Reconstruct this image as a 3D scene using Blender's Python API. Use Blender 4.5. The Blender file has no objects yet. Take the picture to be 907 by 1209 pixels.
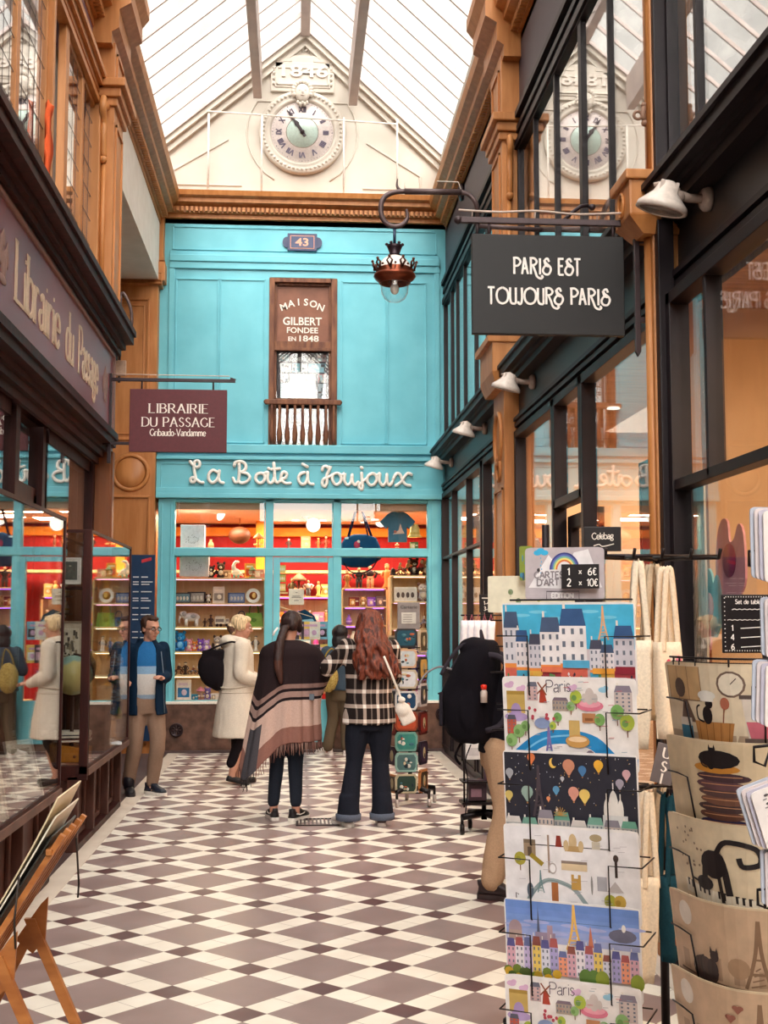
import bpy, bmesh, math, random
from mathutils import Vector, Matrix, noise
random.seed(7)
SC = bpy.context.scene
COL = SC.collection
PI = math.pi
R = math.radians
# ------------------------------------------------------------------ camera facts
F, CH, YAW, PIT = 1455.0, 1.62, R(4.13), R(5.03)
def ray(px, py):
    x = (px-453.5)/F; y = -(py-604.5)/F
    up = y*math.cos(PIT)+math.sin(PIT); z = -y*math.sin(PIT)+math.cos(PIT)
    return x*math.cos(YAW)+z*math.sin(YAW), -x*math.sin(YAW)+z*math.cos(YAW), up
def fx(px, py, Y):            # world X of a photo pixel on the plane at depth Y
    r = ray(px, py); return r[0]*Y/r[1]
def fz(px, py, Y):
    r = ray(px, py); return CH+r[2]*Y/r[1]
# ------------------------------------------------------------------ colours and materials
def srgb(h):
    h = h.lstrip('#')
    out = []
    for i in (0, 2, 4):
        c = int(h[i:i+2], 16)/255
        out.append(c/12.92 if c <= .04045 else ((c+.055)/1.055)**2.4)
    return (out[0], out[1], out[2], 1.0)
MATS = {}
def newmat(name):
    m = bpy.data.materials.new(name); m.use_nodes = True
    nt = m.node_tree; nt.nodes.clear()
    out = nt.nodes.new('ShaderNodeOutputMaterial')
    return m, nt, out
def N(nt, kind, **kw):
    n = nt.nodes.new('ShaderNode'+kind)
    for k, v in kw.items(): setattr(n, k, v)
    return n
def bsdf(nt, out, rough=.6, metal=0, spec=.4):
    b = N(nt, 'BsdfPrincipled'); b.inputs['Roughness'].default_value = rough
    b.inputs['Metallic'].default_value = metal
    b.inputs['Specular IOR Level'].default_value = spec
    nt.links.new(b.outputs[0], out.inputs[0]); return b
def pbr(name, c, c2=None, rough=.6, metal=0, spec=.4, scale=6, stretch=(1, 1, 1), bump=.05, detail=4, kind='noise', lo=.35, hi=.7):
    """principled with a two-colour object-space noise and a little bump"""
    if name in MATS: return MATS[name]
    m, nt, out = newmat(name); b = bsdf(nt, out, rough, metal, spec); L = nt.links.new
    tc = N(nt, 'TexCoord'); mp = N(nt, 'Mapping'); mp.inputs['Scale'].default_value = stretch
    L(tc.outputs['Object'], mp.inputs[0])
    if kind == 'noise':
        t = N(nt, 'TexNoise'); t.inputs['Scale'].default_value = scale; t.inputs['Detail'].default_value = detail
    else:
        t = N(nt, 'TexVoronoi'); t.inputs['Scale'].default_value = scale
    L(mp.outputs[0], t.inputs['Vector'])
    r = N(nt, 'ValToRGB'); r.color_ramp.elements[0].position = lo; r.color_ramp.elements[1].position = hi
    r.color_ramp.elements[0].color = srgb(c); r.color_ramp.elements[1].color = srgb(c2 or c)
    L(t.outputs[0], r.inputs[0]); L(r.outputs[0], b.inputs['Base Color'])
    if bump:
        bp = N(nt, 'Bump'); bp.inputs['Strength'].default_value = bump; bp.inputs['Distance'].default_value = .01
        L(t.outputs[0], bp.inputs['Height']); L(bp.outputs[0], b.inputs['Normal'])
    MATS[name] = m; return m
def attr_mat(name, rough=.6, metal=0, spec=.4, bump=.03, scale=40, stretch=None, lo=.88, hi=1.06):
    """colour comes from the mesh's own paint attribute; noise gives the grain"""
    m, nt, out = newmat(name); b = bsdf(nt, out, rough, metal, spec); L = nt.links.new
    a = N(nt, 'Attribute', attribute_name='Col')
    tc = N(nt, 'TexCoord'); t = N(nt, 'TexNoise'); t.inputs['Scale'].default_value = scale; t.inputs['Detail'].default_value = 3
    mp = N(nt, 'Mapping'); mp.inputs['Scale'].default_value = stretch or (1, 1, 1); L(tc.outputs['Object'], mp.inputs[0]); L(mp.outputs[0], t.inputs['Vector'])
    mr = N(nt, 'MapRange'); mr.inputs[1].default_value = .3; mr.inputs[2].default_value = .7
    mr.inputs[3].default_value = lo; mr.inputs[4].default_value = hi
    L(t.outputs[0], mr.inputs[0])
    mx = N(nt, 'VectorMath', operation='SCALE'); L(a.outputs['Color'], mx.inputs[0]); L(mr.outputs[0], mx.inputs['Scale'])
    L(mx.outputs[0], b.inputs['Base Color'])
    bp = N(nt, 'Bump'); bp.inputs['Strength'].default_value = bump; bp.inputs['Distance'].default_value = .005
    L(t.outputs[0], bp.inputs['Height']); L(bp.outputs[0], b.inputs['Normal'])
    MATS[name] = m; return m
def glass_mat(name, tint=(1, 1, 1), base=.05, rough=0.0, power=5, dirt=0.0):
    """thin clear pane: clear part plus a Schlick mirror part"""
    m, nt, out = newmat(name); L = nt.links.new
    tr = N(nt, 'BsdfTransparent'); tr.inputs[0].default_value = (*tint, 1)
    gl = N(nt, 'BsdfGlossy'); gl.inputs['Roughness'].default_value = rough; gl.inputs[0].default_value = (1, 1, 1, 1)
    lw = N(nt, 'LayerWeight'); lw.inputs[0].default_value = .5
    pw = N(nt, 'Math', operation='POWER'); pw.inputs[1].default_value = power; L(lw.outputs['Facing'], pw.inputs[0])
    mu = N(nt, 'Math', operation='MULTIPLY_ADD'); mu.inputs[1].default_value = 1-base; mu.inputs[2].default_value = base
    L(pw.outputs[0], mu.inputs[0])
    mx = N(nt, 'MixShader'); L(mu.outputs[0], mx.inputs[0]); L(tr.outputs[0], mx.inputs[1]); L(gl.outputs[0], mx.inputs[2])
    last = mx
    if dirt:
        df = N(nt, 'BsdfDiffuse'); df.inputs[0].default_value = (.8, .76, .72, 1)
        tc = N(nt, 'TexCoord'); t = N(nt, 'TexNoise'); t.inputs['Scale'].default_value = 3; t.inputs['Detail'].default_value = 5
        L(tc.outputs['Object'], t.inputs['Vector'])
        m2 = N(nt, 'Math', operation='MULTIPLY'); m2.inputs[1].default_value = dirt; L(t.outputs[0], m2.inputs[0])
        mx2 = N(nt, 'MixShader'); L(m2.outputs[0], mx2.inputs[0]); L(mx.outputs[0], mx2.inputs[1]); L(df.outputs[0], mx2.inputs[2]); last = mx2
    L(last.outputs[0], out.inputs[0]); MATS[name] = m; return m
def emit_mat(name, c, s):
    m, nt, out = newmat(name); e = N(nt, 'Emission'); e.inputs[0].default_value = srgb(c); e.inputs[1].default_value = s
    nt.links.new(e.outputs[0], out.inputs[0]); MATS[name] = m; return m
PAINT = attr_mat('painted_surface', .55)
GLOSSP = attr_mat('glossy_painted_surface', .22, spec=.5)
CLOTH = attr_mat('woven_cloth', .95, spec=.1, bump=.25, scale=120)
PRINT = attr_mat('printed_card', .35, spec=.35, bump=.0, scale=25)
METALP = attr_mat('painted_metal', .38, metal=.55, spec=.5)
WOODD = pbr('dark_shop_wood', '#2a100f', '#431d18', rough=.5, spec=.2, scale=3, stretch=(6, 6, 1), bump=.08)
WOODB = pbr('brown_painted_wood', '#b0703a', '#c6864e', rough=.45, scale=3, stretch=(5, 5, .7), bump=.06)
BLUE = pbr('turquoise_paint', '#69bccb', '#76c8d6', rough=.42, scale=2.5, bump=.03)
BLACKF = pbr('black_frame_paint', '#1a1216', '#231a1e', rough=.45, spec=.25, scale=4, bump=.03)
FRIEZE = pbr('slate_black_paint', '#1c191c', '#252326', rough=.4, scale=1.5, bump=.02)
GREYP = pbr('slate_grey_panel', '#453c44', '#4d434b', rough=.5, scale=1.5, bump=.02)
MAROON = pbr('maroon_paint', '#5c2228', '#66282e', rough=.4, scale=2, bump=.02)
PINKM = pbr('faded_maroon_panel', '#7d4048', '#8f4d57', rough=.33, scale=1.2, bump=.02)
PLASTER = pbr('white_plaster', '#bdb5ab', '#c9c1b7', rough=.8, scale=3, bump=.04)
PALEW = pbr('white_wall_paint', '#c4bcb1', '#ccc5ba', rough=.8, scale=2, bump=.02)
CURT = pbr('pale_blind_cloth', '#b9aca4', '#c9beb5', rough=.9, scale=2, stretch=(3, 3, .3), bump=.02)
MARBLE = pbr('brown_stone', '#4a332a', '#7b5a4b', rough=.4, scale=9, detail=9, bump=.05, lo=.3, hi=.75)
DSTONE = pbr('dark_floor_stone', '#4c3c3c', '#5c4a49', rough=.45, scale=4, bump=.05)
GLASS = glass_mat('window_glass', (.97, .98, .98), .035)
CASEG = glass_mat('display_case_glass', (.95, .97, .97), .1, power=4.5)
UPG = glass_mat('upper_window_glass', (.95, .95, .95), .16, power=3.2)
CLEARG = glass_mat('clear_globe_glass', (.96, .97, .97), .06, power=3)
# ------------------------------------------------------------------ mesh builder
class MB:
    def __init__(s): s.v = []; s.f = []; s.c = []; s.m = []; s.sm = []; s.mats = []; s.col = srgb('#808080'); s.mi = 0; s.T = None
    def color(s, h): s.col = srgb(h) if isinstance(h, str) else h; return s
    def mat(s, m):
        if m not in s.mats: s.mats.append(m)
        s.mi = s.mats.index(m); return s
    def add(s, vs, fs, smooth=False, col=None):
        o = len(s.v)
        if s.T is not None: vs = [tuple(s.T @ Vector(p)) for p in vs]
        s.v += [tuple(p) for p in vs]
        for q in fs: s.f.append(tuple(i+o for i in q)); s.c.append(col or s.col); s.m.append(s.mi); s.sm.append(smooth)
        return s
    def box(s, x0, x1, y0, y1, z0, z1, b=0):
        if x0 > x1: x0, x1 = x1, x0
        if y0 > y1: y0, y1 = y1, y0
        if z0 > z1: z0, z1 = z1, z0
        b = min(b, (x1-x0)*.45, (y1-y0)*.45, (z1-z0)*.45)
        if b <= 0:
            v = [(x, y, z) for x in (x0, x1) for y in (y0, y1) for z in (z0, z1)]
            return s.add(v, [(0, 1, 3, 2), (4, 6, 7, 5), (0, 4, 5, 1), (2, 3, 7, 6), (0, 2, 6, 4), (1, 5, 7, 3)])
        bm = bmesh.new(); bmesh.ops.create_cube(bm, size=1)
        for w in bm.verts: w.co = Vector(((x0+x1)/2+w.co.x*(x1-x0), (y0+y1)/2+w.co.y*(y1-y0), (z0+z1)/2+w.co.z*(z1-z0)))
        bmesh.ops.bevel(bm, geom=bm.edges[:]+bm.verts[:], offset=b, segments=2, profile=.6, affect='EDGES')
        return s.bm(bm)
    def bm(s, bm, smooth=False):
        bm.verts.ensure_lookup_table(); bm.verts.index_update()
        s.add([tuple(w.co) for w in bm.verts], [tuple(w.index for w in q.verts) for q in bm.faces], smooth); bm.free(); return s
    def poly(s, pts, smooth=False): return s.add(pts, [tuple(range(len(pts)))], smooth)
    def prism(s, pts, vec):
        """extrude a closed 3-D outline along vec"""
        n = len(pts); v = [Vector(p) for p in pts]; w = [p+Vector(vec) for p in v]
        fs = [tuple(range(n))[::-1], tuple(range(n, 2*n))]+[(i, (i+1) % n, n+(i+1) % n, n+i) for i in range(n)]
        return s.add(v+w, fs)
    def rings(s, rs, closed=True, cap=True, smooth=True):
        n = len(rs[0]); v = [p for r in rs for p in r]; fs = []
        for k in range(len(rs)-1):
            for i in range(n if closed else n-1):
                j = (i+1) % n; fs.append((k*n+i, k*n+j, (k+1)*n+j, (k+1)*n+i))
        if cap and closed: fs.append(tuple(range(n))[::-1]); fs.append(tuple(range((len(rs)-1)*n, len(rs)*n)))
        return s.add(v, fs, smooth)
    def tube(s, path, r, n=8, smooth=True, flat=1.0, ref=None, closed=False):
        P = [Vector(p) for p in path]; m = len(P); rs = []
        rad = r if isinstance(r, (list, tuple)) else [r]*m
        prev = Vector(ref) if ref else None
        for i in range(m):
            a = P[(i-1) % m] if (closed or i > 0) else P[i]; b = P[(i+1) % m] if (closed or i < m-1) else P[i]
            t = (b-a); t = t.normalized() if t.length > 1e-9 else Vector((0, 0, 1))
            u = prev if prev is not None else (Vector((0, 0, 1)) if abs(t.z) < .9 else Vector((1, 0, 0)))
            u = u - t*u.dot(t)
            if u.length < 1e-6: u = t.orthogonal()
            u.normalize(); w = t.cross(u)
            if not ref: prev = u
            rs.append([tuple(P[i]+u*(rad[i]*math.cos(2*PI*k/n))+w*(rad[i]*flat*math.sin(2*PI*k/n))) for k in range(n)])
        if closed: rs.append(rs[0])
        return s.rings(rs, True, not closed, smooth)
    def cyl(s, p, q, r, r2=None, n=16, smooth=True):
        return s.tube([p, q], [r, r if r2 is None else r2], n, smooth)
    def lathe(s, prof, c=(0, 0, 0), n=20, axis='z', smooth=True, cap=True):
        rs = []
        for r, h in prof:
            ring = []
            for k in range(n):
                a = 2*PI*k/n; x, y = r*math.cos(a), r*math.sin(a)
                p = {'z': (x, y, h), 'x': (h, x, y), 'y': (y, h, x)}[axis]
                ring.append((c[0]+p[0], c[1]+p[1], c[2]+p[2]))
            rs.append(ring)
        return s.rings(rs, True, cap, smooth)
    def ball(s, c, rx, ry=None, rz=None, n=12, rot=None):
        ry = rx if ry is None else ry; rz = rx if rz is None else rz
        k = max(5, n*2//3); rs = []
        for i in range(k+1):
            th = PI*(.02+.96*i/k); ring = []
            for j in range(n):
                a = 2*PI*j/n; p = Vector((rx*math.sin(th)*math.cos(a), ry*math.sin(th)*math.sin(a), -rz*math.cos(th)))
                if rot is not None: p = rot @ p
                ring.append((c[0]+p.x, c[1]+p.y, c[2]+p.z))
            rs.append(ring)
        return s.rings(rs)
    def sweep(s, prof, path_a, path_b, caps=True):
        """straight extrusion of a profile list of (dx,dz) offsets is done by mould()"""
        pass
    def build(s, name, mat=None, parent=None, loc=None, rotz=None):
        me = bpy.data.meshes.new(name); me.from_pydata(s.v, [], s.f); me.update()
        ms = s.mats if s.mats else [mat or PAINT]
        for m in ms: me.materials.append(m)
        at = me.color_attributes.new('Col', 'FLOAT_COLOR', 'CORNER')
        buf = []; 
        for p in me.polygons:
            buf += list(s.c[p.index])*p.loop_total
        at.data.foreach_set('color', buf)
        me.polygons.foreach_set('material_index', s.m if s.mats else [0]*len(s.f))
        me.polygons.foreach_set('use_smooth', s.sm)
        o = bpy.data.objects.new(name, me); COL.objects.link(o)
        if parent is not None: o.parent = parent
        if loc is not None: o.location = loc
        if rotz is not None: o.rotation_euler = (0, 0, rotz)
        return o
def thing(name, label, cat, loc=(0, 0, 0), rotz=0, group=None):
    o = bpy.data.objects.new(name, None); COL.objects.link(o); o.empty_display_size = .05
    o.location = loc; o.rotation_euler = (0, 0, rotz); o['label'] = label; o['category'] = cat
    if group: o['group'] = group
    return o
def tag(o, label, cat, group=None, kind=None):
    o['label'] = label; o['category'] = cat
    if group: o['group'] = group
    if kind: o['kind'] = kind
    return o
def struct(name, mb, mat=None, parent=None, label=None):
    o = mb.build(name, mat, parent)
    if parent is None: o['kind'] = 'structure'
    if label: o['label'] = label
    return o
def dup(root, loc, rotz=None, label=None, group=None, scale=None):
    r = root.copy(); COL.objects.link(r); r.location = loc
    if rotz is not None: r.rotation_euler = (0, 0, rotz)
    if scale: r.scale = (scale,)*3 if not isinstance(scale, tuple) else scale
    if label: r['label'] = label
    if group: r['group'] = group
    for ch in list(root.children):
        c = ch.copy(); COL.objects.link(c); c.parent = r
        for g in list(ch.children):
            d = g.copy(); COL.objects.link(d); d.parent = c
    return r
def mould(mb, prof, y0, y1, cap=True):
    """profile of (x,z) points (closed polygon) run straight along Y"""
    mb.prism([(x, y0, z) for x, z in prof], (0, y1-y0, 0)); return mb
def mouldx(mb, prof, x0, x1):
    """profile of (y,z) points run along X"""
    mb.prism([(x0, y, z) for y, z in prof], (x1-x0, 0, 0)); return mb
def steps(side, x_in, seq, z0):
    """stepped cornice profile: seq = [(projection, height)...] bottom to top, x_in = wall plane, side=+1 right wall / -1 left wall"""
    pts = [(x_in, z0)]; z = z0
    for pr, h in seq:
        pts.append((x_in-side*pr, z)); z += h; pts.append((x_in-side*pr, z))
    pts.append((x_in, z)); return pts
def catmull(pts, n=6, closed=False):
    out = []; m = len(pts)
    rng = range(m if closed else m-1)
    for i in rng:
        g = lambda k: Vector(pts[k % m]) if closed else Vector(pts[min(max(k, 0), m-1)])
        p0, p1, p2, p3 = g(i-1), g(i), g(i+1), g(i+2)
        for k in range(n):
            t = k/n
            out.append(tuple(.5*((2*p1)+(p2-p0)*t+(2*p0-5*p1+4*p2-p3)*t*t+(3*p1-p0-3*p2+p3)*t*t*t)))
    if not closed: out.append(tuple(pts[-1]))
    return out
# ------------------------------------------------------------------ lettering
GL = {
 'A': (.72, "0,0 .36,1|.36,1 .72,0|.13,.34 .59,.34"), 'B': (.6, "0,0 0,1|~0,1 .36,.99 .5,.77 .34,.54 0,.53|~0,.53 .4,.53 .58,.27 .4,.01 0,0"),
 'C': (.7, "~.66,.82 .4,1 .1,.8 0,.5 .1,.2 .4,0 .68,.2"), 'D': (.7, "0,0 0,1|~0,1 .4,.98 .68,.75 .7,.5 .68,.25 .4,.02 0,0"),
 'E': (.52, "0,0 0,1|0,1 .52,1|0,.52 .42,.52|0,0 .54,0"), 'G': (.75, "~.68,.82 .4,1 .1,.8 0,.5 .1,.2 .4,0 .7,.14|.7,.42 .7,.1"),
 'I': (.1, "0.05,0 .05,1"), 'J': (.34, "~.3,1 .3,.3 .2,.02 0,.04"), 'L': (.52, "0,0 0,1|0,0 .54,0"), 'M': (.8, "0,0 .04,1|.04,1 .4,.2|.4,.2 .76,1|.76,1 .8,0"),
 'N': (.68, "0,0 0,1|0,1 .68,0|.68,0 .68,1"), 'O': (.76, "~.38,1 .1,.85 0,.5 .1,.15 .38,0 .66,.15 .76,.5 .66,.85 .38,1"),
 'P': (.55, "0,0 0,1|~0,1 .4,.99 .56,.74 .4,.48 0,.47"), 'R': (.62, "0,0 0,1|~0,1 .38,.99 .52,.76 .38,.52 0,.51|.26,.5 .64,0"),
 'S': (.5, "~.46,.84 .25,1 .04,.8 .14,.58 .4,.42 .48,.2 .25,0 0,.16"), 'T': (.66, ".33,0 .33,1|0,1 .66,1"), 'U': (.66, "~0,1 0,.3 .12,.04 .33,0 .55,.05 .66,.3 .66,1"),
 'V': (.7, "0,1 .35,0|.35,0 .7,1"), 'X': (.64, "0,1 .64,0|.64,1 0,0"),
 'a': (.42, "~.06,.54 .24,.64 .36,.5 .36,.0|~.36,.36 .06,.3 0,.14 .14,0 .36,.12|.36,0 .42,0"), 'b': (.46, "0,0 0,1|~0,.5 .2,.64 .44,.5 .44,.14 .22,0 0,.1"),
 'd': (.46, ".44,0 .44,1|~.44,.5 .24,.64 .02,.5 .02,.14 .22,0 .44,.12"), 'e': (.42, "~0,.34 .42,.36 .36,.58 .2,.64 .02,.5 0,.2 .2,0 .42,.14"),
 'g': (.44, "~.4,.56 .2,.64 .04,.48 .1,.26 .3,.24 .4,.42 .34,.58|~.12,.24 .04,.12 .36,.04 .42,-.16 .2,-.28 .0,-.18 .08,.02|.36,.58 .46,.62"),
 'i': (.1, ".05,0 .05,.62|.02,.84 .08,.84"), 'm': (.76, "0,0 0,.62|~0,.48 .18,.64 .36,.5 .36,0|~.36,.48 .54,.64 .72,.5 .72,0"),
 'n': (.46, "0,0 0,.62|~0,.46 .2,.64 .42,.5 .42,0"), 'o': (.46, "~.23,.64 .04,.52 0,.32 .04,.1 .23,0 .42,.1 .46,.32 .42,.52 .23,.64"),
 'r': (.3, "0,0 0,.62|~0,.44 .14,.62 .3,.6"), 's': (.34, "~.3,.52 .16,.64 .02,.5 .14,.34 .32,.2 .18,0 0,.1"), 'u': (.44, "~0,.62 0,.14 .16,0 .4,.14|.4,.62 .4,0"),
 't': (.3, "~.12,.86 .12,.1 .2,0 .3,.06|0,.62 .3,.62"), 'l': (.1, ".05,0 .05,1"), 'c': (.4, "~.38,.52 .2,.64 .02,.48 .02,.14 .2,0 .4,.12"),
 '-': (.26, "0,.3 .26,.3"), '1': (.3, "0,.74 .2,1 .2,0"), '2': (.5, "~0,.8 .24,1 .46,.78 .34,.46 0,0|0,0 .52,0"), '4': (.55, ".4,0 .4,1|.4,1 0,.32|0,.32 .55,.32"),
 '6': (.48, "~.42,.95 .12,.7 0,.3 .14,.02 .4,.06 .46,.32 .3,.54 .04,.36"), '0': (.48, "~.24,1 .04,.8 0,.4 .12,.02 .36,.04 .48,.4 .42,.85 .24,1"),
 '8': (.48, "~.24,.53 .04,.74 .24,1 .44,.76 .24,.53 0,.26 .24,0 .48,.26 .24,.53"), '3': (.46, "~.02,.86 .24,1 .42,.76 .2,.54 .46,.28 .22,0 0,.14"),
 'x': (.4, "0,.56 .4,0|.4,.56 0,0"), '€': (.5, "~.48,.85 .25,.95 .08,.6 .08,.3 .25,.02 .48,.12|0,.58 .34,.58|0,.4 .32,.4"), ' ': (.3, ""), "'": (.08, ".04,1 .04,.75"),
}
def strokes_of(ch):
    w, s = GL[ch]; out = []
    for st in s.split('|'):
        if not st: continue
        sm = st[0] == '~'; pts = [tuple(map(float, q.split(','))) for q in st.lstrip('~').split()]
        if sm: pts = [(p[0], p[1]) for p in catmull([(a, b, 0) for a, b in pts], 5)]
        out.append(pts)
    return w, out
def text_width(t, sp): return sum(GL[c][0]+sp for c in t)-sp
def ribbon(pts, wf):
    """2-D polyline to list of quads, wf(dx,dy)->width"""
    q = []; n = len(pts); L_ = []; R_ = []
    for i in range(n):
        a = pts[max(i-1, 0)]; b = pts[min(i+1, n-1)]; dx, dy = b[0]-a[0], b[1]-a[1]; l = math.hypot(dx, dy) or 1
        dx /= l; dy /= l; w = wf(dx, dy)/2
        L_.append((pts[i][0]-dy*w, pts[i][1]+dx*w)); R_.append((pts[i][0]+dy*w, pts[i][1]-dx*w))
    for i in range(n-1): q.append((L_[i], R_[i], R_[i+1], L_[i+1]))
    return q
def write(mb, t, O, U, V, size, thick=.12, thin=.05, sp=.2, serif=False, depth=.004, center=True, mirror=False, glyphs=None):
    """stroke lettering on the plane with origin O, right U, up V; raised by depth along U x V"""
    O, U, V = Vector(O), Vector(U).normalized(), Vector(V).normalized(); W = U.cross(V)
    x = -text_width(t, sp)/2*size if center else 0; lift = 0
    for ch in t:
        w, sts = (glyphs or strokes_of)(ch) if not glyphs else glyphs(ch)
        for st in sts:
            lift = (lift+.07) % .7
            quads = ribbon([(a*size, b*size) for a, b in st], lambda dx, dy: (thin+(thick-thin)*abs(dy)**1.5)*size)
            if serif:
                for (p, q) in ((st[0], st[1]), (st[-1], st[-2])):
                    if abs(p[0]-q[0]) < .45*abs(p[1]-q[1]) and len(st) <= 3 and p[1] in (0, 1, .62):
                        s_ = .11 if p[1] != .62 else .07
                        quads.append(tuple((a*size, b*size) for a, b in ((p[0]-s_, p[1]-.025), (p[0]+s_, p[1]-.025), (p[0]+s_, p[1]+.025), (p[0]-s_, p[1]+.025))))
            for qd in quads:
                pts = [O+U*(x+a)+V*b for a, b in qd]
                mb.prism([tuple(p) for p in pts], tuple(W*(depth*(1+lift))))
        x += (w+sp)*size
    return mb
def flat_text(mb, t, O, U, V, size, depth=.003, width=None, align='CENTER'):
    """bold sans lettering from Blender's own built-in font, as mesh faces"""
    cu = bpy.data.curves.new('t', 'FONT'); cu.body = t; cu.size = 1; cu.extrude = .0; cu.offset = .02; cu.align_x = align; cu.resolution_u = 3
    o = bpy.data.objects.new('t', cu); COL.objects.link(o)
    dg = bpy.context.evaluated_depsgraph_get(); me = bpy.data.meshes.new_from_object(o.evaluated_get(dg))
    xs = [v.co.x for v in me.vertices] or [0]
    k = size/.7; kx = k if width is None else width/(max(xs)-min(xs))
    O, U, V = Vector(O), Vector(U).normalized(), Vector(V).normalized(); W = U.cross(V)
    vs = [tuple(O+U*(v.co.x*kx)+V*(v.co.y*k)+W*depth) for v in me.vertices]
    fs = [tuple(p.vertices) for p in me.polygons]
    mb.add(vs, fs)
    bpy.data.objects.remove(o); bpy.data.meshes.remove(me); bpy.data.curves.remove(cu)
    return mb
# =================================================================== WORLD, LIGHT, CAMERA
def setup_world():
    w = bpy.data.worlds.new('sky'); SC.world = w; w.use_nodes = True; nt = w.node_tree; nt.nodes.clear(); L = nt.links.new
    out = N(nt, 'OutputWorld'); bg = N(nt, 'Background'); L(bg.outputs[0], out.inputs[0])
    tc = N(nt, 'TexCoord'); t = N(nt, 'TexNoise'); t.inputs['Scale'].default_value = 1.6; t.inputs['Detail'].default_value = 4
    L(tc.outputs['Generated'], t.inputs['Vector'])
    r = N(nt, 'ValToRGB'); r.color_ramp.elements[0].position = .3; r.color_ramp.elements[1].position = .7
    r.color_ramp.elements[0].color = srgb('#f0ece6'); r.color_ramp.elements[1].color = srgb('#fffaf2')
    L(t.outputs[0], r.inputs[0]); L(r.outputs[0], bg.inputs[0]); bg.inputs[1].default_value = .6
    def sun(name, e, az, ang, el):
        ld = bpy.data.lights.new(name, 'SUN'); ld.energy = e; ld.angle = R(ang); ld.color = (1, .96, .9)
        o = bpy.data.objects.new(name, ld); COL.objects.link(o); o.rotation_euler = (R(90-el), 0, R(az)); return o
    sun('veiled_sun', 7.0, 6, 100, 58); sun('low_fill_sun', 4.2, 2, 60, 34)         # soft daylight from above; second low sun added behind to brighten facade and cards
setup_world()
cam_d = bpy.data.cameras.new('camera'); cam_d.sensor_fit = 'HORIZONTAL'; cam_d.sensor_width = 36; cam_d.lens = 36*F/907
cam_d.clip_start = .05
cam = bpy.data.objects.new('camera', cam_d); COL.objects.link(cam); cam.location = (0, 0, CH)
cam.rotation_euler = (PI/2+PIT, 0, -YAW); SC.camera = cam
vs = SC.view_settings; vs.view_transform = 'Standard'; vs.look = 'None'; vs.gamma = 1; vs.use_curve_mapping = False; vs.exposure = 0.65
cy = SC.cycles; cy.use_denoising = True; cy.max_bounces = 10; cy.diffuse_bounces = 4; cy.glossy_bounces = 5; cy.transparent_max_bounces = 24
cy.transmission_bounces = 6; cy.sample_clamp_indirect = 6; cy.caustics_reflective = False; cy.caustics_refractive = False
try: cy.denoiser = 'OPENIMAGEDENOISE'; cy.denoising_input_passes = 'RGB_ALBEDO_NORMAL'; cy.use_adaptive_sampling = True; cy.adaptive_threshold = .02
except Exception: pass
def area(name, loc, sx, sy, e, c=(1, .8, .55), rot=(0, 0, 0)):
    ld = bpy.data.lights.new(name, 'AREA'); ld.shape = 'RECTANGLE'; ld.size = sx; ld.size_y = sy; ld.energy = e; ld.color = c
    o = bpy.data.objects.new(name, ld); COL.objects.link(o); o.location = loc; o.rotation_euler = rot; return o
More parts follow.
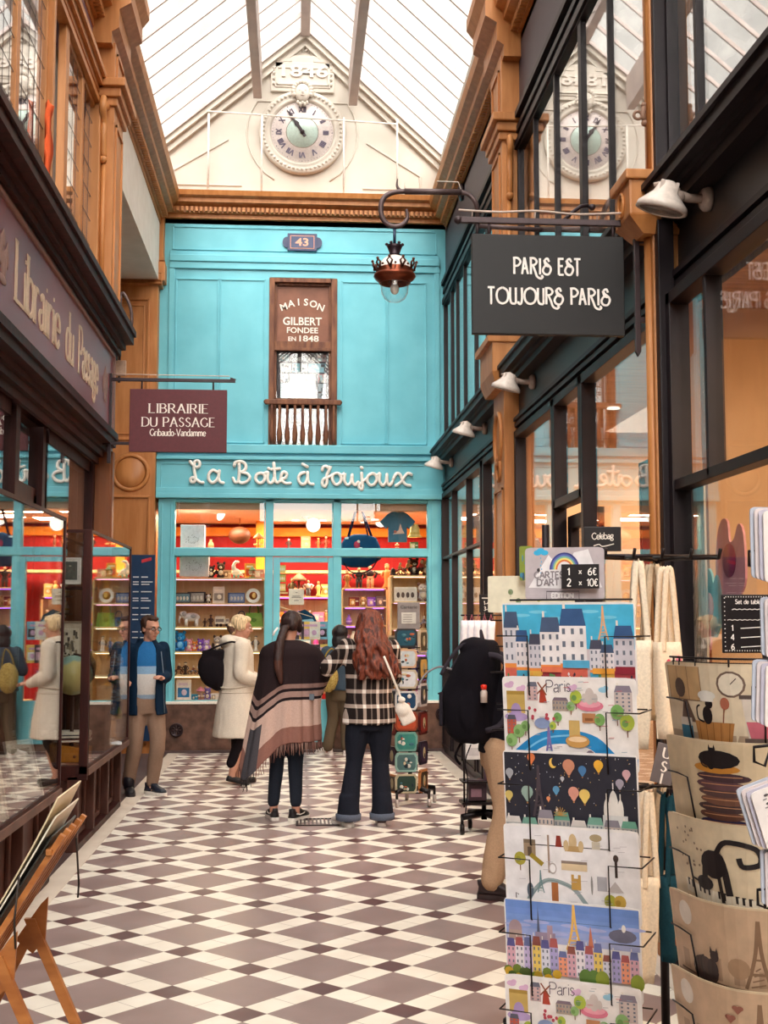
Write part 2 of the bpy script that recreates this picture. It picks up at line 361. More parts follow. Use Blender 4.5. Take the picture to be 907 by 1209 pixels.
# =================================================================== FLOOR
YF = 15.6
YB = -6        # passage is built back to here behind the viewer
def tile_mat():
    m, nt, out = newmat('passage_tiles'); b = bsdf(nt, out, .34, spec=.35); L = nt.links.new
    tc = N(nt, 'TexCoord'); sx = N(nt, 'SeparateXYZ'); L(tc.outputs['Object'], sx.inputs[0])
    def M(op, a, b_=None, c=None):
        n = N(nt, 'Math', operation=op)
        for i, v in enumerate((a, b_, c)):
            if v is None: continue
            if isinstance(v, (int, float)): n.inputs[i].default_value = v
            else: L(v, n.inputs[i])
        return n.outputs[0]
    p, bb = .471, .137
    x = M('SUBTRACT', sx.outputs[0], .465); y = M('SUBTRACT', sx.outputs[1], 5.276-.666*20)
    u = M('MULTIPLY', M('ADD', x, y), .70711); v = M('MULTIPLY', M('SUBTRACT', x, y), .70711)
    au = M('PINGPONG', u, p/2); av = M('PINGPONG', v, p/2)
    iu = M('LESS_THAN', au, bb/2); iv = M('LESS_THAN', av, bb/2); sm = M('ADD', iu, iv)
    ns = N(nt, 'TexNoise'); ns.inputs['Scale'].default_value = 5; ns.inputs['Detail'].default_value = 6; L(tc.outputs['Object'], ns.inputs['Vector'])
    def two(c1, c2):
        r = N(nt, 'ValToRGB'); r.color_ramp.elements[0].position = .35; r.color_ramp.elements[1].position = .7
        r.color_ramp.elements[0].color = srgb(c1); r.color_ramp.elements[1].color = srgb(c2); L(ns.outputs[0], r.inputs[0]); return r.outputs[0]
    def mix(f, a, c):
        n = N(nt, 'MixRGB'); L(f, n.inputs[0])
        for i, q in ((1, a), (2, c)):
            if isinstance(q, tuple): n.inputs[i].default_value = q
            else: L(q, n.inputs[i])
        return n.outputs[0]
    grey, white, dark = two('#87726f', '#978280'), two('#e6ded2', '#f0eadf'), two('#593c3d', '#684848')
    c = mix(M('GREATER_THAN', sm, .5), grey, white); c = mix(M('GREATER_THAN', sm, 1.5), c, dark)
    g1 = M('LESS_THAN', M('ABSOLUTE', M('SUBTRACT', au, bb/2)), .0018); g2 = M('LESS_THAN', M('ABSOLUTE', M('SUBTRACT', av, bb/2)), .0018)
    g3 = M('MULTIPLY', M('GREATER_THAN', M('MAXIMUM', au, av), p/2-.0018), M('LESS_THAN', M('ABSOLUTE', M('SUBTRACT', sm, 1)), .1))
    g = M('MAXIMUM', M('MAXIMUM', g1, g2), g3)
    c = mix(M('MULTIPLY', g, .75), c, srgb('#8b7a70')); L(c, b.inputs['Base Color'])
    r2 = N(nt, 'MapRange'); r2.inputs[3].default_value = .22; r2.inputs[4].default_value = .5; L(ns.outputs[0], r2.inputs[0]); L(r2.outputs[0], b.inputs['Roughness'])
    bp = N(nt, 'Bump'); bp.inputs['Strength'].default_value = .35; bp.inputs['Distance'].default_value = .002; bp.invert = True; L(g, bp.inputs['Height']); L(bp.outputs[0], b.inputs['Normal'])
    return m
mb = MB(); mb.box(-3.4, 6.2, YB, 19.2, -.12, 0); struct('floor', mb, tile_mat())
STRIP = pbr('pale_border_stone', '#d4c6b8', '#e0d4c6', rough=.4, scale=4, bump=.03)
def slab_strip(name, x0, x1, y0, y1, z, m):
    b = MB(); n = int((y1-y0)/.62)
    for i in range(n):
        a = y0+(y1-y0)*i/n; b.box(x0, x1, a+.0012, y0+(y1-y0)*(i+1)/n-.0012, -.01, z)
    return struct(name, b, m)
slab_strip('trim_1', -1.535, -1.395, YB, 15.5, .003, STRIP)
slab_strip('trim_2', 1.67, 1.815, YB, 15.5, .003, STRIP)
slab_strip('trim_3', -3.3, -1.538, YB, 15.5, .002, DSTONE)
slab_strip('trim_4', 1.818, 1.98, YB, 15.5, .002, DSTONE)
mb = MB(); mb.box(-1.535, 1.815, 15.41, 15.55, -.01, .004); struct('trim_5', mb, DSTONE)
# iron floor grate
t = thing('floor_grate', 'small dark iron drain grate let into the tiled floor by the women\'s feet', 'grate', (.22, 10.12, 0))
b = MB().color('#2c2226'); b.box(-.2, .2, -.17, -.15, 0, .008); b.box(-.2, .2, .15, .17, 0, .008); b.box(-.2, -.18, -.15, .15, 0, .008); b.box(.18, .2, -.15, .15, 0, .008); b.build('grate_frame', METALP, t)
b = MB().color('#3a2c2e')
for i in range(11): b.box(-.168+i*.032, -.154+i*.032, -.15, .15, .001, .007)
b.build('grate_bars', METALP, t)
# =================================================================== BACK FACADE
zf = lambda py: fz(355, py, YF)
xf = lambda px, py: fx(px, py, YF)
XL, XR = -1.74, 1.93
def wbox(b, px0, px1, py0, py1, y0, y1, bev=0):
    b.box(xf(px0, (py0+py1)/2), xf(px1, (py0+py1)/2), y0, y1, zf(py0), zf(py1), bev)
def panel_frame(b, x0, x1, z0, z1, y, w=.03, d=.015):
    for a in ((x0, x1, z0, z0+w), (x0, x1, z1-w, z1), (x0, x0+w, z0, z1), (x1-w, x1, z0, z1)):
        b.box(a[0], a[1], y-d, y+.01, a[2], a[3], .004)
b = MB()
b.box(XL-.2, -.34, YF, YF+.18, zf(527), zf(262)); b.box(.50, XR, YF, YF+.18, zf(527), zf(262)); b.box(-.34, .50, YF, YF+.18, zf(328), zf(262))
xl = xf(199, 400); xr = xf(519, 400)
# string mouldings
b.box(xl, xr, YF-.05, YF, zf(312), zf(304), .01); b.box(xl, xr, YF-.03, YF, zf(320), zf(312), .008); b.box(xl, xr, YF-.02, YF, zf(304), zf(300), .004)
panel_frame(b, xl+.03, xr-.03, zf(298), zf(270), YF, .018)
b.box(xl, xl+.07, YF-.025, YF, zf(527), zf(320), .005); b.box(xr-.06, xr, YF-.025, YF, zf(527), zf(320), .005)
for p0, p1 in ((206, 258), (259, 313), (403, 456), (457, 504)):
    panel_frame(b, xf(p0, 430), xf(p1, 430), zf(524), zf(331), YF, .02)
# sill ledge above shop sign
b.box(XL, XR, YF-.14, YF+.1, zf(537), zf(527), .01); b.box(XL, XR, YF-.09, YF+.1, zf(541), zf(537), .006)
struct('wall_back', b, BLUE)
# fascia + shopfront woodwork
b = MB()
b.box(XL, XR, YF-.1, YF+.08, zf(589), zf(541)); b.box(XL, XR, YF-.15, YF-.1, zf(590), zf(584), .01); b.box(XL, XR, YF-.13, YF-.1, zf(584), zf(578), .006)
b.box(XL, XR, YF-.15, YF-.1, zf(545), zf(541), .008)
panel_frame(b, XL+.05, XR-.05, zf(579), zf(549), YF-.1, .016, .012)
struct('trim_6', b, BLUE)
Y0, Y1 = YF-.06, YF+.06
b = MB()
wbox(b, 186, 206, 590, 828, Y0-.02, Y1, .006); wbox(b, 505, 523, 590, 828, Y0-.02, Y1, .006)
wbox(b, 313, 322, 590, 828, Y0, Y1, .005); wbox(b, 393, 402, 590, 830, Y0, Y1, .005)
wbox(b, 206, 505, 648, 657, Y0-.01, Y1, .005)
for p in (190, 201, 509, 519): wbox(b, p, p+1.2, 596, 822, Y0-.035, Y0-.02, .003)
wbox(b, 206, 506, 590, 593, Y0, Y1)
struct('trim_7', b, BLUE)
# door leaf of the toy shop
d = MB(); wbox(d, 322, 330, 658, 876, Y0+.01, Y1-.01, .004); wbox(d, 387, 393, 658, 876, Y0+.01, Y1-.01, .004); wbox(d, 330, 387, 658, 664, Y0+.01, Y1-.01)
wbox(d, 330, 387, 826, 876, Y0+.02, Y1-.02); wbox(d, 334, 384, 832, 870, Y0+.005, Y0+.02, .005)
dr = struct('door_1', d, BLUE); b = MB(); wbox(b, 330, 387, 664, 826, YF-.004, YF+.004); b.build('glass', GLASS, dr)
b = MB().color('#7b5a30'); x = xf(326, 770); b.tube([(x, Y0-.05, 1.0), (x, Y0-.07, 1.03), (x, Y0-.07, 1.2), (x, Y0-.05, 1.23)], .009); b.box(x-.012, x+.012, Y0-.05, Y0+.02, .98, 1.01); b.box(x-.012, x+.012, Y0-.05, Y0+.02, 1.22, 1.25); b.build('door_handle', METALP, dr)
for i, (a, c, d0, d1) in enumerate(((206, 313, 593, 648), (322, 393, 593, 648), (402, 505, 593, 648), (206, 313, 657, 827), (402, 505, 657, 827))):
    f = MB(); 
    for q in ((a, c, d0, d0+1), (a, c, d1-1, d1), (a, a+1, d0, d1), (c-1, c, d0, d1)): wbox(f, *q, YF-.03, YF+.03)
    fo = struct('window_%d' % (i+1), f, BLUE); g = MB(); wbox(g, a+1, c-1, d0+1, d1-1, YF-.004, YF+.004); g.build('glass', GLASS, fo)
# stone base
b = MB(); b.box(XL, xf(321, 850), YF-.12, YF+.06, 0, zf(829)); b.box(xf(394, 850), XR, YF-.12, YF+.06, 0, zf(829)); b.box(XL, XR, YF-.02, YF+.06, 0, zf(876)); struct('baseboard_back', b, MARBLE)
b = MB().color('#efe6dc'); b.box(XL+.1, xf(321, 829), YF-.13, YF+.0, zf(830), zf(827), .004); b.box(xf(394, 829), XR-.1, YF-.13, YF, zf(830), zf(827), .004); struct('trim_8', b, PAINT)
b = MB(); b.box(XL, XR, YF-.18, YF-.1, 0, .03); struct('trim_9', b, DSTONE)
def vent(px, py, lab):
    x, z = xf(px, py), zf(py); t = thing('round_vent', lab, 'vent', (x, YF-.12, z), 0, 'round vents in the stone base')
    b = MB().color('#33262a'); b.lathe([(.0, 0), (.085, 0), (.085, -.025), (.07, -.03), (.06, -.018), (0, -.016)], axis='y', n=24); b.build('vent_rim', METALP, t)
    b = MB().color('#4b3b3c')
    for k in range(8):
        a = k*PI/4; b.tube([(.02*math.cos(a), -.02, .02*math.sin(a)), (.055*math.cos(a), -.022, .055*math.sin(a))], .006, 6)
    b.ball((0, -.02, 0), .018, .01, .018, 10); b.build('vent_grille', METALP, t)
vent(209.5, 860, 'round black iron vent in the brown stone base at the left of the toy shop')
vent(521, 843, 'round black iron vent in the brown stone base at the right corner')
# facade cornice with dentils (brown)
b = MB(); zc = zf(262)
mouldx(b, [(YF+.1, zc), (YF-.06, zc), (YF-.06, zc+.06), (YF-.1, zc+.06), (YF-.1, zc+.14), (YF-.2, zc+.17), (YF-.2, zc+.22), (YF-.26, zc+.24), (YF-.28, zc+.30), (YF+.1, zc+.31)], -1.7, 1.9)
for i in range(58): x = -1.66+i*.06; b.box(x, x+.036, YF-.15, YF-.09, zc+.065, zc+.125, .004)
struct('trim_10', b, WOODB)
# house-number plaque
x, z = xf(357, 287), zf(287)
t = thing('number_plaque', 'small navy blue enamel plaque reading 43 high on the turquoise wall', 'plaque', (x, YF-.02, z))
b = MB().color('#23305a'); pts = []
for i in range(9): a = -PI/2+PI*i/8; pts.append((.2+.055*math.cos(a), .07*math.sin(a)))
for i in range(9): a = PI/2+PI*i/8; pts.append((-.2+.055*math.cos(a), .07*math.sin(a)))
b.prism([(p, -.012, q) for p, q in pts], (0, .03, 0)); b.box(-.19, .19, -.022, -.008, -.115, .115, .006); b.build('plate', GLOSSP, t)
b = MB().color('#e59a72'); b.prism([(-.155, -.023, -.085), (.155, -.023, -.085), (.155, -.023, .085), (-.155, -.023, .085)], (0, -.002, 0)); b.color('#2a3863'); b.box(-.147, .147, -.027, -.02, -.077, .077); b.color('#e8a384'); flat_text(b, '43', (0, -.0275, -.05), (1, 0, 0), (0, 0, 1), .1, width=.17); b.build('digits', GLOSSP, t)
# brown pilaster block left of the facade, with round panel
b = MB(); yb = 15.42
b.box(-2.9, -1.745, yb, 15.9, 0, zf(330)); b.box(-2.9, -1.69, yb+.02, 15.9, zf(318), zc+.2)
b.box(-2.9, -1.66, yb-.05, 15.9, zf(340), zf(318), .01); b.box(-2.9, -1.7, yb-.03, 15.9, zf(345), zf(340), .008)
b.box(-2.9, -1.68, yb-.02, 15.9, zf(316), zf(312), .01)
px = lambda p, q: fx(p, q, yb); pz = lambda q: fz(160, q, yb)
def pfr(x0, x1, z0, z1, w=.03, d=.025):
    for a in ((x0, x1, z0, z0+w), (x0, x1, z1-w, z1), (x0, x0+w, z0, z1), (x1-w, x1, z0, z1)): b.box(a[0], a[1], yb-d, yb+.01, a[2], a[3], .008)
pfr(px(120, 420), px(176, 420), pz(520), pz(352)); pfr(px(128, 420), px(170, 420), pz(513), pz(360), .015, .015)
pfr(px(112, 620), px(177, 620), pz(880), pz(585)); pfr(px(140, 330), px(192, 330), pz(336), pz(322), .015, .06)
cx, cz, r = px(154, 558), pz(558), .215
b.tube([(cx+r*math.cos(a), yb, cz+r*math.sin(a)) for a in [2*PI*k/32 for k in range(32)]], .028, 8, closed=True)
b.lathe([(0, -.012), (.18, -.012), (.19, .0)], (cx, yb, cz), 32, 'y')
struct('wall_left_end', b, WOODB)
# =================================================================== SIDE CORNICES + ROOF
def side_cornice(name, s, xw, y0, y1, zb=6.64):
    b = MB(); xo = xw
    seq = [(.0, zb), (.05, zb), (.05, zb+.07), (.08, zb+.07), (.08, zb+.15), (.2, zb+.19), (.2, zb+.26), (.27, zb+.30), (.29, zb+.38), (.16, zb+.42), (.16, zb+.46), (-.2, zb+.46), (-.2, zb)]
    mould(b, [(xw-s*p, z) for p, z in seq], y0, y1)
    n = int((y1-y0)/.065)
    for i in range(n): y = y0+i*.065; b.box(xw-s*.075, xw-s*.14, y, y+.038, zb+.085, zb+.145)
    for i in range(int((y1-y0)/.43)): y = y0+.2+i*.43; b.box(xw-s*.16, xw-s*.22, y, y+.3, zb+.4, zb+.47, .008)
    return struct(name, b, WOODB)
side_cornice('trim_11', -1, -1.78, 4, 15.5); side_cornice('trim_12', 1, 1.98, 4, 15.5)
for nm, s, xw in (('trim_13', -1, -1.78), ('trim_14', 1, 1.98)):       # cornice block breaking forward over each pilaster
    b = MB(); zb = 6.5
    seq = [(-.05, zb), (.2, zb), (.2, zb+.1), (.26, zb+.14), (.26, zb+.3), (.36, zb+.36), (.36, zb+.5), (.42, zb+.58), (.42, zb+.68), (-.05, zb+.68)]
    mould(b, [(xw-s*p, z) for p, z in seq], 10.2, 10.95); struct(nm, b, WOODB)
def roof():
    ex, ez, ax, az = 1.95, 7.62, .09, 9.34
    g = MB(); bars = MB(); ROOFG = None
    m, nt, out = newmat('roof_glass'); L = nt.links.new
    tr = N(nt, 'BsdfTransparent'); tr.inputs[0].default_value = (.97, .97, .96, 1)
    tl = N(nt, 'BsdfTranslucent'); tl.inputs[0].default_value = (.8, .78, .74, 1)
    df = N(nt, 'BsdfDiffuse'); df.inputs[0].default_value = (.75, .72, .66, 1)
    tc = N(nt, 'TexCoord'); mp = N(nt, 'Mapping'); mp.inputs['Scale'].default_value = (2.5, .9, 2.5); t = N(nt, 'TexNoise'); t.inputs['Scale'].default_value = 1.4; t.inputs['Detail'].default_value = 6
    L(tc.outputs['Object'], mp.inputs[0]); L(mp.outputs[0], t.inputs['Vector'])
    r = N(nt, 'MapRange'); r.inputs[1].default_value = .35; r.inputs[2].default_value = .75; r.inputs[3].default_value = .18; r.inputs[4].default_value = .5; L(t.outputs[0], r.inputs[0])
    a = N(nt, 'MixShader'); a.inputs[0].default_value = .35; L(tl.outputs[0], a.inputs[1]); L(df.outputs[0], a.inputs[2])
    c = N(nt, 'MixShader'); L(r.outputs[0], c.inputs[0]); L(tr.outputs[0], c.inputs[1]); L(a.outputs[0], c.inputs[2]); L(c.outputs[0], out.inputs[0])
    for s in (-1, 1):
        g.add([(s*ex, YB-1, ez), (s*ex, 15.7, ez), (ax, 15.7, az), (ax, YB-1, az)], [(0, 1, 2, 3)])
    fr = MB()
    for i in range(44):
        y = 15.45-i*.43
        if y < YB: break
        for s in (-1, 1):
            dx, dz = ax-s*ex, az-ez; w = .014
            fr.prism([(s*ex, y-w, ez-.06), (s*ex, y+w, ez-.06), (s*ex, y+w, ez), (s*ex, y-w, ez)], (dx, 0, dz))
    for s, xx in ((-1, -.52), (1, .71)):
        zt = ez+(az-ez)*(ex-abs(xx-(0 if 0 else 0)))/(ex-ax*s)
        fr.box(xx-.055, xx+.055, YB, 15.45, zt-.5, zt-.06, .01)
    fr.box(ax-.06, ax+.06, YB, 15.5, az-.14, az-.02, .01)
    ro = MB()
    for s in (-1, 1): ro.box(s*1.86, s*2.1, YB, 15.7, 6.98, ez+.02)
    ce = struct('ceiling', ro, PLASTER); g.build('roof_glass', m, ce); fr.build('glazing_bars', pbr('weathered_roof_paint', '#b0a29e', '#c4b6b0', rough=.6, scale=3), ce)
    # gable wall
    w = MB(); w.prism([(-1.95, YF+.0, 6.7), (1.95, YF+.0, 6.7), (1.95, YF, ez-.02), (ax, YF, az-.02), (-1.95, YF, ez-.02)], (0, .2, 0)); gw = struct('wall_gable', w, PALEW)
    k = MB()
    for s in (-1, 1):
        dx, dz = ax-s*ex, az-ez
        k.prism([(s*ex, YF-.12, ez-.14), (s*ex, YF+.02, ez-.14), (s*ex, YF+.02, ez-.02), (s*ex, YF-.12, ez-.02)], (dx, 0, dz))
        k.prism([(s*ex, YF-.06, ez-.24), (s*ex, YF+.02, ez-.24), (s*ex, YF+.02, ez-.14), (s*ex, YF-.06, ez-.14)], (dx, 0, dz))
        # raised triangular panel
        tri = [(s*(.72 if s < 0 else .85), 7.22), (s*1.6, 7.22), (s*1.6, 7.4), (s*(.9), 7.83)]
        for i in range(4):
            a, c = tri[i], tri[(i+1) % 4]
            if i < 3: k.tube([(a[0], YF-.005, a[1]), (c[0], YF-.005, c[1])], .014, 6, smooth=False)
    k.box(-1.6, -.05, YF-.03, YF, 7.12, 7.145); k.box(.3, 1.7, YF-.03, YF, 7.12, 7.145)
    k.tube([(xf(357, 158)+.72*math.cos(R(a)), YF-.005, zf(158)+.72*math.sin(R(a))) for a in range(-60, 241, 12) if not 40 < a < 140], .012, 6)
    k.build('mouldings', PALEW, gw)
roof()
# =================================================================== SIDE WALLS
# --- right side
def right_wall():
    S = 1
    bays = [(YB, 5.9), (6.06, 10.3), (10.84, YF)]
    for n, (a, c) in enumerate(bays):
        b = MB(); b.box(1.9, 2.15, a, c, 3.30, 3.68)
        struct('wall_right_%s' % 'abc'[n], b, FRIEZE)
        b = MB()
        mould(b, steps(1, 1.92, [(.12, .05), (.15, .03), (.2, .06), (.22, .03)], 3.6), a if n else a, c)     # cornice
        mould(b, steps(1, 1.92, [(.03, .04), (.06, .03), (.045, .02), (.07, .03)], 3.22), a, c)
        struct('trim_%d' % (15+n), b, BLACKF)
        b = MB()   # entablature above the upper windows
        b.box(1.93, 2.15, a, c, 5.72, 6.7)
        u = struct('wall_right_upper_%s' % 'abc'[n], b, GREYP)
        b = MB(); mould(b, steps(1, 1.94, [(.06, .06), (.03, .08), (.05, .05), (.02, .06), (.07, .05)], 5.70), a, c); b.build('moulding', BLACKF, u)
    def win(name, y0, y1, z0, z1, mull, X=1.9, glass=GLASS, fw=.06, trans=None, frm=BLACKF, mw=.03, d=.05, skip=None):
        b = MB(); b.box(X-d, X+d, y0, y0+fw, z0, z1, .004); b.box(X-d, X+d, y1-fw, y1, z0, z1, .004); b.box(X-d, X+d, y0, y1, z0, z0+fw, .004); b.box(X-d, X+d, y0, y1, z1-fw, z1, .004)
        for m_ in mull:
            w = mw if not isinstance(m_, tuple) else m_[1]; y = m_ if not isinstance(m_, tuple) else m_[0]
            zb = z0 if not isinstance(m_, tuple) or len(m_) < 3 else m_[2]
            b.box(X-d*.8, X+d*.8, y-w/2, y+w/2, zb, z1, .003)
        if trans:
            for (ya, yc, zz, tw) in trans: b.box(X-d*.8, X+d*.8, ya, yc, zz-tw/2, zz+tw/2, .003)
        o = struct(name, b, frm); g = MB(); g.box(X-.004, X+.004, y0+fw*.5, y1-fw*.5, z0+fw*.5, z1-fw*.5); g.build('glass', glass, o); return o
    # lower shop windows
    win('window_6', YB, 5.84, .45, 3.22, [(5.3, .035, 2.26), (3.5, .05), (1.8, .05)], trans=[(YB, 5.84, 2.27, .05)], X=1.86)
    win('window_7', 6.12, 7.86, .45, 3.22, [])
    win('window_8', 8.72, 10.28, .45, 3.22, [])
    win('window_9', 7.86, 8.72, 2.42, 3.22, [])
    win('window_10', 10.9, 12.08, .45, 3.22, []); win('window_11', 12.2, 15.5, .45, 3.22, [14.55, 13.3], trans=[(12.2, 15.5, 2.4, .03)])
    d = MB(); X = 1.98
    d.box(X-.03, X+.03, 7.88, 7.99, .02, 2.36); d.box(X-.03, X+.03, 8.6, 8.7, .02, 2.36); d.box(X-.03, X+.03, 7.99, 8.6, .02, .5); d.box(X-.03, X+.03, 7.99, 8.6, 2.27, 2.36)
    do = struct('door_2', d, BLACKF); g = MB(); g.box(X-.004, X+.004, 7.99, 8.6, .5, 2.27); g.build('glass', GLASS, do)
    for i, (a, c) in enumerate(((YB, 7.86), (8.72, 15.55))):
        b = MB(); b.box(1.86, 2.0, a, c, 0, .45); b.box(1.84, 2.0, a, c, .42, .46, .008)
        n = int((c-a)/.9)
        for k in range(n):
            y = a+(c-a)*k/n; panel = [(y+.08, y+(c-a)/n-.08)]
            for p, q in panel: b.box(1.845, 1.87, p, q, .08, .1); b.box(1.845, 1.87, p, q, .36, .38); b.box(1.845, 1.87, p, p+.02, .08, .38); b.box(1.845, 1.87, q-.02, q, .08, .38)
        struct('trim_%d' % (18+i), b, BLACKF)
    # upper windows
    win('window_12', YB, 5.9, 3.74, 5.74, [(5.45, .04), (4.3, .04), (2.6, .04)], glass=UPG, fw=.05, X=1.88, d=.03)
    win('window_13', 6.1, 10.28, 3.74, 5.74, [(9.57, .03), (8.78, .05), (7.96, .09), (7.22, .03)], glass=UPG, X=1.93, d=.03)
    win('window_14', 10.86, YF, 3.74, 5.74, [(14.9, .08), (14.4, .06), (13.75, .06), (12.9, .07), (12.07, .14)], glass=UPG, X=1.93, d=.03)
    b = MB(); b.box(2.0, 2.03, YB, YF, 3.7, 5.71); struct('wall_right_blind', b, CURT)
    # main pilaster
    def pil(name, y0, y1, xf_, z0, z1):
        b = MB(); b.box(xf_, 2.0, y0, y1, z0, z1, .006)
        return b
    b = pil('p', 10.3, 10.84, 1.77, 0, 3.7)
    b.box(1.73, 2.0, 10.26, 10.88, 0, .2, .01)
    ring = lambda cz, ry, rz: [(1.765, 10.57+ry*math.cos(2*PI*k/28), cz+rz*math.sin(2*PI*k/28)) for k in range(28)]
    b.tube(ring(3.2, .17, .22), .022, 6, closed=True); b.tube(ring(2.93, .1, .1), .018, 6, closed=True)
    for z0, z1 in ((.3, 1.2), (1.3, 2.75)):
        for q in ((10.36, 10.38, z0, z1), (10.76, 10.78, z0, z1), (10.36, 10.78, z0, z0+.02), (10.36, 10.78, z1-.02, z1)): b.box(1.755, 1.78, *q)
    struct('trim_20', b, WOODB)
    b = MB(); b.box(1.66, 2.0, 10.22, 10.92, 3.72, 4.0, .012); b.box(1.62, 2.0, 10.2, 10.95, 3.98, 4.04, .008); b.prism([(1.7, 10.26, 3.6), (1.7, 10.88, 3.6), (1.66, 10.92, 3.72), (1.66, 10.22, 3.72)], (.3, 0, 0)); struct('trim_21', b, WOODB)
    b = pil('p', 10.3, 10.84, 1.77, 4.0, 6.55)
    b.box(1.72, 2.0, 10.24, 10.9, 5.85, 5.93, .01); b.box(1.68, 2.0, 10.2, 10.94, 5.93, 6.0, .01); b.box(1.74, 2.0, 10.27, 10.87, 5.78, 5.85, .01)
    for z0, z1 in ((4.1, 5.7), (6.05, 6.45)):
        for q in ((10.38, 10.4, z0, z1), (10.74, 10.76, z0, z1), (10.38, 10.76, z0, z0+.02), (10.38, 10.76, z1-.02, z1)): b.box(1.755, 1.78, *q)
    # scroll console facing the camera
    b.tube(catmull([(1.83, 10.27, 5.28), (1.83, 10.24, 5.45), (1.83, 10.25, 5.6), (1.83, 10.2, 5.7), (1.83, 10.22, 5.78), (1.83, 10.27, 5.74)], 4), [.028]*21, 8); b.ball((1.83, 10.25, 5.27), .035); b.tube([(1.83, 10.285, 4.1), (1.83, 10.285, 5.25)], .02)
    struct('trim_22', b, WOODB)
    b = MB(); b.box(1.77, 2.0, 5.9, 6.05, 0, 3.65, .01); b.tube([(1.775, 5.96, .4), (1.775, 5.96, 3.6)], .03); struct('trim_23', b, WOODB); b = MB(); b.box(1.78, 1.86, 5.84, 5.9, 0, 3.6, .005); b.box(1.79, 1.86, 5.88, 5.93, 3.84, 6.6, .005); struct('trim_34', b, BLACKF)
    b = MB(); b.box(1.64, 2.0, 5.84, 6.12, 3.62, 3.82, .012); b.box(1.62, 2.0, 5.82, 6.14, 3.8, 3.85, .008); b.tube([(1.635, 5.98+.045*math.cos(2*PI*k/20), 3.71+.06*math.sin(2*PI*k/20)) for k in range(20)], .008, 6, closed=True)
    b.prism([(1.72, 5.88, 3.54), (1.72, 6.08, 3.54), (1.64, 6.12, 3.62), (1.64, 5.84, 3.62)], (.2, 0, 0)); struct('trim_24', b, WOODB)
    b = MB(); b.box(1.78, 2.0, 5.92, 6.04, 3.84, 6.6, .01); b.tube([(1.79, 5.95, 3.9), (1.79, 5.95, 6.5)], .025); struct('trim_25', b, WOODB)
    # corner closure
    b = MB(); b.box(1.935, 2.15, 15.5, 15.8, 0, 6.7); b.box(1.9, 1.99, 15.48, 15.6, 0, 3.3); struct('wall_right_end', b, BLACKF)
right_wall()
t = thing('wall_ring_bracket', 'small wooden ring bracket on the slim brown post above the box capital', 'bracket', (1.76, 5.96, 4.18))
b = MB().color('#8f6c58'); b.tube([(-.035+.02*math.cos(2*PI*k/16), -.0, .02*math.sin(2*PI*k/16)) for k in range(16)], .008, 6, closed=True); b.build('ring', PAINT, t)
b = MB().color('#8f6c58'); b.tube([(.0, 0, -.03), (-.01, 0, 0), (0, 0, .05)], .014, 8); b.ball((0, 0, -.04), .018); b.ball((-.002, 0, .055), .016); b.build('bracket_arm', PAINT, t)
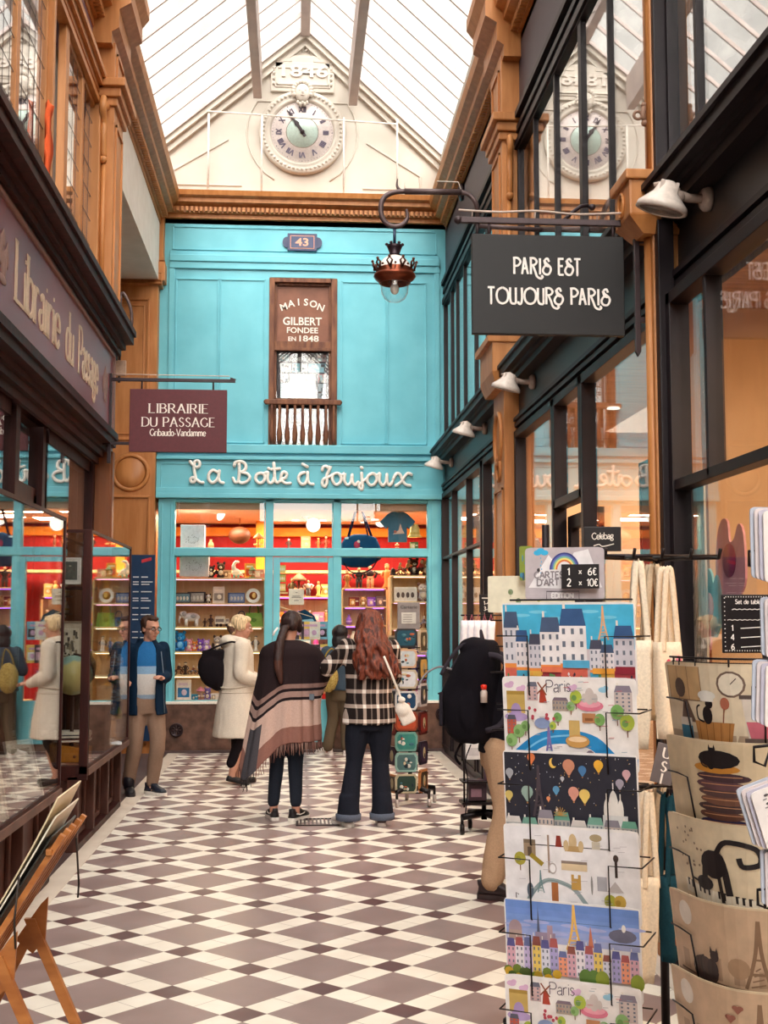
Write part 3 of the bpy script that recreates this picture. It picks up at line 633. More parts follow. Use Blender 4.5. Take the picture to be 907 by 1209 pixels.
# --- left side
def left_wall():
    xw = -1.72
    # upper leaded windows (closed casements and one standing open)
    LEAD = MB()
    def casement(name, y0, y1, lead=True, z0=4.1, z1=6.0, X=-1.73):
        b = MB(); fw = .045
        b.box(X-.02, X+.02, y0, y0+fw, z0, z1, .006); b.box(X-.02, X+.02, y1-fw, y1, z0, z1, .006); b.box(X-.02, X+.02, y0, y1, z0, z0+.08, .006); b.box(X-.02, X+.02, y0, y1, z1-.07, z1, .006)
        o = struct(name, b, WOODB); g = MB(); g.box(X-.003, X+.003, y0+.03, y1-.03, z0+.04, z1-.04); g.build('glass', UPG, o)
        l = MB().color('#4a3a3a'); n = max(2, int((y1-y0)/.16)); m_ = 9
        for i in range(1, n): y = y0+(y1-y0)*i/n; l.box(X-.004, X+.004, y-.003, y+.004, z0+.05, z1-.05)
        for i in range(1, m_): z = z0+(z1-z0)*i/m_; l.box(X-.004, X+.004, y0+.04, y1-.04, z-.003, z+.003)
        l.build('lead_bars', PAINT, o); return o
    ys = [(YB, .2), (.2, 2.4), (2.4, 4.6), (5.0, 6.3), (6.3, 7.42), (7.42, 8.3), (8.95, 9.66), (9.66, 10.25)]
    for i, (a, c) in enumerate(ys): casement('window_%d' % (15+i), a, c)
    b = MB(); b.box(-1.75, -1.69, 8.82, 8.95, 4.1, 6.0, .008); b.box(-1.75, -1.67, 8.28, 8.34, 4.1, 6.0, .006); b.box(-1.75, -1.66, 10.2, 10.31, 4.1, 6.0, .01); struct('trim_26', b, WOODB)
    b = MB().color('#f0693c'); vs_ = []
    for k in range(13):
        y = 8.1; z = 4.42+.66*k/12; w = .055+.006*math.sin(k*1.1)
        vs_.append([(-1.67+.012*math.sin(k*1.7), 8.08, z), (-1.66, 8.08+w, z), (-1.65+.01*math.cos(k), 8.08+w*2, z), (-1.69, 8.08+w, z)])
    b.rings(vs_); tag(b.build('hanging_cloth', CLOTH), 'bright orange cloth hanging in the open upper left window', 'cloth')
    b = MB(); b.box(-1.86, -1.83, YB, 8.3, 4.0, 5.96); b.box(-1.86, -1.83, 8.85, 10.29, 4.0, 5.96); struct('wall_left_blind', b, CURT)
    b = MB(); b.box(-2.3, -2.1, 8.2, 8.8, 4.0, 6.05); b.box(-2.02, -1.98, 8.3, 8.85, 4.05, 6.02); struct('wall_left_dark_opening', b, BLACKF)
    b = MB(); b.box(-1.95, -1.74, YB, 10.3, 6.02, 6.75); u = struct('wall_left_upper', b, pbr('mauve_wall', '#6d4a50', '#7a5459', rough=.6, scale=2))
    b = MB(); mould(b, steps(-1, -1.75, [(.08, .05), (.04, .06), (.07, .05), (.1, .06), (.13, .05)], 5.97), YB, 10.3); b.build('architrave', WOODB, u)
    # pilaster
    b = MB(); b.box(-1.95, -1.56, 10.3, 10.82, 4.0, 6.55, .006)
    b.box(-1.95, -1.5, 10.24, 10.88, 6.05, 6.13, .01); b.box(-1.95, -1.46, 10.2, 10.93, 6.13, 6.2, .01); b.box(-1.95, -1.53, 10.27, 10.85, 5.98, 6.05, .01)
    for z0, z1 in ((4.3, 5.85), (6.25, 6.48)):
        for q in ((10.37, 10.39, z0, z1), (10.73, 10.75, z0, z1), (10.37, 10.75, z0, z0+.02), (10.37, 10.75, z1-.02, z1)): b.box(-1.575, -1.545, *q)
    b.tube(catmull([(-1.64, 10.27, 5.52), (-1.64, 10.24, 5.7), (-1.64, 10.25, 5.82), (-1.64, 10.18, 5.92), (-1.64, 10.22, 6.02), (-1.64, 10.27, 5.98)], 4), [.03]*21, 8); b.ball((-1.64, 10.24, 5.96), .05); b.ball((-1.64, 10.26, 5.5), .035); b.tube([(-1.64, 10.285, 4.2), (-1.64, 10.285, 5.48)], .022)
    struct('trim_27', b, WOODB)
    # white overhanging box beyond the pilaster
    b = MB(); b.box(-3.3, -1.74, 10.84, 15.4, 5.9, 6.7); struct('wall_left_overhang', b, pbr('overhang_paint', '#d5c9bd', '#ded3c8', rough=.8))
    # recess end walls
    b = MB(); b.box(-3.4, -3.2, 10.8, 15.6, 0, 6.0); b.box(-3.4, -1.9, 10.98, 11.1, 0, 5.9); struct('wall_left_recess', b, pbr('recess_paint', '#6b5348', '#75594c', rough=.7))
    # sign board & cornice of the bookshop
    b = MB()
    mould(b, steps(-1, -1.62, [(.03, .04), (.06, .05), (.1, .05), (.17, .07), (.19, .05)], 3.93), YB, 10.98)
    mould(b, steps(-1, -1.75, [(.03, .06), (.07, .05), (.1, .04), (.17, .06), (.19, .06)], 2.98), YB, 10.9)
    struct('trim_28', b, WOODD)
    b = MB(); b.box(-1.9, -1.62, YB, 10.9, 3.22, 3.98); struct('wall_left_fascia', b, WOODD)
    # shop windows under the fascia
    for i, (a, c) in enumerate(((YB, 2.0), (2.0, 4.4), (4.4, 6.2), (6.2, 7.88), (8.98, 10.85))):
        f = MB(); f.box(-1.88, -1.75, c-.08, c+.04, .5, 3.0, .006); f.box(-1.88, -1.78, a, c, 2.9, 3.0); f.box(-1.88, -1.78, a, c, .5, .58)
        o = struct('window_%d' % (23+i), f, WOODD); g = MB(); g.box(-1.796, -1.789, a+.03, c-.08, .55, 2.92); g.build('glass', CASEG, o)
    f = MB(); f.box(-1.9, -1.84, 7.95, 8.9, .06, .6); f.box(-1.9, -1.84, 7.95, 8.06, .06, 2.5); f.box(-1.9, -1.84, 8.8, 8.9, .06, 2.5); f.box(-1.9, -1.84, 7.95, 8.9, 2.42, 2.55); f.box(-1.9, -1.8, 8.88, 8.98, .06, 3.0)
    o = struct('door_3', f, WOODD); g = MB(); g.box(-1.874, -1.866, 8.05, 8.8, .6, 2.42); g.build('glass', CASEG, o)
    g = MB(); g.box(-1.86, -1.85, 7.95, 8.9, 2.55, 2.95); g.build('transom_glass', CASEG, o)
    b = MB(); b.box(-2.0, -1.62, 10.86, 11.0, 0, 3.22, .008); b.box(-1.66, -1.6, 10.88, 10.98, .1, 3.1, .006); struct('trim_29', b, pbr('warm_brown_wood', '#7a4420', '#8b5028', rough=.45, scale=3, stretch=(5, 5, .7)))
    b = MB(); b.box(-4.2, -4.1, YB, 10.9, 0, 3.1); b.box(-4.2, -1.9, YB, 11, 3.05, 3.15); b.box(-4.2, -1.9, 10.85, 10.95, 0, 3.1); struct('wall_left_interior', b, pbr('interior_wood', '#4a2416', '#5c3020', rough=.6, scale=3, stretch=(1, 6, 1)))
left_wall()
b = MB(); b.box(-2.2, 2.2, YB-.2, YB, 0, 4.6); b.box(-1.2, 1.2, YB, YB+.1, .1, 3.2, .02); b.box(-2.0, 2.0, YB, YB+.12, 3.4, 3.6, .02); struct('added_wall_behind', b, pbr('added_wall_paint', '#5a4438', '#6c5446', rough=.7))  # unseen wall added to keep bright sky out of the facade glass reflections
# =================================================================== GABLE: CLOCK, DATE TABLET, GUARD RAIL
GX, GZ = xf(357, 158), zf(158)
t = thing('wall_clock', 'large round white relief clock with roman numerals and a pale green centre', 'clock', (GX, YF-.01, GZ))
WP = PALEW
b = MB(); b.lathe([(0, 0), (.56, 0), (.56, -.05), (.545, -.075), (.5, -.08), (.47, -.06), (.455, -.07), (.43, -.08), (.415, -.05), (.41, -.035), (0, -.035)], axis='y', n=64)
for k in range(56):
    a = 2*PI*k/56; b.ball((.505*math.cos(a), -.08, .505*math.sin(a)), .02, .018, .02, 6)
b.build('surround', WP, t)
b = MB().color('#e9dedb'); b.lathe([(0, -.036), (.405, -.036), (.405, -.04), (0, -.042)], axis='y', n=48); b.build('dial', PAINT, t)
b = MB().color('#c6dcd4'); b.lathe([(0, -.043), (.205, -.043), (.205, -.046), (0, -.048)], axis='y', n=40); b.color('#8b7a6a'); b.tube([(.208*math.cos(2*PI*k/40), -.045, .208*math.sin(2*PI*k/40)) for k in range(40)], .004, 5, closed=True); b.build('dial_centre', PAINT, t)
b = MB().color('#544a5e'); rom = ['XII', 'I', 'II', 'III', 'IIII', 'V', 'VI', 'VII', 'VIII', 'IX', 'X', 'XI']
for h in range(12):
    a = PI/2-h*PI/6; U = (math.sin(a), 0, -math.cos(a)); V = (math.cos(a), 0, math.sin(a)); r_ = .268
    write(b, rom[h], (r_*V[0], -.043, r_*V[2]), U, V, .075, thick=.22, thin=.1, sp=.16, depth=.004)
for k in range(60):
    a = 2*PI*k/60; s_ = .007 if k % 5 == 0 else .004; b.ball((.385*math.cos(a), -.043, .385*math.sin(a)), s_, .003, s_, 5)
b.build('numerals', PAINT, t)
def hand(nm, ang, l, w):
    b = MB().color('#33242a'); a = R(90-ang); d = Vector((math.cos(a), 0, math.sin(a))); n_ = Vector((-d.z, 0, d.x)); y = -.055 if nm[0] == 'h' else -.062
    pts = [d*-.07+n_*w, d*(l*.55)+n_*w, d*(l*.62)+n_*w*1.7, d*(l*.78)+n_*w*1.2, d*l, d*(l*.78)-n_*w*1.2, d*(l*.62)-n_*w*1.7, d*(l*.55)-n_*w, d*-.07-n_*w]
    b.prism([(p.x, y, p.z) for p in pts], (0, -.005, 0)); b.build(nm, PAINT, t)
hand('hour_hand', -33, .2, .02); hand('minute_hand', -35, .36, .013)
b = MB().color('#33242a'); b.lathe([(0, -.05), (.03, -.05), (.03, -.07), (0, -.072)], axis='y', n=16); b.build('hand_hub', PAINT, t)
# carved mask on the rim
t = thing('carved_head', 'small white carved face relief above the clock rim, crowned with hair', 'relief', (GX, YF-.1, GZ+.5))
b = MB(); b.ball((0, -.02, 0), .1, .06, .12, 16); b.ball((0, -.085, -.01), .014, .02, .028, 8); b.ball((-.035, -.07, .02), .016, .012, .01, 8); b.ball((.035, -.07, .02), .016, .012, .01, 8); b.ball((0, -.075, -.05), .028, .012, .009, 8)
for k in range(13):
    a = R(-20+k*220/12); b.ball((.115*math.cos(a), -.02, .02+.13*math.sin(a)), .032, .035, .032, 8)
for k in range(5): b.ball((-.06+k*.03, -.02, -.13-.02*(k % 2)), .02, .03, .03, 8)
b.build('head', WP, t)
b = MB()
for k in range(7):
    a = R(30+k*20); b.ball((.12*math.cos(a), -.01, .02+.14*math.sin(a)), .014, .014, .026, 8, Matrix.Rotation(PI/2-a, 3, 'Y'))
b.build('leaf_crown', WP, t)
TZ0, TZ1 = zf(110), zf(67); TX0, TX1 = xf(317, 88), xf(397, 88)
t = thing('date_tablet', 'white relief tablet with the raised date 1846 above the clock', 'tablet', (GX, YF-.005, (TZ0+TZ1)/2))
w2, h2 = (TX1-TX0)/2, (TZ1-TZ0)/2
b = MB(); b.box(-w2+.03, w2-.03, -.04, .01, -h2, h2, .01); b.box(-w2, w2, -.05, .01, h2*.1, h2*.92, .01); b.box(-w2+.08, w2-.08, -.055, 0, -h2+.05, h2-.1, .012)
panel_ = [(-w2+.1, w2-.1, -h2+.08, -h2+.1), (-w2+.1, w2-.1, h2-.19, h2-.17), (-w2+.1, -w2+.12, -h2+.08, h2-.17), (w2-.12, w2-.1, -h2+.08, h2-.17)]
for q in panel_: b.box(q[0], q[1], -.07, -.05, q[2], q[3], .005)
for s in (-1, 1):
    for k in range(5): b.ball((s*(w2-.07), -.05, -h2+.1+k*.07), .02, .02, .024, 8)
    b.box(s*(w2-.3), s*(w2-.02), -.06, 0, h2-.1, h2-.06, .006)
b.build('tablet', WP, t)
b = MB(); flat_text(b, '1846', (0, -.075, -.055), (1, 0, 0), (0, 0, 1), .15, width=.6)
fs_ = list(b.f); vs_ = list(b.v); b2 = MB(); 
for f_ in fs_: b2.prism([vs_[i] for i in f_], (0, .03, 0))
b2.build('date', pbr('plaster_shade', '#cfc5bb', '#d8cfc6', rough=.8, scale=3), t)
t = thing('relief_initials', 'faint white relief ornament of lattice and scrolls at the gable peak', 'relief', (GX, YF-.005, zf(57)))
b = MB()
for k in range(9): b.tube([(-.3+k*.075, -.01, -.06), (-.3+k*.075+.02, -.01, .1-.02*abs(k-4))], .008, 5)
b.tube(catmull([(-.06, -.02, -.06), (-.09, -.02, .02), (0, -.02, .06), (.09, -.02, .02), (.03, -.02, -.05)], 4), .014, 6); b.build('ornament', WP, t)
t = thing('guard_rail', 'thin white metal guard rail standing on the cornice in front of the gable', 'railing', (0, 15.42, zc+.31))
b = MB().color('#e6dfd6'); zr = fz(355, 139, 15.42)-zc-.31
b.tube([(fx(245, 135, 15.42), 0, zr+.05), (fx(470, 142, 15.42), 0, zr-.05)], .012); b.build('top_rail', PAINT, t)
for p in (246, 309, 406, 469):
    b = MB().color('#e6dfd6'); x = fx(p, 190, 15.42); b.tube([(x, 0, 0), (x, 0, zr+.02)], .013); b.lathe([(.03, 0), (.03, .012), (.014, .02)], (x, 0, 0), 10); b.build('post', PAINT, t)
# =================================================================== MAISON GILBERT WINDOW
OWD = pbr('weathered_brown_wood', '#5f3626', '#8a5a3c', rough=.6, scale=5, stretch=(4, 4, .8), bump=.15)
b = MB(); q = lambda *a: wbox(b, *a)
q(317.5, 324, 329, 526, YF-.03, YF+.15, .006); q(391, 398, 329, 526, YF-.03, YF+.15, .006); q(324, 391, 329, 334, YF-.03, YF+.15, .006); q(324, 391, 403, 413, YF-.0, YF+.12, .005)
q(324, 326.5, 334, 526, YF+.02, YF+.14); q(388.5, 391, 334, 526, YF+.02, YF+.14); q(324, 391, 334, 336.5, YF+.02, YF+.14); q(324, 391, 470, 473, YF+.02, YF+.14); q(324, 391, 411, 414.5, YF-.03, YF+.02, .004)
wn = struct('window_28', b, OWD)
b = MB(); wbox(b, 326, 389, 336, 404, YF+.06, YF+.12); b.build('lettered_panel', pbr('brown_panel', '#7a4a35', '#8c5840', rough=.5, scale=5), wn)
b = MB().color('#f2e6d8'); O = (xf(357, 380), YF+.06, 0)
let = 'MAISON'; n = len(let)
for i, ch in enumerate(let):
    a = (i-(n-1)/2)*.145; px_ = 357+(i-(n-1)/2)*8.3; py_ = 361-6*(1-((i-2.5)/2.5)**2)
    U = (math.cos(a*.9), 0, -math.sin(a*.9)); V = (math.sin(a*.9), 0, math.cos(a*.9))
    flat_text(b, ch, (xf(px_, py_), YF+.055, zf(py_+4.0)), U, V, .088)
flat_text(b, 'GILBERT', (xf(357, 380), YF+.055, zf(382.5)), (1, 0, 0), (0, 0, 1), .1, width=.50)
flat_text(b, 'FONDEE', (xf(357, 390), YF+.055, zf(392)), (1, 0, 0), (0, 0, 1), .072, width=.40)
flat_text(b, 'EN', (xf(345, 400), YF+.055, zf(401.5)), (1, 0, 0), (0, 0, 1), .055, width=.1)
flat_text(b, '1848', (xf(364, 400), YF+.055, zf(401.8)), (1, 0, 0), (0, 0, 1), .075, width=.25)
b.build('lettering', PAINT, wn)
g = MB(); wbox(g, 326, 389, 414, 526, YF+.05, YF+.056); g.build('glass', GLASS, wn)
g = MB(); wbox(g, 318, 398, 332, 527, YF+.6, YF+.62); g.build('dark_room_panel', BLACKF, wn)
# poster of small pictures behind the sash
def pic_poster(name, label, cat, px0, px1, py0, py1, y, base, cells, txt=None):
    t = thing(name, label, cat, (xf(357, 470), y, zf(py1)))
    X0 = lambda p: xf(p, 470)-xf(357, 470); Z0 = lambda p: zf(p)-zf(py1)
    b = MB().color(base); b.box(X0(px0), X0(px1), 0, .01, 0, Z0(py0)); b.build('backing', PRINT, t)
    b = MB()
    for (a, c, d, e, h) in cells:
        b.color(h); b.box(X0(a), X0(c), -.006, 0, Z0(e), Z0(d))
        for _ in range(7):
            u = random.uniform(a, c-2); v = random.uniform(d, e-2); b.color(random.choice(['#33414a', '#e8e4dc', '#8f9ca0', '#5b4a44', '#b9d6dc'])); w_ = min(c-u, random.uniform(1, 5)); h_ = min(e-v, random.uniform(1, 4))
            b.box(X0(u), X0(u+w_), -.009-.0004*_, -.005, Z0(v+h_), Z0(v))
    b.build('pictures', PRINT, t)
    if txt: 
        b = MB().color('#f2efe8'); flat_text(b, txt[0], (X0(txt[1]), -.01, Z0(txt[2])), (1, 0, 0), (0, 0, 1), txt[3], width=txt[4]); b.build('title', PRINT, t)
    return t
cells = [(331, 341, 416, 424, '#9cc6ce'), (375, 385, 416, 424, '#c9a9ac'), (331, 344, 426.5, 437, '#d9dcd6'), (345, 354, 426.5, 437, '#8fcbd8'), (355, 363, 426.5, 437, '#c8c4c0'), (364, 385, 426.5, 437, '#8ec4d4'),
         (331, 340, 439, 449, '#b9b4b2'), (376, 385, 439, 449, '#c98f92'), (331, 340, 450.5, 469, '#b9d3d8'), (376, 385, 450.5, 469, '#a8b6be'), (342, 373, 439, 469, '#c9c7c4'), (331, 356, 471, 475, '#b3aca8'), (358, 385, 471, 475, '#b3aca8')]
pic_poster('picture_poster', 'dark poster of small photographs titled AMÉRIQUE behind the old brown sash window', 'poster', 327, 388, 414.5, 476, YF+.14, '#3a3036', cells, ('AMERIQUE', 358, 424, .05, .3))
pic_poster('print_sheet', 'row of grey portrait prints with pale sheets behind the small balustrade', 'prints', 327, 388, 478, 525, YF+.2, '#4b3a38', [(334, 344, 480, 494, '#8c7c76'), (346, 354, 480, 494, '#8c8078'), (364, 373, 480, 494, '#94867e'), (375, 384, 480, 494, '#8f8078'), (328, 333, 498, 523, '#a9c9cc'), (336, 345, 498, 523, '#d6cfc4'), (347, 356, 498, 523, '#d9d3c6'), (358, 365, 498, 523, '#d6cfc4'), (366, 373, 498, 523, '#6fb0c4'), (376, 386, 498, 523, '#a86a50')])
t = thing('window_balustrade', 'little turned-wood balustrade across the foot of the old brown window', 'balustrade', (xf(357, 500), YF-.08, zf(526)))
H_ = zf(476)-zf(526); X0 = lambda p: xf(p, 500)-xf(357, 500)
b = MB(); b.box(X0(313), X0(402), -.03, .03, H_-.035, H_+.03, .01); b.ball((X0(314), 0, H_), .03); b.ball((X0(401), 0, H_), .03); b.build('handrail', OWD, t)
for k in range(9):
    x = X0(321+k*9.1); b = MB(); b.lathe([(.018, 0), (.03, .06), (.034, .14), (.02, .26), (.012, .36), (.02, .4), (.014, .44), (.022, H_-.03)], (x, 0, 0), 10); b.build('baluster', OWD, t)
# =================================================================== SHOP NAME
SGA = ['68,82 85,102 110,124 136,118 141,92 125,74 105,82 98,112 101,160 110,205 100,232 78,236 71,215 90,202 120,220 145,238 166,240',
 '272,160 240,146 211,175 210,215 235,240 265,225 284,190 290,150', '288,152 284,200 295,232 320,241', '403,112 412,86 450,77 485,95 490,130 466,155 448,158', '450,158 500,170 521,200 496,232 455,241 440,228',
 '440,95 441,160 433,225 410,236 394,205', '600,165 575,175 565,210 590,240 620,232 636,200 625,170 600,165', '625,172 642,162 658,160 655,200 666,236 690,236 706,200', '663,128 667,130',
 '703,88 708,150 712,210 730,238 752,222', '688,136 747,130', '755,206 790,200 801,168 776,155 758,190 775,230 800,241 829,240']
SGB = ['87,148 60,156 44,190 60,226 90,226 107,190 110,145', '110,147 112,200 125,226 149,230', '74,88 108,106', '214,128 218,110 240,101 258,112 272,103 262,130 246,165 247,215 232,246 213,228 224,192 268,174 288,160',
 '317,150 291,160 285,195 305,229 335,222 349,186 336,156 317,150', '338,160 360,160 374,150 370,200 390,233 414,216 425,160', '425,162 428,212 446,233 468,212', '492,148 495,200 500,244 490,266 474,246 488,218 522,190', '490,108 495,112',
 '567,150 541,165 531,200 551,231 581,226 600,190 591,158 567,150', '592,162 608,158 622,150 618,200 640,233 664,212 672,155', '672,157 675,210 692,233 712,205', '716,190 738,149 764,155 780,190 800,224 836,234', '846,156 818,147 792,178 766,214 735,234']
t = thing('shop_name_sign', 'white raised cursive letters reading La Boîte à Joujoux on the turquoise fascia', 'sign', (xf(355, 562), YF-.11, zf(562)))
b = MB().color('#f6f2ea')
for S_, ox, sc in ((SGA, 215, 6.479), (SGB, 345, 6.047)):
    for st in S_:
        pts = []
        for q_ in st.split():
            a, c = map(float, q_.split(',')); X = ox+a/sc; Y = 535+c/sc
            pts.append((xf(X, Y)-xf(355, 562), 0, zf(Y)-zf(562)))
        if len(pts) > 2: pts = catmull(pts, 4)
        b.tube([(p[0], -.02, p[2]) for p in pts], .021, 8, flat=1, ref=None); b.ball((pts[0][0], -.02, pts[0][2]), .021, n=8); b.ball((pts[-1][0], -.02, pts[-1][2]), .021, n=8)
b.build('lettering', GLOSSP, t)
# =================================================================== HANGING SIGNS
IRON = attr_mat('wrought_iron', .45, metal=.4)
# right: black sign
YS = 6.02
t = thing('hanging_shop_sign', 'black hanging board reading PARIS EST TOUJOURS PARIS on an iron bracket', 'sign', (fx(770, 330, YS), YS, 3.0))
x0, x1, z0, z1 = fx(557, 330, YS)-t.location.x, fx(736, 330, YS)-t.location.x, fz(640, 396, YS)-3, fz(640, 279, YS)-3
b = MB().color('#151213'); b.box(x0, x1, -.02, .02, z0, z1, .004); b.build('board', PAINT, t)
DG = dict(P=(.5, ".06,0 .06,1|~-.02,1 .3,1 .5,.78 .34,.54 .06,.5"), A=(.5, ".02,0 .2,1.04|.2,1.04 .44,0|.08,.36 .38,.36"), R=(.52, ".06,0 .06,1|~-.02,1 .3,1 .48,.8 .34,.6 .06,.56|~.2,.56 .36,.2 .5,-.14 .76,-.26 .9,-.16 .8,-.06"), I=(.22, ".1,.0 .1,1"),
 S=(.56, "~.44,.8 .34,1 .16,.92 .2,.74 .5,.5 .56,.28 .4,.02 .12,.04 .0,.26 .14,.52 .34,.56|~.1,.9 .2,.6 .42,.5"), E=(.42, ".06,0 .06,1|.0,1 .4,1|.06,.55 .34,.55|.06,0 .4,0"), T=(.5, ".22,0 .22,1|0,1 .46,1|.17,0 .27,0"),
 O=(.78, "~.39,1 .1,.84 0,.5 .1,.14 .39,0 .68,.14 .78,.5 .68,.84 .39,1"), U=(.46, "~.04,1 .04,.3 .14,.03 .4,.0|.42,.0 .42,1"), J=(.36, "~.28,1 .28,.3 .2,.0 .06,.02 .04,.14"))
DG[' '] = (.34, '')
def deco(ch):
    w, s_ = DG[ch]; out = []
    for st in s_.split('|'):
        if not st: continue
        pts = [tuple(map(float, q_.split(','))) for q_ in st.lstrip('~').split()]
        if st[0] == '~': pts = [(p[0], p[1]) for p in catmull([(a, c, 0) for a, c in pts], 5)]
        out.append(pts)
    return w, out
def dwrite(b, txt, pcx, pcy, size, x_w):
    wd = sum(DG[c][0]+.09 for c in txt)-.09; k = x_w/wd
    x = fx(pcx, 330, YS)-t.location.x-x_w/2; zz = fz(640, pcy, YS)-3; lf = 0
    for ch in txt:
        w, sts = deco(ch)
        for st in sts:
            lf = (lf+.0002) % .002
            for qd in ribbon([(a*k, c*size) for a, c in st], lambda dx, dy: .0105): b.prism([(x+a, -.0205, zz+c) for a, c in qd], (0, -.003-lf, 0))
        x += (w+.09)*k
b = MB().color('#f4ece6'); dwrite(b, 'PARIS EST', 645.5, 325.5, .082, .345); dwrite(b, 'TOUJOURS PARIS', 647, 360.5, .082, .62); b.build('lettering', PAINT, t)
b = MB().color('#3c2e30'); xe = fx(541, 257, YS)-t.location.x; xp = fx(752, 330, YS)-t.location.x; zt = fz(640, 262, YS)-3
b.box(xe, xp+.05, -.012, .012, zt-.016, zt+.016, .004); b.ball((xe, 0, zt), .022, n=8); b.box(xp-.014, xp+.014, -.014, .014, fz(752, 415, YS)-3, zt+.02, .003)
b.prism([(xp-.014, -.014, fz(752, 415, YS)-3), (xp+.014, -.014, fz(752, 415, YS)-3), (xp, -.014, fz(752, 421, YS)-3)], (0, .028, 0))
for zz in (fz(760, 284, YS)-3, fz(760, 378, YS)-3): b.box(x1-.0 if zz < .1 else xp, .12, -.01, .01, zz-.014, zz+.014, .003)
for xx in (x0+.09, x0+.03): b.tube([(xx, 0, z1-.01), (xx, 0, zt)], .007, 6)
b.tube([(x1-.05, 0, z1-.01), (x1-.05, 0, zt)], .007, 6)
b.build('bracket', IRON, t)
b = MB().color('#c4b0a4'); zz = zt+.045; b.tube(catmull([(xe, -.02, zz), (xe+.2, -.02, zz-.006), (xe+.4, -.02, zz+.004), (xe+.62, -.02, zz-.008), (xp, -.02, zz+.01)], 5), .006, 6)
for k in range(3): b.tube([(xe+.07+k*.32, -.02, zz), (xe+.07+k*.32, 0, zt)], .004, 5)
b.build('cable', PAINT, t)
b = MB().color('#33282c'); xx = fx(668, 262, YS)-t.location.x; b.tube([(xx-.02, 0, zt), (xx+.04, .02, zt+.06), (xx+.09, .04, zt+.1), (xx+.13, .05, zt+.11)], .01, 8); b.ball((xx+.15, .05, zt+.1), .018, .018, .018, 8); b.build('lamp_arm', IRON, t)
# left: maroon sign
YL = 10.6
t = thing('bookshop_sign', 'maroon hanging board reading LIBRAIRIE DU PASSAGE with Gribaudo-Vandamme beneath', 'sign', (-1.55, YL, 3.2))
x0, x1, z0, z1 = fx(153, 497, YL)+1.55, fx(268, 497, YL)+1.55, fz(210, 534, YL)-3.2, fz(210, 460, YL)-3.2
b = MB().color('#5b2128'); b.box(x0, x1, -.015, .015, z0, z1, .004); b.build('board', PAINT, t)
b = MB().color('#f1e6dc'); xc = fx(210.5, 497, YL)+1.55
def swrite(b, txt, cy_, size, wid, **k):
    n0 = len(b.v); write(b, txt, (xc, -.0155, fz(210, cy_, YL)-3.2), (1, 0, 0), (0, 0, 1), size, depth=.003, **k)
    xs = [v[0] for v in b.v[n0:]]; m_ = (min(xs)+max(xs))/2; kx = wid/(max(xs)-min(xs))
    for i in range(n0, len(b.v)): v = b.v[i]; b.v[i] = (xc+(v[0]-m_)*kx, v[1], v[2])
swrite(b, 'LIBRAIRIE', 488, .078, .51, serif=True, thick=.15, thin=.05, sp=.22); swrite(b, 'DU PASSAGE', 504, .078, .625, serif=True, thick=.15, thin=.05, sp=.22)
swrite(b, 'Gribaudo-Vandamme', 515, .058, .48, serif=True, thick=.17, thin=.09, sp=.14)
b.build('lettering', PAINT, t)
b = MB().color('#33262a'); zt = fz(210, 449, YL)-3.2; b.box(-.1, fx(278, 449, YL)+1.55, -.014, .014, zt-.014, zt+.014, .003); b.prism([(fx(272, 449, YL)+1.55, -.014, zt), (fx(279, 449, YL)+1.55, -.014, zt+.014), (fx(272, 449, YL)+1.55, -.014, zt+.03)], (0, .028, 0))
b.box(-.06, -.03, -.015, .015, z0-.1, zt+.05, .003); b.box(-.1, x0+.02, -.012, .012, z0+.06, z0+.085, .003)
for xx in (x1-.12, x0+.1): b.tube([(xx, 0, z1-.005), (xx, 0, zt)], .008, 6)
b.build('bracket', IRON, t)
b = MB().color('#d8c4b4'); b.tube([(-.05, -.01, zt+.045), (x1+.02, -.01, zt+.04)], .004, 6); b.build('cable', PAINT, t)
# =================================================================== BOOKSHOP FASCIA PANEL
XP = -1.6
t = thing('bookshop_fascia', 'long faded maroon fascia panel lettered Librairie du Passage in gold serif', 'sign', (XP, 0, 3.25))
b = MB(); b.box(-.03, 0, 2, 10.75, .02, .66); b.build('panel', PINKM, t)
b = MB(); b.color('#8e6c64')
for q_ in ((2, 10.8, -.03, .0), (2, 10.8, .66, .69)): b.box(-.03, .02, *q_, .008)
b.box(-.03, .02, 10.75, 10.82, -.03, .69, .01); b.color('#c7a79a'); b.box(-.03, .028, 2, 10.8, -.045, -.03); b.box(-.03, .012, 2, 10.75, .02, .03); b.build('panel_frame', PAINT, t)
b = MB().color('#dcc4ac'); x1_ = onx = None
# letters run along +Y when read from the passage: origin at the near end
def ywrite(txt, ya, yb, size, **k):
    n0 = len(b.v); write(b, txt, (.001, (ya+yb)/2, .19), (0, 1, 0), (0, 0, 1), size, depth=.004, **k)
    ys_ = [v[1] for v in b.v[n0:]]; m_ = (min(ys_)+max(ys_))/2; kk = (yb-ya)/(max(ys_)-min(ys_))
    for i in range(n0, len(b.v)): v = b.v[i]; b.v[i] = (v[0], (ya+yb)/2+(v[1]-m_)*kk, v[2])
ywrite('Librairie', 6.98, 8.35, .34, serif=True, thick=.17, thin=.07, sp=.14); ywrite('du', 8.55, 8.87, .34, serif=True, thick=.17, thin=.07, sp=.14); ywrite('Passage', 9.05, 9.98, .34, serif=True, thick=.18, thin=.08, sp=.12)
b.build('lettering', PAINT, t)
b = MB().color('#9b7a72')
for cy_ in (6.7, 10.35):
    for k in range(5): b.ball((.003, cy_-.1+.05*k, .33+.05*math.sin(k*2)), .004, .04, .1-.01*abs(k-2), 8)
    b.ball((.004, cy_, .45), .004, .05, .05, 8); b.ball((.004, cy_, .22), .004, .09, .03, 8)
b.build('crest', PAINT, t)
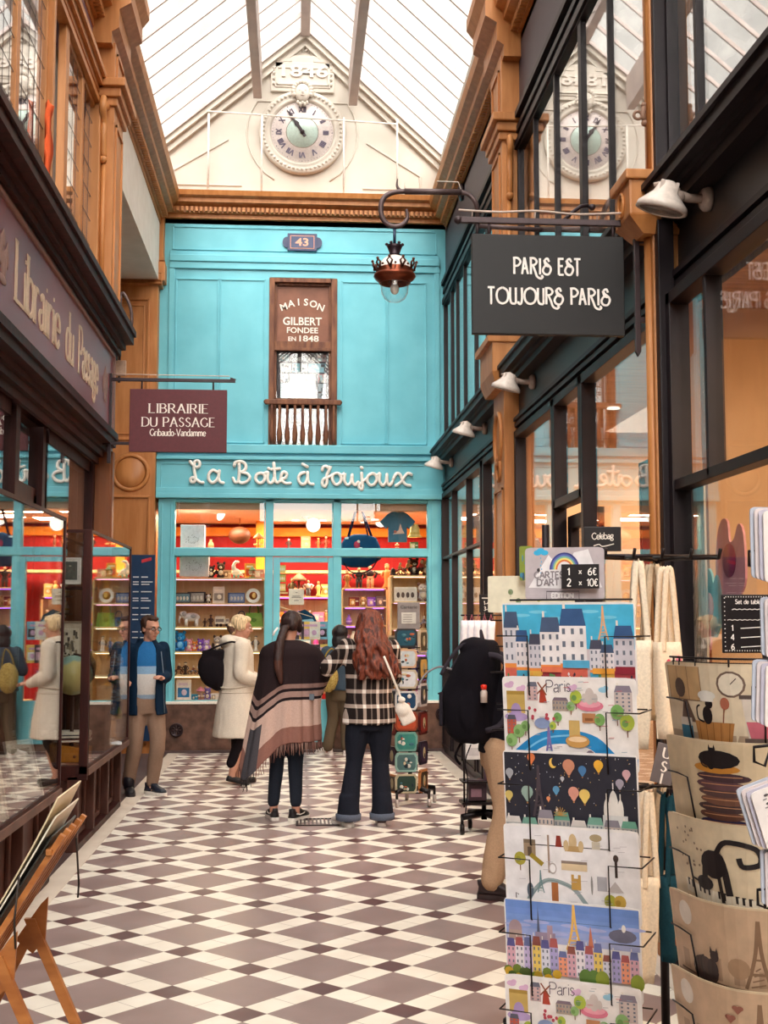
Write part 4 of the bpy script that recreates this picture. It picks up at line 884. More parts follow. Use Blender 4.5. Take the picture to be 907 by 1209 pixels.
# ornate wall lantern bracket behind the bookshop cornice
t = thing('scroll_wall_bracket', 'curled dark iron wall bracket at the far end of the bookshop cornice', 'bracket', (fx(150, 380, 11.05), 11.05, fz(150, 400, 11.05)))
b = MB().color('#5b4a48'); b.tube(catmull([(-.06, 0, .4), (-.06, 0, .1), (.0, 0, -.02), (.04, 0, .12), (.03, 0, .28), (-.04, 0, .42), (-.08, 0, .34)], 5), .014, 8); b.tube([(-.06, 0, -.4), (-.06, 0, .42)], .012, 6); b.build('scroll', IRON, t)
b = MB().color('#c9a58c'); b.box(-.09, .0, -.02, .02, -.34, -.2, .006); b.build('junction_box', PAINT, t)
# =================================================================== LANTERN ON A SWAN-NECK ARM
YLn = 9.4
lx, lz = fx(466, 300, YLn), fz(466, 330, YLn)
t = thing('hanging_lantern', 'copper crown-shaped gas lantern with a clear glass bowl hung on a curled iron arm', 'lantern', (lx, YLn, lz))
CU = pbr('aged_copper', '#6b3524', '#8f4a32', rough=.32, metal=.8, scale=7, bump=.05)
k1 = YLn/F
b = MB(); b.lathe([(.03, .1), (.1, .11), (.135, .085), (.15, .075), (.14, .05), (.16, .04), (.165, .02), (.15, 0), (.12, -.02), (.125, -.03), (.115, -.035), (.11, -.02), (.1, .0)], n=32, cap=False); b.build('copper_ring', CU, t)
b = MB().color('#5a3528')
for k in range(10):
    a = 2*PI*k/10; c, s_ = math.cos(a), math.sin(a); P_ = lambda r, z, o=0: (r*c-o*s_, r*s_+o*c, z)
    b.tube([P_(.15, .07), P_(.165, .11, -.022), P_(.17, .135), P_(.165, .11, .022), P_(.15, .07)], .0085, 6); b.ball(P_(.172, .14), .012, n=6); b.ball(P_(.16, .09, .045), .01, n=6)
b.build('crown_crest', METALP, t)
b = MB().color('#e8ded6'); b.lathe([(.135, .08), (.12, .12), (.09, .16), (.05, .185), (.035, .19)], n=24, cap=False); b.build('white_dome', GLOSSP, t)
b = MB().color('#33222a'); b.lathe([(.035, .185), (.05, .195), (.04, .205), (.055, .25), (.065, .27), (.03, .265), (.012, .27)], n=16)
for k in range(6): a = 2*PI*k/6; b.ball((.062*math.cos(a), .062*math.sin(a), .28), .013, n=6)
b.build('top_finial', METALP, t)
b = MB(); b.lathe([(.108, -.02), (.11, -.06), (.104, -.11), (.08, -.155), (.04, -.18), (.002, -.186)], n=32, cap=False); b.build('glass_bowl', CLEARG, t)
b = MB().color('#efe7dc'); b.ball((0, 0, -.075), .035, .035, .045, 14); b.lathe([(.022, -.04), (.022, .03)], n=12); b.build('lamp_bulb', GLOSSP, t)
b = MB().color('#5a4a4a'); zt = fz(466, 227, YLn)-lz
pc = lambda x, y: (fx(x, y, YLn)-lx, 0, fz(x, y, YLn)-lz)
arm = [pc(*p) for p in ((480, 247), (481, 258), (474, 266), (462, 267), (452, 258), (450, 243), (455, 232), (466, 227), (478, 226))]
b.tube(catmull(arm, 5), [.009+.012*min(1, i/10) for i in range(41)], 8); b.tube([pc(478, 226), pc(545, 227)], .024, 12); b.tube(catmull([pc(545, 227), pc(555, 231), pc(563, 243), (pc(566, 262)[0], .1, pc(566, 262)[2])], 5), .02, 10)
b.tube([(pc(566, 262)[0], .1, pc(566, 262)[2]), (1.95-lx, .1, pc(566, 262)[2]-.02)], .02, 8)
b.tube(catmull([pc(474, 226), pc(469, 220), pc(469.5, 211)], 4), [.016-.0015*i for i in range(9)], 8); b.build('swan_neck_arm', IRON, t)
b = MB().color('#2e3a52'); b.tube([(0, 0, .27), (0, 0, pc(466, 268)[2])], .012, 8); b.build('hanging_rod', METALP, t)
b = MB().color('#c9b8ac'); b.tube([pc(516, 214), pc(541, 215), pc(546, 228)], .005, 6); b.tube([pc(478, 215), pc(478, 226)], .004, 6); b.build('cable', PAINT, t)
t = thing('round_wall_badge', 'dark oval badge fixed to the black frieze above the lantern arm', 'badge', (1.93, 13.9, 6.95-.35))
b = MB().color('#3a2c30'); b.lathe([(0, 0), (.1, 0), (.1, -.03), (.07, -.05), (0, -.05)], axis='x', n=20); b.ball((-.05, 0, 0), .02, .05, .06, 10); b.build('badge_disc', METALP, t)
# =================================================================== SPOT LAMPS ON THE BLACK FRIEZE
def spot(Y, Z, lab, flip=0):
    t = thing('wall_spot_lamp', lab, 'lamp', (1.9, Y, Z), 0, 'white wall lamps along the black frieze')
    b = MB().color('#cbb8ac'); b.lathe([(0, 0), (.06, 0), (.06, -.025), (.045, -.04), (0, -.04)], axis='x', n=20); b.build('wall_rose', GLOSSP, t)
    b = MB().color('#b9a498'); b.tube([(-.03, 0, 0), (-.1, 0, .0), (-.16, -.02, .01)], .022, 10); b.tube([(-.15, -.02, .03), (-.2, -.03, .065), (-.27, -.03, .05)], .01, 6); b.ball((-.15, -.02, .0), .028, n=10); b.build('lamp_arm', GLOSSP, t)
    M_ = Matrix.Rotation(R(14), 4, 'Y') @ Matrix.Rotation(R(10), 4, 'X'); b = MB().color('#d6c8be'); b.T = Matrix.Translation((-.21, -.03, .03)) @ M_
    b.lathe([(.03, .035), (.045, .02), (.06, -.02), (.1, -.06), (.115, -.075), (.12, -.1), (.105, -.105), (.1, -.09), (.06, -.06), (0, -.05)], n=28)
    for k in range(4): a = PI/4+k*PI/2; b.box(.048*math.cos(a)-.008, .048*math.cos(a)+.008, .048*math.sin(a)-.008, .048*math.sin(a)+.008, -.02, .03)
    b.build('lamp_shade', GLOSSP, t)
    b = MB().color('#8b7a72'); b.T = Matrix.Translation((-.21, -.03, .03)) @ M_; b.lathe([(0, -.092), (.095, -.095), (.1, -.1)], n=24); b.build('lens', GLOSSP, t)
spot(5.42, 3.56, 'white swivel wall lamp nearest the viewer, on the frieze right of the black sign')
spot(9.62, 3.52, 'white wall lamp just right of the large brown pilaster')
spot(12.1, 3.53, 'white wall lamp between the brown pilaster and the shop corner')
spot(14.75, 3.53, 'white wall lamp farthest back, beside the turquoise shop fascia')
# =================================================================== NAVY POSTER BOARD
t = thing('information_board', 'tall navy blue information board on the brown pilaster behind the man', 'board', (fx(168, 730, 15.34), 15.36, 0))
z0, z1 = fz(168, 875, 15.34), fz(168, 655, 15.34)
b = MB().color('#1f3a5c'); b.box(-.29, .145, -.02, .02, z0, z1, .004); b.build('panel', PRINT, t)
b = MB().color('#d8dde2')
for i, (zz, w) in enumerate(((.62, .08), (.56, .14), (.53, .1), (.44, .13), (.36, .09), (.33, .12), (.24, .1), (.16, .12), (.1, .07), (-.05, .12), (-.12, .1))): b.box(-.02, -.02+w, -.024, -.02, z1-.9+zz, z1-.9+zz+.012); b.box(-.12, -.05, -.024, -.02, z1-.9+zz, z1-.9+zz+.012)
b.color('#c83a44'); b.prism([(-.02, -.024, z1-.1), (.1, -.024, z1-.07), (.1, -.024, z1-.03), (-.02, -.024, z1-.06)], (0, .003, 0)); b.build('printed_text', PRINT, t)
# =================================================================== TOY SHOP INTERIOR
ROOMR = pbr('red_shop_wall', '#a5161c', '#b8262a', rough=.7, scale=2)
CEILP = pbr('shop_ceiling', '#d8ad92', '#e2ba9f', rough=.8, scale=2)
SHW = pbr('pale_shelf_wood', '#d9b27c', '#e6c493', rough=.55, scale=3, stretch=(6, 1, 1))
PLANK = pbr('cream_plank', '#dcb98a', '#e8caa0', rough=.6, scale=2, stretch=(9, 1, .6))
b = MB(); b.box(-2.2, 2.4, 18.1, 18.2, 0, 3.9); struct('wall_shop_back', b, ROOMR)
b = MB(); b.box(-2.2, -1.95, 15.7, 18.1, 0, 3.9); b.box(2.15, 2.4, 15.8, 18.1, 0, 3.9); struct('wall_shop_side', b, pbr('shop_side_paint', '#b87344', '#c98350', rough=.7))
b = MB(); b.box(-2.2, 2.4, 15.74, 18.2, 3.02, 3.1); b.box(-2.2, 2.4, 15.66, 15.74, 3.02, 3.3); struct('ceiling_toy_shop', b, CEILP)
b = MB(); b.box(-2.0, 2.2, 17.9, 18.1, 2.84, 2.96); b.box(-.55, -.42, 17.4, 17.6, 0, 3.02); struct('trim_30', b, pbr('orange_shop_trim', '#d98a1c', '#e59a2c', rough=.6))
area('shop_ceiling_light', (-1.1, 16.6, 3.0), 1.0, .5, 38, (1, .74, .52)); area('shop_ceiling_light', (.1, 17, 3.0), 1.0, .5, 38, (1, .74, .52)); area('shop_ceiling_light', (1.2, 16.6, 3.0), 1.0, .5, 42, (1, .74, .52))
area('window_shelf_light', (.9, 15.95, 3.0), 1.2, .15, 15, (1, .75, .5)); area('window_shelf_light', (-1.1, 15.9, 3.0), 1.0, .15, 15, (1, .75, .5))
LEDP = emit_mat('pink_led_strip', '#ffb0c8', 2.0); LEDW = emit_mat('warm_led_strip', '#ffd9a0', 3.6); LEDV = emit_mat('violet_led_strip', '#a860ff', 3.2)
GLOBE = emit_mat('lit_globe', '#fff0dc', 1.6)
def S2(px, py, Y): return fx(px, py, Y), fz(px, py, Y)
def shelf_unit(name, label, px0, px1, rows, Ya, Yb, led, ytop=None, leds=None):
    xa, xb = fx(px0, 750, Yb), fx(px1, 750, Ya); zt = fz(px0, ytop or rows[0], Ya)
    t = thing(name, label, 'shelves', ((xa+xb)/2, (Ya+Yb)/2, 0)); ox, oy = (xa+xb)/2, (Ya+Yb)/2
    b = MB(); n = max(3, int((xb-xa)/.1))
    for i in range(n): b.box(xa+(xb-xa)*i/n-ox+.001, xa+(xb-xa)*(i+1)/n-ox-.001, Yb-oy, Yb-oy+.02, .6, zt)
    b.build('back_planks', PLANK, t)
    b = MB(); b.box(xa-.02-ox, xa-ox, Ya-oy, Yb-oy, .6, zt); b.build('side_panel', SHW, t); b = MB(); b.box(xb-ox, xb+.02-ox, Ya-oy, Yb-oy, .6, zt); b.build('side_panel', SHW, t)
    for k, r in enumerate(rows):
        z = fz((px0+px1)/2, r, Ya); b = MB(); b.box(xa-ox, xb-ox, Ya-oy, Yb-oy, z-.02, z, .003); sh = b.build('shelf', SHW, t)
        l = MB(); l.box(xa-ox+.03, xb-ox-.03, Ya-oy+.02, Ya-oy+.028, z-.03, z-.021); l.build('light_strip', (leds or {}).get(k, led), sh)
    return t
RL = [682, 712, 740, 769, 797, 827]; RR = [679, 710, 742, 772, 800, 827]
shelf_unit('window_shelves', 'lit wooden display shelves filling the left toy shop window', 206, 311, RL, 15.76, 16.12, LEDW, 684, {0: LEDP, 1: LEDP})
shelf_unit('window_shelves', 'lit display shelves on the right side of the right toy shop window', 460, 505, RR, 15.76, 16.12, LEDP, 681, {0: LEDW, 3: LEDV, 4: LEDV})
shelf_unit('window_shelves', 'low violet-lit shelves against the red wall in the middle of the right window', 404, 456, [694, 716, 738, 760, 782, 806], 16.3, 16.6, LEDV, 696)
shelf_unit('window_shelves', 'crowded violet-lit shelves seen through the toy shop door', 326, 390, [704, 735, 765, 795], 17.0, 17.4, LEDV, 708)
b = MB(); b.box(-1.62, -.42, 15.7, 16.2, .55, .62); b.box(.42, 1.75, 15.7, 16.2, .55, .62); struct('trim_31', b, SHW)
TOYS = {}
def toy(kind, h, c1, c2, c3='#f0e4d4'):
    """returns a MB, base at z=0, height h, facing -Y"""
    b = MB(); k = h
    if kind == 'plush':
        b.color(c1); b.ball((0, 0, .27*k), .24*k, .2*k, .27*k, 12); b.ball((0, -.02*k, .68*k), .25*k, .22*k, .23*k, 12); b.color(c2)
        for s in (-1, 1): b.ball((s*.19*k, 0, .9*k), .09*k, .06*k, .1*k, 8); b.ball((s*.27*k, -.08*k, .36*k), .08*k, .1*k, .16*k, 8); b.ball((s*.15*k, -.2*k, .09*k), .1*k, .15*k, .09*k, 8)
        b.color(c3); b.ball((0, -.2*k, .63*k), .1*k, .07*k, .08*k, 8); b.ball((0, -.15*k, .3*k), .15*k, .09*k, .17*k, 8); b.color('#1c1418')
        for s in (-1, 1): b.ball((s*.09*k, -.22*k, .73*k), .025*k, n=6)
        b.ball((0, -.27*k, .65*k), .03*k, n=6)
    elif kind == 'figurine':
        b.color(c1); b.lathe([(.17*k, .0), (.19*k, .03*k), (.1*k, .2*k), (.12*k, .42*k), (.15*k, .62*k), (.06*k, .76*k)], n=10); b.color(c3); b.ball((0, 0, .86*k), .1*k, .1*k, .12*k, 10)
        b.color(c2); b.ball((0, .02*k, .92*k), .11*k, .11*k, .08*k, 8)
        for s in (-1, 1): b.tube([(s*.13*k, 0, .68*k), (s*.24*k, -.03*k, .52*k), (s*.17*k, -.12*k, .42*k)], .04*k, 6)
        b.color(c3); b.ball((0, -.1*k, .85*k), .022*k, n=5)
    elif kind == 'muscle':
        b.color(c1); b.tube([(-.09*k, 0, 0), (-.08*k, 0, .42*k)], [.06*k, .09*k]); b.tube([(.09*k, 0, 0), (.08*k, 0, .42*k)], [.06*k, .09*k]); b.ball((0, 0, .45*k), .15*k, .1*k, .12*k); b.color(c2); b.ball((0, 0, .64*k), .18*k, .12*k, .17*k)
        for s in (-1, 1): b.tube([(s*.16*k, 0, .74*k), (s*.33*k, 0, .66*k), (s*.2*k, -.05*k, .46*k)], .055*k, 8)
        b.color(c3); b.ball((0, 0, .9*k), .09*k, .09*k, .1*k, 8)
    elif kind == 'book':
        b.color(c1); b.box(-.36*k, .36*k, -.05*k, .05*k, 0, k, .01*k); b.color(c2); b.box(-.28*k, .28*k, -.057*k, -.045*k, .15*k, .6*k); b.color(c3); b.box(-.25*k, .2*k, -.06*k, -.045*k, .72*k, .84*k); b.ball((.03*k, -.057*k, .38*k), .14*k, .01*k, .15*k, 8)
    elif kind == 'box':
        b.color(c1); b.box(-.55*k, .55*k, -.2*k, .2*k, 0, k, .015*k); b.color(c2); b.box(-.48*k, .1*k, -.21*k, -.19*k, .12*k, .8*k); b.color(c3); b.ball((-.15*k, -.21*k, .42*k), .16*k, .01*k, .2*k, 8); b.box(.16*k, .46*k, -.21*k, -.19*k, .5*k, .62*k)
    elif kind == 'widebox':
        b.color(c1); b.box(-.8*k, .8*k, -.2*k, .2*k, 0, k, .01*k); b.color(c2); b.box(-.72*k, .72*k, -.21*k, -.19*k, .12*k, .88*k); b.color(c3)
        for i in range(4): b.ball((-.5*k+i*.33*k, -.215*k, .45*k), .12*k, .012*k, .2*k, 8)
    elif kind == 'plate':
        b.color(c1); b.lathe([(0, 0), (.3*k, 0), (.48*k, -.05*k), (.5*k, -.055*k), (.5*k, -.03*k), (.3*k, .03*k), (0, .03*k)], (0, 0, .5*k), 24, 'y'); b.color(c2); b.lathe([(0, -.005*k), (.28*k, -.006*k)], (0, 0, .5*k), 20, 'y'); b.color(c3); b.ball((.05*k, -.012*k, .52*k), .14*k, .012*k, .18*k, 8)
        b.color('#5a4036'); b.box(-.2*k, .2*k, 0, .12*k, 0, .03*k); b.tube([(0, .1*k, 0), (0, .04*k, .5*k)], .015*k, 5)
    elif kind == 'handbag':
        b.color(c1); b.prism([(-.42*k, -.1*k, 0), (.42*k, -.1*k, 0), (.36*k, -.1*k, .62*k), (-.36*k, -.1*k, .62*k)], (0, .2*k, 0)); b.color(c2); b.tube(catmull([(-.2*k, -.1*k, .6*k), (-.17*k, -.1*k, .9*k), (0, -.1*k, 1*k), (.17*k, -.1*k, .9*k), (.2*k, -.1*k, .6*k)], 4), .03*k, 6); b.ball((0, -.11*k, .3*k), .12*k, .01*k, .1*k, 8)
    elif kind == 'beast':
        b.color(c1); b.ball((0, 0, .55*k), .5*k, .2*k, .26*k, 14); b.ball((-.5*k, 0, .7*k), .2*k, .15*k, .18*k, 10); b.tube([(-.6*k, 0, .65*k), (-.72*k, 0, .4*k), (-.68*k, 0, .2*k)], [.08*k, .05*k, .03*k], 8)
        for sx in (-.3, .3):
            for sy in (-.1, .1): b.tube([(sx*k, sy*k, .45*k), (sx*k, sy*k, 0)], [.11*k, .09*k], 8)
        b.color(c2); b.ball((-.42*k, -.14*k, .75*k), .13*k, .03*k, .16*k, 8); b.tube([(.48*k, 0, .6*k), (.58*k, 0, .3*k)], .02*k, 5); b.ball((.1*k, -.18*k, .6*k), .18*k, .05*k, .12*k, 8)
    elif kind == 'truck':
        b.color(c1); b.box(-.7*k, .3*k, -.2*k, .2*k, .25*k, 1*k, .04*k); b.box(.33*k, .7*k, -.2*k, .2*k, .25*k, .8*k, .06*k); b.color(c2); b.box(.4*k, .66*k, -.21*k, -.18*k, .5*k, .72*k); b.box(-.6*k, .2*k, -.21*k, -.19*k, .45*k, .75*k); b.color('#2a2226')
        for x in (-.45, -.1, .5): b.lathe([(0, -.22*k), (.15*k, -.22*k), (.15*k, -.1*k), (0, -.1*k)], (x*k, 0, .15*k), 12, 'y')
    elif kind == 'moto':
        b.color('#2a2226')
        for x in (-.35, .35): b.tube([(x*k+.2*k*math.cos(2*PI*i/14), -.0, .22*k+.2*k*math.sin(2*PI*i/14)) for i in range(14)], .04*k, 5, closed=True)
        b.color(c1); b.tube([(-.35*k, 0, .25*k), (-.1*k, 0, .45*k), (.2*k, 0, .45*k), (.35*k, 0, .22*k)], .07*k, 6); b.color(c2); b.ball((0, 0, .6*k), .14*k, .1*k, .18*k, 8); b.color(c3); b.ball((.04*k, 0, .86*k), .1*k, .1*k, .12*k, 8); b.color(c2); b.tube([(.05*k, -.08*k, .68*k), (.28*k, -.1*k, .58*k)], .04*k, 6)
    elif kind == 'dino':
        b.color(c1); b.ball((0, 0, .3*k), .26*k, .16*k, .24*k, 10); b.tube(catmull([(-.1*k, 0, .4*k), (-.16*k, 0, .65*k), (-.1*k, 0, .85*k), (.02*k, 0, .95*k)], 4), [.12*k]*6+[.09*k]*7, 8); b.ball((.07*k, 0, .93*k), .13*k, .08*k, .08*k, 8); b.tube([(.2*k, 0, .25*k), (.45*k, 0, .08*k)], [.1*k, .03*k], 6); b.color(c2)
        for s in (-1, 1): b.tube([(s*.12*k, -.05*k, .2*k), (s*.12*k, -.05*k, 0)], .07*k, 6)
    elif kind == 'carousel':
        b.color(c1); b.lathe([(.3*k, 0), (.3*k, .06*k)], n=16); b.lathe([(.34*k, .66*k), (.3*k, .74*k), (.02*k, 1.0*k)], n=16); b.color(c2); b.lathe([(.04*k, .06*k), (.04*k, .7*k)], n=8)
        for i in range(6): a = i*PI/3; b.tube([(.22*k*math.cos(a), .22*k*math.sin(a), .06*k), (.22*k*math.cos(a), .22*k*math.sin(a), .68*k)], .012*k, 5); b.color(c3); b.ball((.22*k*math.cos(a), .22*k*math.sin(a), .3*k), .07*k, .05*k, .06*k, 6); b.color(c2)
    elif kind == 'hat':
        b.color(c1); b.lathe([(.5*k, .1*k), (.46*k, .16*k), (.34*k, .3*k), (.3*k, .7*k), (.2*k, .92*k), (0, 1*k)], n=16); b.color(c2); b.lathe([(.36*k, .28*k), (.34*k, .4*k)], n=16, cap=False)
    elif kind == 'pot':
        b.color(c1); b.lathe([(.22*k, 0), (.3*k, .3*k), (.26*k, .62*k), (.12*k, .8*k), (.12*k, .95*k), (.17*k, 1*k)], n=14); b.color(c2); b.lathe([(.3*k, .28*k), (.305*k, .36*k), (.29*k, .42*k)], n=14, cap=False)
    return b
NAMEK = dict(plush='plush_toy', figurine='figurine', muscle='figurine', book='picture_book', box='boxed_toy', widebox='boxed_set', plate='picture_plate', handbag='toy_handbag', beast='toy_elephant', truck='toy_truck', moto='toy_motorcycle', dino='toy_dinosaur', carousel='toy_carousel', hat='hat', pot='mug')
CATK = dict(plush='plush toy', figurine='figurine', muscle='figurine', book='book', box='boxed toy', widebox='boxed toy', plate='plate', handbag='bag', beast='toy animal', truck='toy truck', moto='toy motorcycle', dino='toy dinosaur', carousel='toy carousel', hat='hat', pot='mug')
ORD = ['first', 'second', 'third', 'fourth', 'fifth', 'sixth', 'seventh', 'eighth', 'ninth', 'tenth', 'eleventh', 'twelfth', 'thirteenth', 'fourteenth', 'fifteenth']
def row(where, floor_py, Y, items, Yref=15.76):
    cz = fz(400, floor_py, Yref)+.001
    for i, it in enumerate(items):
        kind, cname, px, hpx, c1, c2 = it[:6]; c3 = it[6] if len(it) > 6 else '#f0e0cc'
        h = hpx*Y/F; o = toy(kind, h, c1, c2, c3).build(NAMEK[kind], PAINT if kind != 'plush' else CLOTH, None, (fx(px, floor_py, Y), Y+random.uniform(-.03, .03), cz), random.uniform(-.25, .25))
        tag(o, '%s %s, %s from left on the %s' % (cname, NAMEK[kind].replace('_', ' '), ORD[i], where), CATK[kind], 'goods on the '+where)
row('top shelf in left shop window', 682, 15.95, [('plush', 'black and white', 250, 15, '#2a2226', '#2a2226'), ('plush', 'dark brown hatted', 261, 19, '#4a3a30', '#2a2226'), ('box', 'tan', 268, 9, '#c8a684', '#8a6a50'), ('dino', 'white and teal', 279, 20, '#e8e4dc', '#7fb9b4'), ('book', 'yellow flowered', 295, 17, '#e8a53a', '#c8502c'), ('carousel', 'green', 298, 13, '#5a7a50', '#c8b0a0'), ('box', 'pink', 306, 10, '#d88a7a', '#f0d0c0')])
row('second shelf in left shop window', 712, 15.92, [('widebox', 'black square-windowed', 216, 12, '#3a3036', '#6a8a9a', '#e8e0d8'), ('widebox', 'dark grey picture', 232, 13, '#3a3036', '#a8a09a', '#d8d0c8'), ('plush', 'white and black', 246, 11, '#e8e0da', '#2a2226'), ('book', 'pale comic', 258, 19, '#e0d0c0', '#8a7a70'), ('widebox', 'blue', 279, 12, '#3a4a78', '#7a8ab0', '#c8c0b8'), ('plate', 'orange-centred', 299, 17, '#e8e4dc', '#c87a3c', '#f0c070')])
row('third shelf in left shop window', 740, 15.95, [('beast', 'silver-white', 226, 20, '#d8d4d2', '#a8a4a4'), ('figurine', 'dark', 242, 10, '#4a2a20', '#3a2a26', '#8a5a40'), ('figurine', 'dark brown', 249, 14, '#3a2220', '#2a1a1a', '#7a4a38'), ('truck', 'cream', 262, 12, '#e8dcc8', '#8a8078'), ('handbag', 'blue', 285, 18, '#1f5a8a', '#123a5a'), ('handbag', 'green', 300, 26, '#7aa83a', '#5a8a2a')])
row('fourth shelf in left shop window', 769, 15.93, [('plush', 'bright blue large', 213, 24, '#2a8ad8', '#2a7ac0', '#7ac0f0'), ('plush', 'pink', 223, 15, '#e8a8c0', '#e090b0'), ('plush', 'orange', 230, 12, '#e89048', '#e07a30'), ('plush', 'violet', 237, 15, '#8a5ac8', '#7a48b0'), ('plush', 'lilac bunny', 244, 14, '#c8a8e8', '#b890d8'), ('plush', 'grey round-faced', 257, 19, '#b8b0b0', '#4a3a38'), ('figurine', 'white and blue', 294, 16, '#4a70b0', '#e8e4e0'), ('figurine', 'white', 302, 18, '#e8e4e0', '#3a3036')])
row('fifth shelf in left shop window', 797, 15.93, [('moto', 'brown skiing', 211, 14, '#6a3a28', '#3a2a28'), ('figurine', 'dark-coated', 219, 15, '#3a2824', '#2a1c1c'), ('moto', 'grey', 228, 11, '#6a6a78', '#8a4a38'), ('figurine', 'white-capped', 237, 17, '#4a5a88', '#e8e0d8'), ('carousel', 'gold', 246, 13, '#c89850', '#8a5a30')])
row('bottom shelf in left shop window', 827, 15.93, [('book', 'blue framed', 217, 24, '#e8e4e4', '#2a7ab8', '#d8c8e0'), ('box', 'turquoise', 230, 7, '#2a90b8', '#1a6a90'), ('carousel', 'pink', 237, 16, '#d888a0', '#c0a0a0'), ('plush', 'purple', 245, 15, '#7a68b0', '#9a88c8'), ('box', 'white', 254, 8, '#e8e0dc', '#a09890')])
row('shelf behind the shop door glass', 704, 17.05, [('figurine', 'dark green parasol', 345, 22, '#5a5030', '#3a3020', '#d8a880'), ('carousel', 'brown umbrella', 353, 28, '#8a6040', '#5a3a28', '#c89870'), ('muscle', 'white-vested', 364, 19, '#6a6468', '#e8d8c8', '#d8a078'), ('figurine', 'yellow-dressed', 376, 18, '#e8c070', '#8a4a20', '#d89868'), ('book', 'yellow', 384, 14, '#e8c878', '#c89848')], 17.0)
row('second shelf behind the shop door glass', 735, 17.05, [('box', 'orange', 331, 12, '#e8902a', '#c87020'), ('box', 'violet', 343, 13, '#8a30b0', '#c888e0'), ('plush', 'white', 355, 14, '#e8e0f0', '#c0b0d8'), ('figurine', 'red', 366, 15, '#c02838', '#4a1a20'), ('box', 'pink', 376, 12, '#e888b8', '#f0c0d8'), ('figurine', 'gold', 385, 16, '#c8a060', '#7a5a30')], 17.0)
row('third shelf behind the shop door glass', 765, 17.05, [('book', 'pale blue', 352, 15, '#a8c8d8', '#6898b8'), ('book', 'light blue', 362, 14, '#88b8d0', '#c8e0e8'), ('pot', 'magenta', 373, 12, '#d03890', '#e888c0'), ('handbag', 'dark brown', 383, 16, '#5a3a38', '#3a2424')], 17.0)
row('lowest shelf behind the shop door glass', 795, 17.05, [('box', 'green', 352, 12, '#5a9a4a', '#c8d890'), ('box', 'red', 366, 12, '#b82830', '#e8a890'), ('box', 'blue', 380, 14, '#3a60a8', '#a8c0e8')], 17.0)
row('red-backed shelf in right shop window', 694, 16.35, [('figurine', 'gold guitarist', 410, 21, '#a86a30', '#6a3a1a', '#e8a878'), ('muscle', 'black-suited', 424, 24, '#2a2024', '#2a2024', '#d8a078'), ('muscle', 'bare-headed boxer', 437, 26, '#e0a880', '#3a2428', '#e0a880'), ('figurine', 'tall orange', 457, 29, '#d88a4a', '#c8602a', '#e8b080')], 16.3)
row('second middle shelf in right shop window', 716, 16.35, [('box', 'dark red', 418, 11, '#7a1c20', '#c89050'), ('plush', 'tan', 429, 12, '#c89868', '#a87848'), ('box', 'violet', 440, 11, '#7a38b8', '#b888e0'), ('box', 'grey', 450, 12, '#5a4a58', '#8a7a88')], 16.3)
row('third middle shelf in right shop window', 738, 16.35, [('pot', 'violet', 412, 12, '#8a50c8', '#d0b0f0'), ('box', 'pink', 440, 11, '#d878b0', '#f0b8d8'), ('figurine', 'blue', 450, 14, '#5060c0', '#2a2a60')], 16.3)
random.seed(21)
def fill(where, py, Y, px0, px1, n, Yref, pal, kinds):
    row(where, py, Y, [(random.choice(kinds), nm_, px0+(px1-px0)*(i+.5)/n, random.uniform(9, 16), c_, random.choice(['#e8d8d0', '#3a2a34', '#c89858'])) for i, (nm_, c_) in enumerate(random.choices(pal, k=n))], Yref)
PAL = [('violet', '#7a48b8'), ('pink', '#d878a8'), ('gold', '#c8984a'), ('red', '#b02834'), ('blue', '#4a68b8'), ('cream', '#e8dcc8'), ('brown', '#6a4434'), ('green', '#6a9a58')]
KS = ['box', 'pot', 'figurine', 'plush', 'book', 'handbag']
fill('fourth middle shelf in right shop window', 760, 16.35, 405, 455, 6, 16.3, PAL, KS); fill('fifth middle shelf in right shop window', 782, 16.35, 405, 455, 6, 16.3, PAL, KS); fill('lowest middle shelf in right shop window', 806, 16.35, 405, 455, 5, 16.3, PAL, KS)
fill('bottom right-hand shelf of right shop window', 827, 15.93, 464, 504, 4, 15.76, PAL, KS); fill('floor ledge of right shop window', 829, 15.9, 406, 456, 5, 15.76, PAL, ['box', 'book'])
row('top right-hand shelf of right shop window', 679, 15.93, [('hat', 'black', 464, 9, '#2a2024', '#4a3a3a'), ('moto', 'red', 472, 16, '#a83028', '#c89058'), ('moto', 'brown', 482, 20, '#6a4028', '#d8a868'), ('plush', 'dark brown', 489, 22, '#5a3a2c', '#3a2420'), ('moto', 'black', 497, 19, '#2a2024', '#c04030'), ('plush', 'tan', 503, 20, '#a87850', '#5a3a28')])
row('second right-hand shelf of right shop window', 710, 15.93, [('widebox', 'white skyline', 479, 17, '#efe8e0', '#e0d8d0', '#5a4a48'), ('plush', 'white helmeted', 499, 23, '#e8e0e0', '#8a6a68')])
row('third right-hand shelf of right shop window', 742, 15.93, [('figurine', 'pink', 492, 12, '#c88890', '#8a5058'), ('moto', 'silver', 500, 15, '#b0a8b0', '#8a7880')])
row('fourth right-hand shelf of right shop window', 772, 15.93, [('plush', 'violet', 491, 14, '#6a50a0', '#5a4090'), ('box', 'lilac', 500, 13, '#a888c8', '#c8b0e0')])
row('fifth right-hand shelf of right shop window', 800, 15.93, [('figurine', 'indigo', 490, 15, '#4a3a90', '#2a2050'), ('box', 'violet', 500, 14, '#7a58b8', '#b098e0')])
